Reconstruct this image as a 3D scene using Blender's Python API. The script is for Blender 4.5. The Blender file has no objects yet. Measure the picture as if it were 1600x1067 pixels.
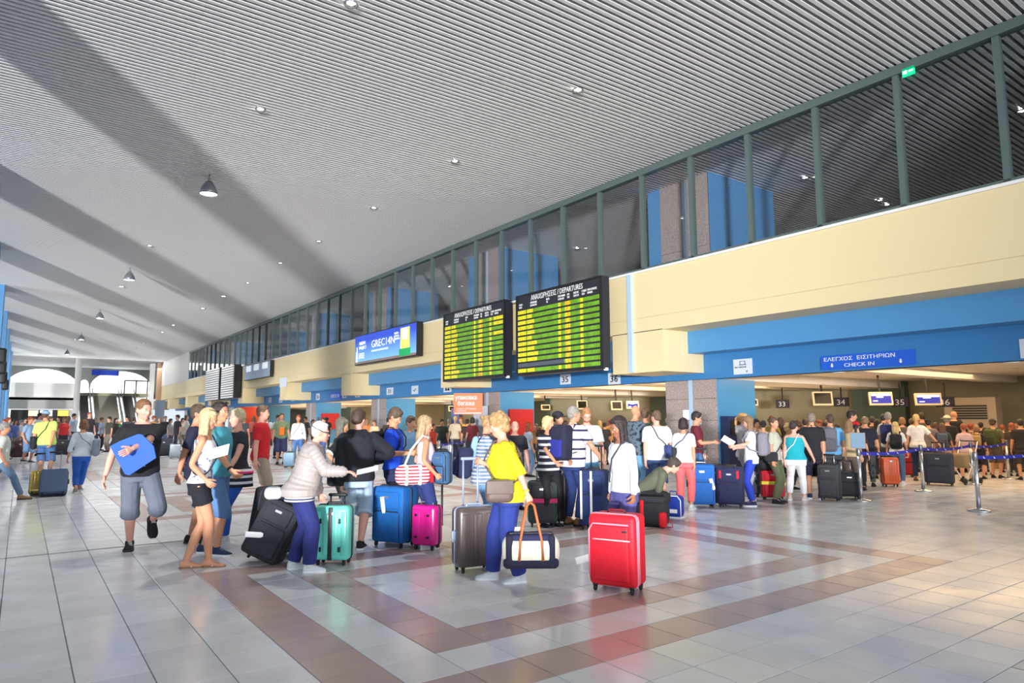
import bpy, math, random
import numpy as np
from mathutils import Matrix, Vector
random.seed(7)
D = bpy.data
SC = bpy.context.scene
COL = SC.collection
PI = math.pi
R = math.radians
# ------------------------------------------------------------------ camera, sky, light, exposure
H = 1.59                                   # eye height of the photographer
YAW, PITCH, ROLL, FPX = R(35.7516), R(6.434), R(-0.2304), 1061.17
_f = Vector((math.sin(YAW)*math.cos(PITCH), math.cos(YAW)*math.cos(PITCH), math.sin(PITCH)))
_r = Vector((math.cos(YAW), -math.sin(YAW), 0)); _u = _r.cross(_f)
CR = math.cos(ROLL)*_r + math.sin(ROLL)*_u
CU = -math.sin(ROLL)*_r + math.cos(ROLL)*_u
cam_d = D.cameras.new('camera'); cam = D.objects.new('camera', cam_d); COL.objects.link(cam)
cam_d.sensor_width = 36.0; cam_d.lens = FPX/1600*36.0; cam_d.clip_end = 600; cam_d.clip_start = 0.05
mw = Matrix.Identity(4)
for i in range(3):
    mw[i][0], mw[i][1], mw[i][2] = CR[i], CU[i], -_f[i]
mw[2][3] = H
cam.matrix_world = mw
SC.camera = cam

w = D.worlds.new('daylight'); SC.world = w; w.use_nodes = True
bg = w.node_tree.nodes['Background']
bg.inputs['Color'].default_value = (0.80, 0.90, 1.0, 1); bg.inputs['Strength'].default_value = 1.15

def area(name, loc, size, power, color, rot=(0, 0, 0), size_y=None, spread=None, shape=None):
    l = D.lights.new(name, 'AREA'); l.energy = power; l.color = color; l.size = size
    if size_y: l.shape = 'RECTANGLE'; l.size_y = size_y
    if shape: l.shape = shape
    if spread: l.spread = spread
    o = D.objects.new(name, l); o.location = loc; o.rotation_euler = rot; COL.objects.link(o)
    return o
# sunlight thrown back by the bright forecourt outside, low and from behind left: it streaks the ceiling between the columns
def spot(name, loc, target, power, color, radius, angle, blend=0.3):
    l = D.lights.new(name, 'SPOT'); l.energy = power; l.color = color; l.shadow_soft_size = radius
    l.spot_size = angle; l.spot_blend = blend
    o = D.objects.new(name, l); o.location = loc
    o.rotation_euler = (Vector(target)-Vector(loc)).to_track_quat('-Z', 'Y').to_euler(); COL.objects.link(o)
    return o
spot('forecourt_glare', (-40, -44, 0.9), (4.2, 33, 8.4), 480000, (1.0, 0.99, 0.965), 1.8, R(42), 0.55)
# daylight through the open sides of the hall (left facade, and the glazed end behind the camera), plus two added fills at the far end
area('facade_daylight', (-8.0, 42, 3.0), 110, 7000, (0.86, 0.93, 1.0), (0, R(-90), 0), 5.0)
area('far_fill', (-7, 80, 4.5), 16, 450, (0.92, 0.96, 1.0), (R(90), 0, R(-42)), 6.0)  # added fill aimed at the balcony parapet to brighten it
area('stair_fill', (6, 93, 8.5), 16, 900, (1, 0.98, 0.95), (R(-25), 0, 0), 3.0)  # added fill above the dark escalators, no fitting of the hall
area('end_daylight', (8, -13.5, 4.0), 22, 2600, (0.92, 0.96, 1.0), (R(90), 0, 0), 7.5)
SC.view_settings.view_transform = 'Standard'; SC.view_settings.look = 'None'
SC.view_settings.gamma = 1; SC.view_settings.use_curve_mapping = False
SC.view_settings.exposure = -0.22
try:
    SC.cycles.max_bounces = 6; SC.cycles.diffuse_bounces = 3; SC.cycles.glossy_bounces = 3
    SC.cycles.transparent_max_bounces = 12; SC.cycles.sample_clamp_indirect = 4.0
    SC.cycles.caustics_reflective = False; SC.cycles.caustics_refractive = False
except Exception: pass

# ------------------------------------------------------------------ helpers
def ray(px, py):
    return CR*((px-800)/FPX) - CU*((py-533.5)/FPX) + _f
def at_z(px, py, z=0.0):
    d = ray(px, py); t = (z-H)/d.z; return Vector((d.x*t, d.y*t, z))
def at_x(px, py, X):
    d = ray(px, py); t = X/d.x; return Vector((X, d.y*t, H+d.z*t))
def at_y(px, py, Y):
    d = ray(px, py); t = Y/d.y; return Vector((d.x*t, Y, H+d.z*t))
def at_depth(px, py, dep):
    d = ray(px, py); return Vector((d.x*dep, d.y*dep, H+d.z*dep))

_mats = {}
def lin(c):
    return tuple(((v/255)/12.92 if v/255 <= 0.04045 else ((v/255+0.055)/1.055)**2.4) for v in c)
def mat(name, c, rough=0.6, metal=0.0, noise=0.0, nscale=8.0, bump=0.0, bscale=30.0, emit=None, estr=0.0, alpha=1.0, spec=None, coat=0.0, coord='Object', stripes=None, patch=None, trans=0.0, sheen=0.0):
    """c is an sRGB 0-255 triple; stripes = (axis, frequency, duty, colour2[, colour3]); patch = (scale, threshold, colour2)"""
    if name in _mats: return _mats[name]
    m = D.materials.new(name); m.use_nodes = True; nt = m.node_tree; N = nt.nodes; L = nt.links
    b = N['Principled BSDF']; b.inputs['Roughness'].default_value = rough; b.inputs['Metallic'].default_value = metal
    col = (*lin(c), 1); b.inputs['Base Color'].default_value = col
    m.diffuse_color = col
    if spec is not None: b.inputs['Specular IOR Level'].default_value = spec
    if coat: b.inputs['Coat Weight'].default_value = coat
    if sheen: b.inputs['Sheen Weight'].default_value = sheen
    if trans: b.inputs['Transmission Weight'].default_value = trans
    tc = N.new('ShaderNodeTexCoord'); src = tc.outputs[coord]
    out = None
    if stripes:
        ax, fr, duty, c2 = stripes[:4]
        sp = N.new('ShaderNodeSeparateXYZ'); L.new(src, sp.inputs[0])
        mu = N.new('ShaderNodeMath'); mu.operation = 'MULTIPLY'; mu.inputs[1].default_value = fr; L.new(sp.outputs[ax], mu.inputs[0])
        fr_ = N.new('ShaderNodeMath'); fr_.operation = 'FRACT'; L.new(mu.outputs[0], fr_.inputs[0])
        gt = N.new('ShaderNodeMath'); gt.operation = 'LESS_THAN'; gt.inputs[1].default_value = duty; L.new(fr_.outputs[0], gt.inputs[0])
        mx = N.new('ShaderNodeMix'); mx.data_type = 'RGBA'; mx.inputs[6].default_value = col; mx.inputs[7].default_value = (*lin(c2), 1)
        L.new(gt.outputs[0], mx.inputs[0]); out = mx.outputs[2]
    if patch:
        ps, th, c2 = patch[:3]
        no = N.new('ShaderNodeTexNoise'); no.inputs['Scale'].default_value = ps; no.inputs['Detail'].default_value = 2.0; L.new(src, no.inputs[0])
        gt = N.new('ShaderNodeMath'); gt.operation = 'GREATER_THAN'; gt.inputs[1].default_value = th; L.new(no.outputs[0], gt.inputs[0])
        mx = N.new('ShaderNodeMix'); mx.data_type = 'RGBA'; mx.inputs[7].default_value = (*lin(c2), 1)
        if out: L.new(out, mx.inputs[6])
        else: mx.inputs[6].default_value = col
        L.new(gt.outputs[0], mx.inputs[0]); out = mx.outputs[2]
    if noise:
        no = N.new('ShaderNodeTexNoise'); no.inputs['Scale'].default_value = nscale; no.inputs['Detail'].default_value = 3.0; L.new(src, no.inputs[0])
        mr = N.new('ShaderNodeMapRange'); mr.inputs[1].default_value = 0.3; mr.inputs[2].default_value = 0.7
        mr.inputs[3].default_value = 1-noise; mr.inputs[4].default_value = 1+noise; L.new(no.outputs[0], mr.inputs[0])
        mx = N.new('ShaderNodeMix'); mx.data_type = 'RGBA'; mx.blend_type = 'MULTIPLY'; mx.inputs[0].default_value = 1
        if out: L.new(out, mx.inputs[6])
        else: mx.inputs[6].default_value = col
        L.new(mr.outputs[0], mx.inputs[7]); out = mx.outputs[2]
    if out: L.new(out, b.inputs['Base Color'])
    if bump:
        no = N.new('ShaderNodeTexNoise'); no.inputs['Scale'].default_value = bscale; no.inputs['Detail'].default_value = 2.0; L.new(src, no.inputs[0])
        bp = N.new('ShaderNodeBump'); bp.inputs['Strength'].default_value = bump; bp.inputs['Distance'].default_value = 0.02
        L.new(no.outputs[0], bp.inputs['Height']); L.new(bp.outputs[0], b.inputs['Normal'])
    if emit is not None:
        b.inputs['Emission Color'].default_value = (*lin(emit), 1); b.inputs['Emission Strength'].default_value = estr
    _mats[name] = m
    return m

class MB:
    """collects boxes, tubes, lofts ... into one mesh"""
    def __init__(s): s.v = []; s.f = []; s.m = []; s.n = 0; s.sm = []
    def add(s, v, f, mi=0, smooth=False):
        b = s.n; s.v.append(np.asarray(v, float).reshape(-1, 3)); s.n += len(s.v[-1])
        for q in f: s.f.append([i+b for i in q]); s.m.append(mi); s.sm.append(smooth)
        return s
    def box(s, c, d, mi=0, rot=None):
        c = np.array(c, float); h = np.array(d, float)/2
        v = np.array([[x, y, z] for z in (-1, 1) for y in (-1, 1) for x in (-1, 1)])*h
        if rot is not None: v = v @ np.array(rot).T
        return s.add(v+c, [(0, 2, 3, 1), (4, 5, 7, 6), (0, 1, 5, 4), (2, 6, 7, 3), (0, 4, 6, 2), (1, 3, 7, 5)], mi)
    def bx(s, x0, x1, y0, y1, z0, z1, mi=0):
        return s.box(((x0+x1)/2, (y0+y1)/2, (z0+z1)/2), (abs(x1-x0), abs(y1-y0), abs(z1-z0)), mi)
    def rbox(s, c, d, r, mi=0, n=3, rot=None):
        """box with rounded edges"""
        h = np.array(d, float)/2; r = min(r, h.min()*0.999)
        core = h-r
        t = np.tan(np.linspace(-PI/4, PI/4, n+1))
        V = []; F = []
        def params(ci):
            a = [(-1, tt) for tt in t[:n//2+1]] ; return a
        # build each cube face as grid; corners of the grid rounded
        g = []
        half = [x for x in t if x < -1e-9]; pos = [x for x in t if x > 1e-9]
        seq = [(-1, x) for x in half] + [(-1, 0.0)] + [(1, 0.0)] + [(1, x) for x in pos]
        k = len(seq)
        for ax in range(3):
            u, w_ = (ax+1) % 3, (ax+2) % 3
            for sg in (-1, 1):
                base = len(V)
                for (su, tu) in seq:
                    for (sw, tw) in seq:
                        dv = np.zeros(3); dv[ax] = sg; dv[u] = tu; dv[w_] = tw
                        dv /= np.linalg.norm(dv)
                        p = dv*r; p[ax] += sg*core[ax]; p[u] += su*core[u]; p[w_] += sw*core[w_]
                        V.append(p)
                for i in range(k-1):
                    for j in range(k-1):
                        q = (base+i*k+j, base+(i+1)*k+j, base+(i+1)*k+j+1, base+i*k+j+1)
                        F.append(q if sg > 0 else q[::-1])
        V = np.array(V)
        if rot is not None: V = V @ np.array(rot).T
        return s.add(V+np.array(c, float), F, mi, True)
    def loft(s, rings, mi=0, cap=True, smooth=True, closed=False):
        """rings: list of (n,3) arrays"""
        n = len(rings[0]); V = np.concatenate(rings); F = []
        m = len(rings)
        for i in range(m-1 if not closed else m):
            a, b = i*n, ((i+1) % m)*n
            for j in range(n):
                k = (j+1) % n; F.append((a+j, a+k, b+k, b+j))
        if cap and not closed:
            F.append(tuple(range(n))[::-1]); F.append(tuple(range((m-1)*n, m*n)))
        return s.add(V, F, mi, smooth)
    def tube(s, pts, rad, seg=8, mi=0, cap=True, up=None, flat=1.0, ends=False, smooth=True, closed=False):
        """tube along pts; rad scalar / list; flat = second radius factor (along the 'up' side vector)"""
        P = [np.array(p, float) for p in pts]; n = len(P)
        rr = [rad]*n if np.isscalar(rad) else list(rad)
        ff = [flat]*n if np.isscalar(flat) else list(flat)
        T = []
        for i in range(n):
            if closed: t = P[(i+1) % n]-P[i-1]
            else: t = P[min(i+1, n-1)]-P[max(i-1, 0)]
            T.append(t/(np.linalg.norm(t)+1e-9))
        u = np.array(up if up is not None else ((0, 0, 1) if abs(T[0][2]) < 0.9 else (0, 1, 0)), float)
        rings = []
        if ends:
            P = [P[0]-T[0]*rr[0]*0.75] + [P[0]-T[0]*rr[0]*0.45] + P + [P[-1]+T[-1]*rr[-1]*0.45] + [P[-1]+T[-1]*rr[-1]*0.75]
            rr = [rr[0]*0.35, rr[0]*0.8] + rr + [rr[-1]*0.8, rr[-1]*0.35]; ff = [ff[0]]*2+ff+[ff[-1]]*2; T = [T[0]]*2+T+[T[-1]]*2; n = len(P)
        for i in range(n):
            t = T[i]; u = u-t*np.dot(u, t)
            nu = np.linalg.norm(u); u = u/nu if nu > 1e-6 else np.cross(t, (1, 0, 0))
            w_ = np.cross(t, u)
            a = np.linspace(0, 2*PI, seg, endpoint=False)
            rings.append(P[i]+rr[i]*(np.outer(np.cos(a), w_)+ff[i]*np.outer(np.sin(a), u)))
        return s.loft(rings, mi, cap, smooth, closed)
    def ell(s, c, r, mi=0, nu=12, nv=8, rot=None):
        rings = []
        for i in range(nv+1):
            ph = -PI/2+PI*i/nv; z = math.sin(ph); q = max(math.cos(ph), 0.02)
            a = np.linspace(0, 2*PI, nu, endpoint=False)
            V = np.stack([np.cos(a)*q*r[0], np.sin(a)*q*r[1], np.full(nu, z*r[2])], 1)
            if rot is not None: V = V @ np.array(rot).T
            rings.append(V+np.array(c, float))
        return s.loft(rings, mi)
    def lathe(s, c, prof, seg=16, mi=0, axis='z'):
        rings = []
        for r, z in prof:
            a = np.linspace(0, 2*PI, seg, endpoint=False)
            V = np.stack([np.cos(a)*max(r, 1e-4), np.sin(a)*max(r, 1e-4), np.full(seg, z)], 1)
            if axis == 'x': V = V[:, [2, 0, 1]]
            if axis == 'y': V = V[:, [1, 2, 0]]
            rings.append(V+np.array(c, float))
        return s.loft(rings, mi)
    def plate(s, outline, t, frame, mi=0):
        """extruded polygon outline (list of (u,v)) in frame (origin, u, v, n), thickness t"""
        o, u, v, n = [np.array(k, float) for k in frame]
        a = [o+u*p[0]+v*p[1] for p in outline]; b = [p+n*t for p in a]; k = len(a)
        F = [tuple(range(k))[::-1], tuple(range(k, 2*k))]+[(i, (i+1) % k, k+(i+1) % k, k+i) for i in range(k)]
        return s.add(a+b, F, mi)
    def xform(s, M):
        M = np.array(M)
        s.v = [np.concatenate([a, np.ones((len(a), 1))], 1) @ M.T for a in s.v]
        s.v = [a[:, :3] for a in s.v]; return s
    def mesh(s, name):
        me = D.meshes.new(name)
        V = np.concatenate(s.v) if s.v else np.zeros((0, 3))
        me.from_pydata(V.tolist(), [], s.f)
        me.polygons.foreach_set('material_index', s.m); me.polygons.foreach_set('use_smooth', s.sm)
        me.update(); return me
    def build(s, name, m, parent=None, **kw):
        me = s.mesh(name); return link(name, me, m, parent, **kw)

def link(name, me, m, parent=None, label=None, cat=None, group=None, kind=None):
    for k in (m if isinstance(m, (list, tuple)) else [m]): me.materials.append(k)
    o = D.objects.new(name, me); COL.objects.link(o)
    if parent is not None: o.parent = parent
    tag(o, label, cat, group, kind); return o
def tag(o, label=None, cat=None, group=None, kind=None):
    if label: o['label'] = label
    if cat: o['category'] = cat
    if group: o['group'] = group
    if kind: o['kind'] = kind
    return o
def empty(name, loc=(0, 0, 0), rz=0.0, label=None, cat=None, group=None, kind=None, parent=None):
    o = D.objects.new(name, None); o.location = loc; o.rotation_euler = (0, 0, rz); o.empty_display_size = 0.1
    COL.objects.link(o)
    if parent is not None: o.parent = parent
    return tag(o, label, cat, group, kind)
def kids(o): return [c for c in ALLCH.get(o.name, [])]
def copy_tree(o, chmap, parent=None):
    c = o.copy(); COL.objects.link(c)
    if parent is not None: c.parent = parent
    for ch in chmap.get(o, []): copy_tree(ch, chmap, c)
    return c
def tree_map(o):
    mp = {}
    def rec(x):
        ch = [k for k in x.children]; mp[x] = ch
        for k in ch: rec(k)
    rec(o); return mp
XW = ((0, 0, -1), (-1, 0, 0), (0, 1, 0))   # text turned onto a wall that faces -x (rows: world x,y,z from text x,y,z)
def text(name, body, size, m, parent, origin, xdir, ydir, ex=0.004, align='LEFT', bold=0.0, sx=1.0, label=None):
    cu = D.curves.new(name, 'FONT'); cu.body = body; cu.size = size; cu.extrude = ex; cu.align_x = align; cu.resolution_u = 2
    cu.offset = bold
    o = D.objects.new(name+'_t', cu); me = D.meshes.new_from_object(o); D.objects.remove(o); D.curves.remove(cu)
    x = Vector(xdir).normalized(); y = Vector(ydir).normalized(); z = x.cross(y)
    M = Matrix((x*sx, y, z)).transposed().to_4x4(); M.translation = Vector(origin)
    me.transform(M); me.name = name
    me.materials.clear()
    return link(name, me, m, parent, label=label)
# ------------------------------------------------------------------ materials of the building
M_tile = mat('floor_tile_grey', (186, 183, 178), 0.17, noise=0.05, nscale=1.3, coord='Generated', bump=0.0)
def tile_mat(name, c, rough):
    m = D.materials.new(name); m.use_nodes = True; nt = m.node_tree; N = nt.nodes; L = nt.links; b = N['Principled BSDF']
    geo = N.new('ShaderNodeNewGeometry'); mp = N.new('ShaderNodeMapping'); mp.inputs['Scale'].default_value = (1/0.405, 1/0.4005, 0)
    mp.inputs['Location'].default_value = (-0.37/0.405, -3.433/0.4005, 0)
    L.new(geo.outputs['Position'], mp.inputs[0])
    fl = N.new('ShaderNodeVectorMath'); fl.operation = 'FLOOR'; L.new(mp.outputs[0], fl.inputs[0])
    wn = N.new('ShaderNodeTexWhiteNoise'); L.new(fl.outputs[0], wn.inputs[0])
    mr = N.new('ShaderNodeMapRange'); mr.inputs[3].default_value = 0.93; mr.inputs[4].default_value = 1.06; L.new(wn.outputs[0], mr.inputs[0])
    no = N.new('ShaderNodeTexNoise'); no.inputs['Scale'].default_value = 2.2; no.inputs['Detail'].default_value = 4; L.new(geo.outputs['Position'], no.inputs[0])
    mr2 = N.new('ShaderNodeMapRange'); mr2.inputs[1].default_value = 0.3; mr2.inputs[2].default_value = 0.7; mr2.inputs[3].default_value = 0.94; mr2.inputs[4].default_value = 1.05
    L.new(no.outputs[0], mr2.inputs[0])
    mu = N.new('ShaderNodeMath'); mu.operation = 'MULTIPLY'; L.new(mr.outputs[0], mu.inputs[0]); L.new(mr2.outputs[0], mu.inputs[1])
    mx = N.new('ShaderNodeMix'); mx.data_type = 'RGBA'; mx.blend_type = 'MULTIPLY'; mx.inputs[0].default_value = 1; mx.inputs[6].default_value = (*lin(c), 1)
    L.new(mu.outputs[0], mx.inputs[7]); L.new(mx.outputs[2], b.inputs['Base Color'])
    mr3 = N.new('ShaderNodeMapRange'); mr3.inputs[1].default_value = 0.3; mr3.inputs[2].default_value = 0.7; mr3.inputs[3].default_value = rough-0.04; mr3.inputs[4].default_value = rough+0.08
    L.new(no.outputs[0], mr3.inputs[0]); L.new(mr3.outputs[0], b.inputs['Roughness'])
    return m
M_tile = tile_mat('grey_glazed_tile', (222, 222, 224), 0.18)
M_tred = tile_mat('red_brown_glazed_tile', (186, 160, 154), 0.2)
M_grout = mat('dark_grout', (112, 110, 108), 0.8)
M_slat = mat('ceiling_slat_paint', (240, 241, 244), 0.42)
M_plen = mat('ceiling_void_black', (30, 30, 32), 0.9)
M_cream = mat('cream_paint', (226, 209, 166), 0.55, noise=0.015, nscale=0.6)
M_blue = mat('sky_blue_paint', (76, 142, 198), 0.45, noise=0.02, nscale=0.8)
M_blue2 = mat('deep_blue_paint', (54, 122, 182), 0.5, noise=0.02, nscale=0.8)
M_teal = mat('blue_metal_cladding', (70, 142, 190), 0.3, coat=0.3)
M_gran = mat('speckled_granite', (176, 160, 156), 0.3, noise=0.30, nscale=30, patch=(48, 0.56, (112, 100, 98)))
M_frame = mat('grey_green_window_frame', (92, 108, 108), 0.4, metal=0.2)
M_white = mat('white_plaster', (236, 236, 234), 0.6)
M_pale = mat('pale_blue_pipe', (176, 200, 226), 0.4)
M_soff = mat('soffit_white', (240, 232, 220), 0.6)
M_beige = mat('warm_beige_wall', (196, 178, 140), 0.7)
M_olive = mat('olive_grey_wall', (170, 164, 136), 0.7)
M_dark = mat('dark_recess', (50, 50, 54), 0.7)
M_black = mat('black_metal', (22, 22, 26), 0.45)
M_steel = mat('brushed_steel', (200, 202, 206), 0.25, metal=0.9)
M_lamp = mat('lamp_glow', (255, 252, 240), 0.5, emit=(255, 250, 235), estr=22.0)
M_lampw = mat('warm_lamp_glow', (255, 240, 210), 0.5, emit=(255, 232, 190), estr=9.0)
M_w = mat('sign_white', (240, 242, 246), 0.5)
M_k = mat('sign_black', (20, 20, 24), 0.5)
M_signblue = mat('sign_blue', (22, 84, 190), 0.45, emit=(22, 84, 190), estr=0.25)
def glass_mat():
    m = D.materials.new('clear_glass'); m.use_nodes = True; nt = m.node_tree; N = nt.nodes; L = nt.links
    N.remove(N['Principled BSDF']); out = N['Material Output']
    tr = N.new('ShaderNodeBsdfTransparent'); tr.inputs[0].default_value = (0.95, 0.96, 0.97, 1)
    gl = N.new('ShaderNodeBsdfGlossy'); gl.inputs['Roughness'].default_value = 0.02
    lw = N.new('ShaderNodeLayerWeight'); lw.inputs[0].default_value = 0.12
    fr = N.new('ShaderNodeMath'); fr.operation = 'MULTIPLY'; fr.inputs[1].default_value = 0.8; L.new(lw.outputs['Fresnel'], fr.inputs[0])
    fr = N.new('ShaderNodeMapRange'); fr.inputs[3].default_value = 0.03; fr.inputs[4].default_value = 0.5; L.new(lw.outputs['Facing'], fr.inputs[0])
    mx = N.new('ShaderNodeMixShader'); L.new(fr.outputs[0], mx.inputs[0]); L.new(tr.outputs[0], mx.inputs[1]); L.new(gl.outputs[0], mx.inputs[2])
    L.new(mx.outputs[0], out.inputs[0]); return m
M_glass = glass_mat()

# ------------------------------------------------------------------ dimensions (metres, from the photograph's perspective)
XL, XF = -1.1, 14.0          # column line on the left, face of the cream fascia on the right
XU, XB = 15.02, 15.67        # upper blue beam, lower blue beam
ZC, ZSILL, ZCR, ZCB, ZUB, ZSO = 8.68, 5.69, 3.97, 2.84, 3.36, 2.665
YN, YE = -14.0, 94.0
BAY = 10.68
MUL0, MULP = 4.33, 1.7545
# ---- floor: tiles in their own joints
TX, TY, X0T, Y0T = 0.405, 0.4005, 0.37, 3.433
floor = MB().bx(-60, 60, -60, 140, -0.3, -0.004).build('floor', M_grout, kind='structure')
def is_red(i, j):
    """i column from X0T, j row from Y0T: two nested frames of red-brown tile"""
    for oi, oj in ((0, 0), (0, 22), (0, 44)):
        a, b = i-oi, j-oj
        if 3 <= a <= 19 and 0 <= b <= 10 and (a in (3, 19) or b in (0, 10)): return True
        if 5 <= a <= 17 and 2 <= b <= 8 and (a in (5, 17) or b in (2, 8)): return True
    return False
tile_me = {}
for k, m_ in (('g', M_tile), ('r', M_tred)):
    mb = MB(); hx, hy = TX/2-0.003, TY/2-0.003
    v = [(-hx, -hy, -0.004), (hx, -hy, -0.004), (hx, hy, -0.004), (-hx, hy, -0.004)]
    e = 0.003
    v += [(-hx+e, -hy+e, 0), (hx-e, -hy+e, 0), (hx-e, hy-e, 0), (-hx+e, hy-e, 0)]
    mb.add(v, [(4, 5, 6, 7), (0, 1, 5, 4), (1, 2, 6, 5), (2, 3, 7, 6), (3, 0, 4, 7)])
    me = mb.mesh('tile'); me.materials.append(m_); tile_me[k] = (me, v)
cand = []; rest = MB(); far_rest = []
for i in range(-4, 64):
    for j in range(-14, 225):
        x, y = X0T+(i+0.5)*TX, Y0T+(j+0.5)*TY
        d = Vector((x, y, -H)); dep = d.dot(_f)
        vis = False
        if dep > 0.5:
            px = 800+FPX*d.dot(CR)/dep; py = 533.5-FPX*d.dot(CU)/dep
            vis = -40 < px < 1640 and py < 1110
        if vis: cand.append((dep, i, j, x, y))
        elif -12 < j < 60 and i < 40: far_rest.append((i, j, x, y))
cand.sort()
for dep, i, j, x, y in cand[:300]:
    o = D.objects.new('tile', tile_me['r' if is_red(i, j) else 'g'][0]); o.location = (x, y, 0); COL.objects.link(o); o.parent = floor
tv = np.array(tile_me['g'][1]); TF = [(4, 5, 6, 7), (0, 1, 5, 4), (1, 2, 6, 5), (2, 3, 7, 6), (3, 0, 4, 7)]
for q in cand[300:]:
    i, j, x, y = q[1:]
    rest.add(tv+np.array((x, y, 0)), TF, 1 if is_red(i, j) else 0)
for i, j, x, y in far_rest:
    rest.add(tv+np.array((x, y, 0)), TF[:1], 1 if is_red(i, j) else 0)
rest.build('tile', [M_tile, M_tred], floor, kind='stuff')
MB().bx(-1.4, 14.5, 9.97, 9.985, -0.003, 0.002).bx(-1.4, 14.5, 10.02, 10.03, -0.003, 0.002).build('expansion_joint', mat('joint_metal', (120, 120, 118), 0.45, metal=0.3), floor)

# ---- slatted ceiling: blades running across the hall
ceil = MB().bx(XL-8, 46, YN-10, YE+20, ZC+0.42, ZC+0.6).build('ceiling', M_plen, kind='structure')
SP = 0.1462; BH = 0.15; BT = 0.075
XC0, XC1 = -1.6, 40.0
pr = [(-BT/2, 0), (BT/2, 0), (BT/2, 0.02), (-BT/2+0.012, 0.03), (-BT/2+0.004, BH), (-BT/2-0.006, BH)]
def slat_geo():
    a = [(XC0, p[0], ZC+p[1]) for p in pr]; b = [(XC1, p[0], ZC+p[1]) for p in pr]; k = len(pr)
    return np.array(a+b), [tuple(range(k)), tuple(range(k, 2*k))[::-1]]+[(i, k+i, k+(i+1) % k, (i+1) % k) for i in range(k)]
sv, sf = slat_geo()
sm = MB().add(sv, sf).mesh('slat'); sm.materials.append(M_slat)
n_sl = 0; y = 1.6
while n_sl < 300:
    o = D.objects.new('slat', sm); o.location = (0, y, 0); COL.objects.link(o); o.parent = ceil; y += SP; n_sl += 1
rs = MB()
while y < YE+8: rs.add(sv+np.array((0, y, 0)), sf); y += SP
y = 1.6-SP
while y > -13: rs.add(sv+np.array((0, y, 0)), sf); y -= SP
rs.build('slat', M_slat, ceil, kind='stuff')
cr = MB()
for x in (1.2, 4.6, 8.0, 11.4, 13.4, 17.5, 21): cr.bx(x, x+0.03, YN, YE+8, ZC+BH, ZC+BH+0.04)
cr.build('carrier_rail', M_black, ceil)

# ---- right wall: glazed clerestory over the cream fascia
wr = empty('wall_right', (0, 0, 0), kind='structure')
YW = 77.5
fb = MB().bx(XF, XU+0.05, YN, YE, ZCR, ZSILL-0.03)
fb.build('fascia', M_cream, wr)
MB().bx(XF-0.012, XF, YN, YE, 4.36, 4.375).build('fascia_groove', mat('cream_shadow_joint', (205, 190, 150), 0.6), wr)
MB().bx(XF-0.05, XF+0.02, YN, YE, ZSILL-0.03, ZSILL+0.03).build('sill_trim', M_white, wr)
for k in range(-2, 9):
    y0 = 12.45+10.78*k; wd = 1.94 if k == 0 else 1.25
    MB().bx(XF, XB+0.06, y0, y0+wd, ZCB, ZCR+0.02).build('corbel', M_cream, wr)
MB().bx(XU, XB+0.28, YN, YE, ZUB, ZCR+0.01).build('upper_beam', M_blue, wr)
MB().bx(XB, XB+0.3, YN, YE, ZSO, ZUB+0.02).build('lower_beam', M_blue2, wr)
MB().bx(XF+0.05, XF+0.1, YW, YE, ZSILL, ZC+0.05).bx(XF-0.02, XF+0.2, 92.0, YE, ZSILL, ZC).build('end_panel', M_white, wr)
# window_1: panes between posts
w1 = empty('window_1', (XF, 0, 0), kind='structure')
pane = MB().bx(0.05, 0.065, 0.05, MULP-0.05, ZSILL+0.08, ZC-0.2).mesh('pane'); pane.materials.append(M_glass)
mul = MB().bx(-0.02, 0.13, -0.055, 0.055, ZSILL+0.03, ZC-0.1).mesh('mullion'); mul.materials.append(M_frame)
bead = MB()
for k in range(-6, 42):
    y = MUL0+MULP*k
    o = D.objects.new('mullion', mul); o.location = (0, y, 0); COL.objects.link(o); o.parent = w1
    o = D.objects.new('pane', pane); o.location = (0, y, 0); COL.objects.link(o); o.parent = w1
MB().bx(-0.05, 0.15, YN, YW, ZC-0.21, ZC-0.09).bx(-0.02, 0.12, YN, YW, ZC-0.09, ZC-0.01).build('top_rail', M_frame, w1)
MB().bx(-0.02, 0.13, YN, YW, ZSILL+0.02, ZSILL+0.09).build('bottom_rail', M_frame, w1)

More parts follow.
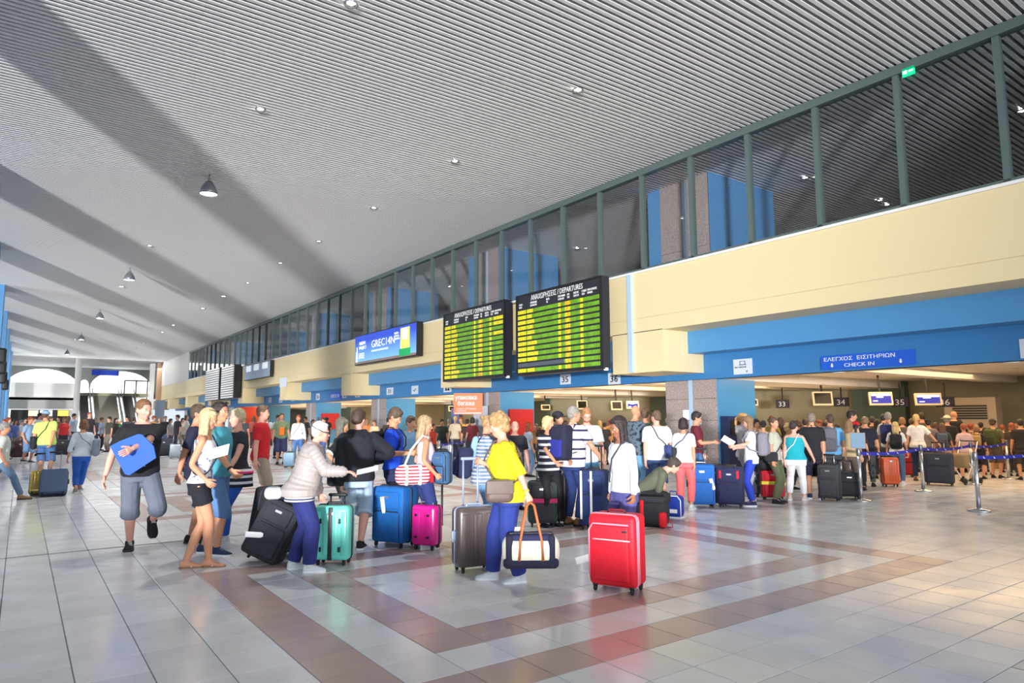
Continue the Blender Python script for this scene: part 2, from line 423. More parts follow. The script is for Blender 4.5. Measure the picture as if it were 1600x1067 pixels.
# ---- granite and blue pillars under and above the fascia
def pillar(y0, first=False):
    p = empty('pillar', (XB+0.12, y0, 0), kind='structure'); L_ = 1.85; Wd = 1.75
    # lower part: granite blocks on the long face, blue metal cladding on the ends
    hts = [0, 0.72, 1.5, 2.12, ZSO]
    for a, b in zip(hts[:-1], hts[1:]):
        for c, d in ((0.0, 0.82), (1.0, 1.85)):
            MB().bx(0.0, 0.05, c+0.004, d-0.004, a+0.006, b-0.004).build('granite_block', M_gran, p)
    MB().bx(-0.01, 0.05, 0.84, 0.98, 0, ZSO).build('pipe_cover', M_pale, p)
    MB().bx(0.03, Wd, -0.03, 0.02, 0, ZSO).build('cladding_panel', M_teal, p)
    MB().bx(0.03, Wd, L_-0.02, L_+0.03, 0, ZSO).build('cladding_panel', M_teal, p)
    MB().bx(0.05, Wd-0.02, 0.02, L_-0.02, 0, ZC).build('core', M_dark, p)
    # upper part, seen through the glass
    for c, d in ((0.0, 0.82), (1.0, 1.85)):
        for a, b in ((ZSILL-0.3, 6.55), (6.55, ZC+0.05)):
            MB().bx(-0.02, 0.05, c+0.004, d-0.004, a+0.006, b-0.004).build('granite_block', M_gran, p)
    MB().bx(-0.03, 0.05, 0.84, 0.98, ZSILL-0.3, ZC).build('pipe_cover', M_pale, p)
    MB().bx(-0.02, Wd+1.4, -0.03, 0.02, ZSILL-0.3, ZC).build('cladding_panel', M_blue, p)
    MB().bx(-0.02, 0.05, L_, L_+0.5, ZSILL-0.3, ZC).build('cladding_panel', M_blue, p)
    return p
for k in range(-1, 8): pillar(12.14+BAY*k)
MB().bx(XF-0.09, XF, 13.52, 13.68, 2.86, ZSILL-0.03).build('drainpipe', M_pale, wr)

# ---- check-in zone behind: low ceiling, cross beams, back wall
XCB = 27.0
zc = MB().bx(XB+0.3, XCB+3, YN, YE, ZSO+0.24, ZSO+0.4).bx(XB+0.05, XB+0.6, YN, YE, ZSO, ZSO+0.1)
zc.build('check_in_ceiling', M_soff, kind='structure')
cb = empty('ceiling_beams', (XB, 0, 0), kind='structure')
for k in range(-1, 8):
    y0 = 12.14+BAY*k
    for dy, dz in ((0.0, 0.0), (3.5, 0.06), (7.1, 0.06)):
        MB().bx(0.3, XCB-XB, y0+dy, y0+dy+(1.85 if dy == 0 else 0.5), ZSO+dz-0.02, ZSO+0.25).build('cross_beam', M_soff, cb)
wb = empty('wall_back', (XCB, 0, 0), kind='structure')
MB().bx(0, 0.3, 3.2, YE, 0, 3.0).build('wall_panel', M_olive, wb)
MB().bx(0, 0.3, YN, 3.2, 0, 3.0).build('wall_panel', M_dark, wb)
MB().bx(-3.8, 0.0, 3.0, 3.2, 0, 3.0).build('wall_panel', mat('dark_brown_wall', (84, 66, 54), 0.7), wb)
for k in range(0, 7):
    y0 = 12.14+BAY*k
    MB().bx(-0.35, 0.05, y0-0.1, y0+1.9, 0, 2.9).build('pilaster', mat('pilaster_grey_green', (96, 112, 100), 0.6), wb)
# ---- left colonnade, and the low outside wall under it
for k in range(1, 9):
    y0 = 12.1+BAY*(k-1)
    p = empty('pillar', (XL, y0, 0), kind='structure')
    MB().bx(-1.15, 0.0, 0, 1.7, 0, ZC+0.3).build('shaft', M_blue, p)
    MB().bx(-1.15, 0.02, 0.7, 0.95, 0, ZC).build('pipe_cover', M_pale, p)
wl = MB().bx(XL-1.2, XL-1.1, YN, YE, 0, 0.5).build('wall_left', M_white, kind='structure')
# ---- end wall behind the camera keeps the room closed above the door head
MB().bx(XL-2, XCB, YN-0.4, YN-0.1, 8.0, 9.4).bx(XF, XCB+3, YN-0.4, YN-0.1, 0, 9.4).build('wall_front', M_white, kind='structure')
# upper gallery behind the glass
MB().bx(XU+0.5, 30, YN, YE, ZSILL-0.4, ZSILL-0.3).build('gallery_floor', M_beige, kind='structure')
MB().bx(30, 30.3, YN, YE, ZSILL-0.3, ZC+0.4).build('gallery_wall', mat('gallery_dark_wall', (96, 92, 92), 0.7), kind='structure')

# ---- far end: mezzanine, escalators, arched windows
YM = 94.0
def Xy(px, py, Y): return at_y(px, py, Y)
def slab(name, px0, px1, py0, py1, Y, th, m, parent=None, **kw):
    a = at_y(px0, py1, Y); b = at_y(px1, py0, Y)
    return MB().bx(a.x, b.x, Y, Y+th, a.z, b.z).build(name, m, parent, **kw)
wf = empty('wall_far', (0, 0, 0), kind='structure')
slab('balcony_parapet', 15, 118, 599, 620, YM, 0.3, M_white, wf)
slab('balcony_fascia', 8, 116, 621, 639, YM-1.5, 0.3, mat('pale_grey_panel', (206, 206, 200), 0.6), wf)
a = at_y(8, 639, YM-1.5); b = at_y(116, 620, YM-1.5)
MB().bx(a.x, b.x, YM-1.5, YM, at_y(60, 621, YM).z-0.3, at_y(60, 621, YM).z-0.05).build('balcony_ledge', M_white, wf)
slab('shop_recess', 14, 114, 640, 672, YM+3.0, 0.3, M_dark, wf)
slab('side_pier', 4, 14, 640, 662, YM, 0.6, M_white, wf)
slab('side_pier', 106, 122, 640, 662, YM, 0.6, M_white, wf)
slab('tall_column', 113, 129, 560, 662, YM-6, 1.2, M_white, wf)
slab('tall_column', 232, 243, 568, 664, YM-10, 1.2, M_white, wf)
for (x0, x1, c) in ((44, 60, (255, 214, 180)), (62, 82, (220, 240, 255)), (90, 108, (255, 200, 90))):
    slab('lit_shop_sign', x0, x1, 641, 650, YM+2.9, 0.1, mat('shop_light_%d' % x0, c, emit=c, estr=1.6), wf)
# arched back wall
YA = YM+16
M_spand = mat('spandrel_grey_green', (150, 156, 150), 0.6)
M_sky = mat('bright_window', (255, 255, 255), 0.5, emit=(250, 253, 255), estr=2.6)
wa = empty('window_2', (0, YA, 0), kind='structure')
top = at_y(100, 570, YA).z; bot = at_y(100, 622, YA).z
def arch(px0, px1, py_spring, py_top, n=18):
    a = at_y(px0, py_spring, YA); b = at_y(px1, py_spring, YA); t_ = at_y((px0+px1)/2, py_top, YA)
    cx = (a.x+b.x)/2; rx = (b.x-a.x)/2
    return [(cx-rx*math.cos(PI*k/n), a.z+(t_.z-a.z)*math.sin(PI*k/n)) for k in range(n+1)], a.x, b.x
prev = at_y(2, 600, YA).x
for (p0, p1, ps, pt) in ((8, 122, 603, 576), (124, 139, 603, 593), (141, 236, 604, 580)):
    pts, xa, xb = arch(p0, p1, ps, pt)
    mb = MB()
    out = [(p[0], p[1]) for p in pts]
    # spandrel above the arch: strips between the curve and the top edge
    for (q0, q1) in zip(out[:-1], out[1:]):
        V = [(q0[0], 0, q0[1]), (q1[0], 0, q1[1]), (q1[0], 0, top), (q0[0], 0, top)]; V += [(v[0], 0.4, v[2]) for v in V]
        mb.add(V, [(0, 1, 2, 3), (7, 6, 5, 4), (0, 4, 5, 1)])
    mb.bx(prev, xa, 0, 0.4, bot, top); prev = xb
    mb.build('arch_spandrel', M_spand, wa)
MB().bx(prev, prev+6, 0, 0.4, bot, top).build('arch_spandrel', M_spand, wa)
MB().bx(at_y(2, 600, YA).x, prev, 0.6, 0.65, -1, top).build('glass_daylight', M_sky, wa)
fr = MB()
a = at_y(194, 616, YA-2); b = at_y(231, 595, YA-2)
for x in (a.x, (a.x+b.x)/2, b.x): fr.bx(x-0.08, x+0.08, -2, -1.85, 0, b.z)
fr.bx(a.x, b.x, -2, -1.85, b.z-0.12, b.z+0.06)
fr.build('door_frame', mat('mullion_grey', (120, 124, 126), 0.5), wa)
MB().bx(XL-3, 30, YM-2, YA+2, ZC-0.02, ZC+0.3).build('ceiling_far', mat('far_ceiling_white', (206, 208, 212), 0.6), kind='structure')
sg = at_y(143, 586, YA-4); sg2 = at_y(186, 579, YA-4)
MB().bx(sg.x, sg2.x, YA-4.1, YA-4, sg.z, sg2.z).build('hanging_sign', mat('far_sign_blue', (40, 70, 190), emit=(40, 70, 190), estr=0.4), label='small blue hanging sign under the ceiling at the far arched windows', cat='sign')
# escalators
M_step = mat('escalator_step', (176, 170, 160), 0.6); M_step2 = mat('escalator_dark', (110, 108, 106), 0.6)
zt = at_y(160, 617, YM+6).z
def escal(name, px0, px1, m, label):
    a = at_y(px0, 640, YM+1); b = at_y(px1, 640, YM+1)
    e = empty(name, ((a.x+b.x)/2, YM+1, 0), label=label, cat='escalator', group='far escalators')
    hw = (b.x-a.x)/2-0.12; n = 22
    for k in range(n):
        MB().bx(-hw+0.15, hw-0.15, k*0.36, k*0.36+0.4, zt*k/n-0.2, zt*(k+1)/n-0.02).build('step', m, e)
    for s_ in (-1, 1):
        V = []
        for (yy, zz) in ((-0.6, 0.1), (n*0.36, zt), (n*0.36, zt+0.95), (-0.6, 1.05)): V.append((s_*hw-0.05, yy, zz))
        V += [(v[0]+0.1, v[1], v[2]) for v in V]
        MB().add(V, [(0, 1, 2, 3), (7, 6, 5, 4), (0, 4, 5, 1), (3, 2, 6, 7), (0, 3, 7, 4), (1, 5, 6, 2)]).build('balustrade', M_steel, e)
    return e
escal('escalator', 125, 148, M_step2, 'dark narrow escalator left of the wide stair at the far end of the hall')
escal('staircase', 149, 196, M_step, 'wide grey stair flight between the two escalators at the far end')
escal('escalator', 197, 222, M_step2, 'dark narrow escalator right of the wide stair at the far end of the hall')
slab('landing_edge', 125, 232, 615, 619, YM+9.2, 6.5, mat('pale_yellow_edge', (226, 222, 190), 0.6), wf)
# side wall beyond the fascia at the far right
MB().bx(at_y(243, 640, YM).x, XF+0.5, YM+0.2, YM+0.5, 0, 3.97).build('wall_far_right', mat('far_grey_blue_wall', (150, 166, 190), 0.6), kind='structure')
MB().bx(at_y(243, 640, YM).x, XF+16, YM+0.2, YM+0.5, 3.97, ZC).build('wall_far_upper', mat('far_peach_wall', (232, 190, 160), 0.6), kind='structure')
ORD = ('first second third fourth fifth sixth seventh eighth ninth tenth eleventh twelfth thirteenth fourteenth fifteenth sixteenth seventeenth eighteenth nineteenth twentieth twenty-first twenty-second twenty-third twenty-fourth twenty-fifth twenty-sixth twenty-seventh twenty-eighth twenty-ninth thirtieth').split()
# ------------------------------------------------------------------ lamps
def place_px(px, py, z): return at_z(px, py, z)
# recessed downlights in the slatted ceiling
spots = [((548, 6), 'brightest recessed ceiling spotlight at the top edge, left of centre'),
         ((903, 141), 'recessed ceiling spotlight nearest the glazed wall, in the bright patch of ceiling'),
         ((407, 171), 'recessed ceiling spotlight above and right of the nearest bell lamp'),
         ((711, 252), 'recessed ceiling spotlight in the ceiling above the left departures board'),
         ((584, 325), 'star shaped recessed ceiling spotlight left of the glazed wall'),
         ((498, 377), 'recessed ceiling spotlight second in the row left of the window wall'),
         ((438, 411), 'recessed ceiling spotlight third in the row left of the window wall'),
         ((387, 442), 'recessed ceiling spotlight fourth in the row left of the window wall'),
         ((349, 463), 'recessed ceiling spotlight fifth in the row left of the window wall'),
         ((317, 482), 'faint recessed ceiling spotlight sixth in the row left of the window wall'),
         ((234, 384), 'recessed ceiling spotlight right of the second bell lamp, above it'),
         ((190, 448), 'recessed ceiling spotlight just below left of the second bell lamp'),
         ((271, 508), 'bright recessed ceiling spotlight over the far right side of the hall'),
         ((254, 519), 'smaller recessed ceiling spotlight just left of the bright far one'),
         ((224, 536), 'recessed ceiling spotlight far down the hall, first of three in a short row'),
         ((211, 544), 'recessed ceiling spotlight far down the hall, second of three in a short row'),
         ((201, 550), 'recessed ceiling spotlight far down the hall, third of three in a short row'),
         ((182, 561), 'bright recessed ceiling spotlight above the escalators'),
         ((117, 530), 'recessed ceiling spotlight just left of the fourth bell lamp')]
ring_me = MB().lathe((0, 0, 0), [(0.115, 0.02), (0.125, -0.012), (0.095, -0.012), (0.085, 0.03)], 20).mesh('ring'); ring_me.materials.append(M_steel)
bulb_me = MB().lathe((0, 0, 0), [(0.0, 0.012), (0.06, 0.006), (0.086, 0.02), (0.086, 0.04)], 20).mesh('lamp_disc'); bulb_me.materials.append(M_lamp)
for (p, lab) in spots:
    P = at_z(p[0], p[1], ZC-0.01)
    e = empty('recessed_spotlight', P, label=lab, cat='ceiling light', group='recessed spotlights in the slatted ceiling')
    for nm, me in (('ring', ring_me), ('lamp_disc', bulb_me)):
        o = D.objects.new(nm, me); COL.objects.link(o); o.parent = e
    if P.y > 40: e.scale = (1.5, 1.5, 1)
    l = D.lights.new('spot_bulb', 'SPOT'); l.energy = 1000; l.color = (1, 0.97, 0.9); l.spot_size = R(95); l.spot_blend = 0.6; l.shadow_soft_size = 0.08
    lo = D.objects.new('spot_bulb', l); COL.objects.link(lo); lo.parent = e; lo.location = (0, 0, -0.03)
# lights behind the glass
for (p, lab) in [((1258, 278), 'spotlight behind the glass, right of the nearest upper blue pillar'), ((1375, 313), 'bright spotlight low behind the glass, lower right windows'),
                 ((1386, 320), 'half dome spotlight beside the bright one low behind the glass'), ((1597, 174), 'warm spotlight behind the last pane at the right edge'),
                 ((1052, 343), 'spotlight before the granite of the nearest upper pillar'), ((902, 388), 'small spotlight behind the glass above the right departures board'),
                 ((785, 421), 'spotlight glinting on the second upper pillar behind the glass'), ((702, 448), 'spotlight behind the glass left of the second upper pillar')]:
    P = at_z(p[0], p[1], ZC-0.02)
    if P.x > 38: P = at_x(p[0], p[1], 29.5)
    e = empty('recessed_spotlight', P, label=lab, cat='ceiling light', group='spotlights behind the glazed wall')
    for nm, me in (('ring', ring_me), ('lamp_disc', bulb_me)):
        o = D.objects.new(nm, me); COL.objects.link(o); o.parent = e
# bell shaped pendant lamps
M_bell = mat('grey_lamp_metal', (160, 166, 174), 0.35, metal=0.6)
bell = MB().lathe((0, 0, 0), [(0.03, 0.42), (0.07, 0.40), (0.12, 0.34), (0.19, 0.22), (0.235, 0.10), (0.25, 0.0), (0.24, 0.0), (0.225, 0.10), (0.18, 0.21), (0.10, 0.33), (0.0, 0.36)], 24).mesh('shade'); bell.materials.append(M_bell)
bdisc = MB().lathe((0, 0, 0), [(0.0, 0.02), (0.15, 0.015), (0.232, 0.03), (0.232, 0.06)], 24).mesh('lamp_disc'); bdisc.materials.append(M_lamp)
bstem = MB().tube([(0, 0, 0.40), (0, 0, 0.62)], 0.02, 8).lathe((0, 0, 0.40), [(0.0, 0), (0.05, 0), (0.05, 0.07), (0.0, 0.07)], 12).lathe((0, 0, 0), [(0.0, 0.60), (0.07, 0.60), (0.07, 0.63), (0.0, 0.63)], 12).mesh('stem'); bstem.materials.append(M_bell)
for k, (px, py) in enumerate([(326, 304), (202, 438), (156, 498), (127, 531), (105, 554)]):
    P = at_z(px, py, ZC-0.6)
    e = empty('bell_lamp', P, label='grey bell shaped ceiling lamp, %s of the row seen from the front' % ['nearest and largest', 'second', 'third', 'fourth', 'fifth and farthest'][k], cat='lamp', group='bell lamps down the left of the hall')
    for nm, me in (('shade', bell), ('lamp_disc', bdisc), ('stem', bstem)):
        o = D.objects.new(nm, me); COL.objects.link(o); o.parent = e
    l = D.lights.new('bell_bulb', 'SPOT'); l.energy = 1100; l.color = (1, 0.98, 0.94); l.spot_size = R(100); l.spot_blend = 0.6; l.shadow_soft_size = 0.15
    lo = D.objects.new('bell_bulb', l); COL.objects.link(lo); lo.parent = e; lo.location = (0, 0, -0.02)
# downlights under the low check-in ceiling
dl_me = MB().lathe((0, 0, 0), [(0.14, 0.012), (0.15, -0.01), (0.12, -0.012)], 20).mesh('ring'); dl_me.materials.append(M_w)
dl_b = MB().lathe((0, 0, 0), [(0.0, -0.008), (0.12, -0.008), (0.12, 0.01)], 20).mesh('lamp_disc'); dl_b.materials.append(M_lampw)
lab2 = ['at the opening under the check-in sign', 'by the nearest granite pillar', 'between the two signs 35 and 36', 'left of sign 35', 'over the luggage wrapping stand', 'farther left along the edge', 'near the third pillar']
kk = 0
for k in range(-2, 22):
    y = 5.2+3.56*k
    e = empty('downlight', (XB+0.42, y, ZSO-0.004), label='round white downlight in the soffit edge, %s counted from the right edge' % ORD[k+2], cat='ceiling light', group='downlights along the soffit edge')
    for nm, me in (('ring', dl_me), ('lamp_disc', dl_b)):
        o = D.objects.new(nm, me); COL.objects.link(o); o.parent = e
    if k < 12:
        l = D.lights.new('down_bulb', 'SPOT'); l.energy = 90; l.color = (0.9, 1.0, 0.95); l.spot_size = R(120); l.spot_blend = 0.7; l.shadow_soft_size = 0.1
        lo = D.objects.new('down_bulb', l); COL.objects.link(lo); lo.parent = e; lo.location = (0, 0, -0.03)
WARM = (1.0, 0.70, 0.40); wq = 0
for k in range(-1, 5):
    y = 12.14+BAY*k+2.2
    for dx in (2.6, 6.6):
        for dy in (0.2, 3.2, 6.4):
            e = empty('downlight', (XB+dx, y+dy+0.3, ZSO+0.232), label='round warm downlight in the low check-in ceiling, %s of the %s cross row' % ((ORD[wq % 6], ORD[wq//6])), cat='ceiling light', group='warm downlights in the check-in ceiling')
            for nm, me in (('ring', dl_me), ('lamp_disc', dl_b)):
                o = D.objects.new(nm, me); COL.objects.link(o); o.parent = e
            wq += 1
    area('check_in_glow', (XB+4.5, y+3.6, ZSO+0.18), 6.5, 560, WARM, (0, 0, 0), 8.0)
    area('check_in_bounce', (XB+5.0, y+3.6, 0.02+1.1), 6.0, 28, WARM, (PI, 0, 0), 8.0) if False else None

# ------------------------------------------------------------------ boards and signs
WX, WY = (0, -1, 0), (0, 0, 1)        # text directions on the wall that faces the hall
def wtext(nm, s, size, m, par, y, z, x, **kw): return text(nm, s, size, m, par, (x, y, z), WX, WY, **kw)
M_fy = mat('flap_yellow', (236, 224, 24), 0.4, noise=0.12, nscale=9, emit=(244, 232, 20), estr=0.12)  # faint emission stands in for hall light reflected by the flaps
M_fg = mat('flap_green', (112, 166, 30), 0.3, noise=0.25, nscale=4, emit=(100, 170, 10), estr=0.05)  # reflected light put in as weak emission here too
M_fo = mat('flap_orange', (250, 190, 30), 0.4)
M_fd = mat('flap_slate', (84, 92, 104), 0.4)
M_house = mat('board_housing', (34, 36, 46), 0.45)
rng = random.Random(3)
def departures(y_l, y_r, z0, z1, label, dead_row, green_from):
    """y_l = far (left) edge, y_r = near (right) edge"""
    W_ = y_l-y_r; HH = z1-z0; XBd = 13.35
    e = empty('departures_board', (XBd, y_r, z0), label=label, cat='display board')
    MB().bx(0.02, 0.32, 0, W_, 0, HH).build('housing', M_house, e)
    f = MB(); t = 0.07
    f.bx(-0.01, 0.03, 0, W_, 0, t).bx(-0.01, 0.03, 0, W_, HH-0.05, HH).bx(-0.01, 0.03, 0, t, t, HH-0.05).bx(-0.01, 0.03, W_-t, W_, t, HH-0.05)
    f.build('frame', M_black, e)
    wtext('header_text', 'ΑΝΑΧΩΡΗΣΕΙΣ / DEPARTURES', 0.235, M_w, e, W_*0.80, HH-0.26, 0.0, sx=0.78)
    cols = [(0.95, 'ΠΤΗΣΗ', 'FLIGHT'), (0.80, 'ΠΡΟΟΡΙΣΜΟΣ', 'DESTINATION'), (0.60, 'ΜΕΣΩ', 'VIA'), (0.46, 'ΠΡΟΓΡΑΜΜΑ', 'SCHEDULED'), (0.355, 'ΩΡΑ', 'TIME'), (0.285, 'ΕΛΕΓΧΟΣ', 'CHECK-IN'), (0.195, 'ΕΞΟΔΟΣ', 'GATE'), (0.135, 'ΠΑΡΑΤΗΡΗΣΕΙΣ', 'REMARKS')]
    for u, a, b in cols:
        wtext('column_text', a+'\n'+b, 0.088, M_w, e, W_*u+0.03, HH-0.37, 0.0, sx=0.6)
    zt = HH-0.5; n = 12; ph = (zt-t-0.01)/n; nc = 62; cw = (W_-2*t-0.06)/nc
    dst = ['OVDA', 'TEL AVIV', 'BRUSSELS', 'WARSAW', 'KYIV', 'LONDON', 'MUNICH', 'FRANKFURT', 'HELSINKI', 'LONDON', 'HANOVER', 'MILAN']
    for r_ in range(n):
        z = zt-ph*(r_+1)+ph*0.12; h = ph*0.66
        mb = MB()
        L1 = 7; L2 = 8+rng.randint(4, 9)
        for c in range(nc):
            yy = W_-t-0.03-cw*(c+1)
            if c < L1 or (8 <= c < L2): mi = 0
            elif c in (33, 34, 38, 39, 40, 41): mi = 2 if c > 36 and rng.random() < 0.4 else 0
            elif c in (49, 50): mi = 0
            elif green_from and r_ in (0, 1, 3) and c > 52: mi = 0
            else: mi = 1
            if r_ == dead_row and c < 37: mi = 3
            mb.bx(0.0, 0.02, yy+cw*0.13, yy+cw*0.87, z, z+h, mi)
            mb.bx(-0.002, 0.0, yy+cw*0.1, yy+cw*0.9, z+h*0.47, z+h*0.5, 3)
            if mi in (0, 2) and c not in (4,) :     # the printed character
                q = rng.random()
                mb.bx(-0.003, 0.0, yy+cw*0.28, yy+cw*0.38, z+h*0.2, z+h*0.8, 3) if q < 0.75 else None
                mb.bx(-0.003, 0.0, yy+cw*0.28, yy+cw*0.72, z+h*(0.2 if q < 0.4 else 0.7), z+h*(0.28 if q < 0.4 else 0.78), 3)
        mb.build('flap_row', [M_fy, M_fg, M_fo, M_fd], e)
    MB().bx(0.32, 0.66, W_*0.2, W_*0.2+0.08, HH*0.3, HH*0.3+0.08).bx(0.32, 0.66, W_*0.8, W_*0.8+0.08, HH*0.3, HH*0.3+0.08).bx(0.32, 0.66, W_*0.2, W_*0.2+0.08, HH*0.85, HH*0.85+0.08).bx(0.32, 0.66, W_*0.8, W_*0.8+0.08, HH*0.85, HH*0.85+0.08).build('bracket', M_black, e)
    MB().bx(0.1, 0.2, -0.02, 0.06, -0.05, 0.03).build('corner_plug', M_w, e)
    return e
a0, a1 = at_x(806, 463, 13.35), at_x(939, 431, 13.35)
departures(a0.y, a1.y, at_x(939, 576, 13.35).z, a0.z, 'right departures board with yellow and green flap rows, one row blank slate', 10, 0)
a0, a1 = at_x(693, 491, 13.35), at_x(788, 468, 13.35)
departures(a0.y, a1.y, at_x(789, 588, 13.35).z, a0.z, 'left departures board with rows all yellow and green flaps', -1, 1)
MB().tube([(13.6, at_x(798, 480, 13.6).y, 5.6), (13.6, at_x(806, 480, 13.6).y, 5.6)], 0.02, 6).build('tie_bar', M_w, label='thin white bar linking the two departures boards', cat='bar')
# blank side boards far down the hall
for (l, r, tl, tr, br) in ((322, 343, 579, 575, 624), (346, 366, 574, 571, 621)):
    a0, a1 = at_x(l, tl, 13.3), at_x(r, tr, 13.3); z0 = at_x(r, br, 13.3).z
    e = empty('flap_board', (13.3, a1.y, z0), label='far silver slatted flap board, %s of the pair before the cream fascia' % ('left' if l == 322 else 'right'), cat='display board', group='silver flap boards')
    W_ = a0.y-a1.y; HH = a0.z-z0
    MB().bx(0.03, 0.55, 0, W_, 0, HH).build('housing', M_black, e)
    MB().bx(0.55, 0.64, W_*.2, W_*.2+.1, HH*.4, HH*.5).bx(0.55, 0.64, W_*.7, W_*.7+.1, HH*.8, HH*.9).build('bracket', M_black, e)
    for k in range(14):
        MB().bx(-0.02, 0.03, 0.15, W_-0.15, HH*(k+0.12)/14, HH*(k+0.78)/14).build('flap_row', mat('silver_flap', (214, 214, 216), 0.3, metal=0.3), e)
# blue advertising light box
def lightbox():
    a0, a1 = at_x(560, 526, 13.8), at_x(657, 509.5, 13.8); z0 = at_x(657, 556, 13.8).z; W_ = a0.y-a1.y; HH = a0.z-z0
    e = empty('light_box', (13.64, a1.y, z0), label='blue advertising light box reading GREC14N on the cream fascia', cat='advertisement')
    MB().bx(0.0, 0.28, 0, W_, 0, HH).build('housing', M_black, e)
    m = D.materials.new('advert_sky'); m.use_nodes = True; N = m.node_tree.nodes; L = m.node_tree.links; b = N['Principled BSDF']
    tc = N.new('ShaderNodeTexCoord'); sp = N.new('ShaderNodeSeparateXYZ'); L.new(tc.outputs['Generated'], sp.inputs[0])
    cr_ = N.new('ShaderNodeValToRGB'); L.new(sp.outputs[2], cr_.inputs[0]); el = cr_.color_ramp.elements
    el[0].position = 0.04; el[0].color = (*lin((120, 180, 240)), 1); el[1].position = 0.8; el[1].color = (*lin((44, 76, 196)), 1)
    L.new(cr_.outputs[0], b.inputs['Base Color']); L.new(cr_.outputs[0], b.inputs['Emission Color']); b.inputs['Emission Strength'].default_value = 0.55
    MB().bx(-0.012, 0.0, 0.06, W_-0.05, 0.12, HH-0.05).build('poster', m, e)
    M_aw = mat('advert_white', (250, 252, 255), emit=(250, 252, 255), estr=0.7)
    wtext('poster_text', 'GREC14N', 0.50, M_aw, e, W_*0.70, HH*0.50, -0.02, sx=1.2, bold=-0.004)
    wtext('poster_text', 'CULINARY ADVENTURES', 0.12, M_aw, e, W_*0.70, HH*0.36, -0.02, sx=1.4)
    wtext('poster_text', 'ΑΜΕΡΗ\nPROJECT', 0.22, M_aw, e, W_*0.92, HH*0.66, -0.02, sx=1.0)
    wtext('poster_text', 'A TASTE OF\nTHE ISLAND\nBY THE SEA', 0.1, M_aw, e, W_*0.92, HH*0.34, -0.02, sx=1.2)
    wtext('poster_text', 'FRESH\nLOCAL\nDINING', 0.13, M_aw, e, W_*0.325, HH*0.76, -0.02, sx=1.2)
    MB().bx(-0.025, -0.012, W_*0.10, W_*0.23, HH*0.28, HH*0.9).build('bottle_panel', mat('advert_yellow', (250, 226, 110), emit=(250, 226, 110), estr=0.6), e)
    MB().bx(-0.035, -0.025, W_*0.13, W_*0.20, HH*0.55, HH*0.88).build('bottle_label', M_aw, e)
    MB().bx(-0.05, -0.012, W_*0.085, W_*0.24, HH*0.06, HH*0.28).build('green_band', mat('advert_green', (20, 160, 90), emit=(20, 160, 90), estr=0.5), e)
    MB().bx(-0.02, -0.012, 0.06, W_-0.05, 0.05, 0.16).build('shore_strip', mat('advert_shore', (150, 130, 120), 0.6), e)
    MB().lathe((-0.02, W_*0.955, 0.15), [(0.05, 0), (0.06, 0.25), (0.05, 0.45), (0.02, 0.55), (0.02, 0.75)], 8).build('white_figure', M_aw, e)
lightbox()
# grey advert with three pictures
a0, a1 = at_x(384, 572, 13.8), at_x(425, 562, 13.8); z0 = at_x(425, 588, 13.8).z; W_ = a0.y-a1.y; HH = a0.z-z0
e = empty('advert_panel', (13.70, a1.y, z0), label='grey advertising panel with three bright pictures on the far fascia', cat='advertisement')
MB().bx(0, 0.22, 0, W_, 0, HH).build('housing', M_black, e)
MB().bx(-0.01, 0, 0.05, W_-0.05, 0.05, HH-0.05).build('poster', mat('advert_grey', (140, 156, 178), emit=(140, 156, 178), estr=0.3), e)
for u in (0.14, 0.46, 0.76):
    MB().bx(-0.02, -0.01, W_*u-0.4 if u < .1 else W_*(u-0.05), W_*(u+0.14), HH*0.55, HH*0.93).build('picture', mat('advert_bright', (235, 242, 250), emit=(235, 242, 250), estr=0.5), e)
# big check-in sign
a0, a1 = at_x(1282, 556.8, XB-0.05), at_x(1428, 545.5, XB-0.05); zb = at_x(1428.6, 569.5, XB-0.05).z
W_ = a0.y-a1.y; HH = a0.z-zb
e = empty('check_in_sign', (XB-0.05, a1.y, zb), label='blue sign reading ΕΛΕΓΧΟΣ ΕΙΣΙΤΗΡΙΩΝ CHECK IN with white arrows', cat='sign')
MB().bx(0, 0.045, 0, W_, 0, HH).build('panel', M_signblue, e)
wtext('sign_text', 'ΕΛΕΓΧΟΣ  ΕΙΣΙΤΗΡΙΩΝ', HH*0.36, M_w, e, W_*0.965, HH*0.60, -0.005, sx=1.28)
wtext('sign_text', 'CHECK IN', HH*0.36, M_w, e, W_*0.735, HH*0.14, -0.005, sx=1.28)
for u in (0.87, 0.135):
    f_ = ((-0.002, W_*u, HH*0.30), (0, -1, 0), (0, 0, 1), (-1, 0, 0)); s_ = HH*0.13
    MB().plate([(0, -s_*1.2), (s_*0.9, -s_*0.2), (s_*0.4, -s_*0.2), (s_*0.4, s_*1.0), (-s_*0.4, s_*1.0), (-s_*0.4, -s_*0.2), (-s_*0.9, -s_*0.2)], 0.004, f_).build('arrow', M_w, e)
# number plates on the lower beam
def plate_sign(px0, px1, py0, py1, s, label, X=XB-0.02, fs=0.8, tm=None, bgm=None, grp='white number plates on the blue beam'):
    a0, a1 = at_x(px0, py0, X), at_x(px1, py0, X); zb = at_x(px0, py1, X).z; W_ = a0.y-a1.y; HH = at_x(px0, py0, X).z-zb
    e = empty('number_plate', (X, a1.y, zb), label=label, cat='sign', group=grp)
    MB().bx(0, 0.02, 0, W_, 0, HH).build('panel', bgm or mat('plate_grey_white', (214, 222, 236), 0.5), e)
    if s: 
        n = max(len(q) for q in s.split('\n')); ln = s.count('\n')+1
        sz = min(HH*fs/ln, W_/n*1.25)
        wtext('plate_text', s, sz, tm or M_k, e, W_/2, HH/2-sz*0.36+(ln-1)*sz*0.5, -0.004, align='CENTER', bold=0.002, sx=min(1.5, W_*0.86/(sz*0.62*n)))
    return e, W_, HH
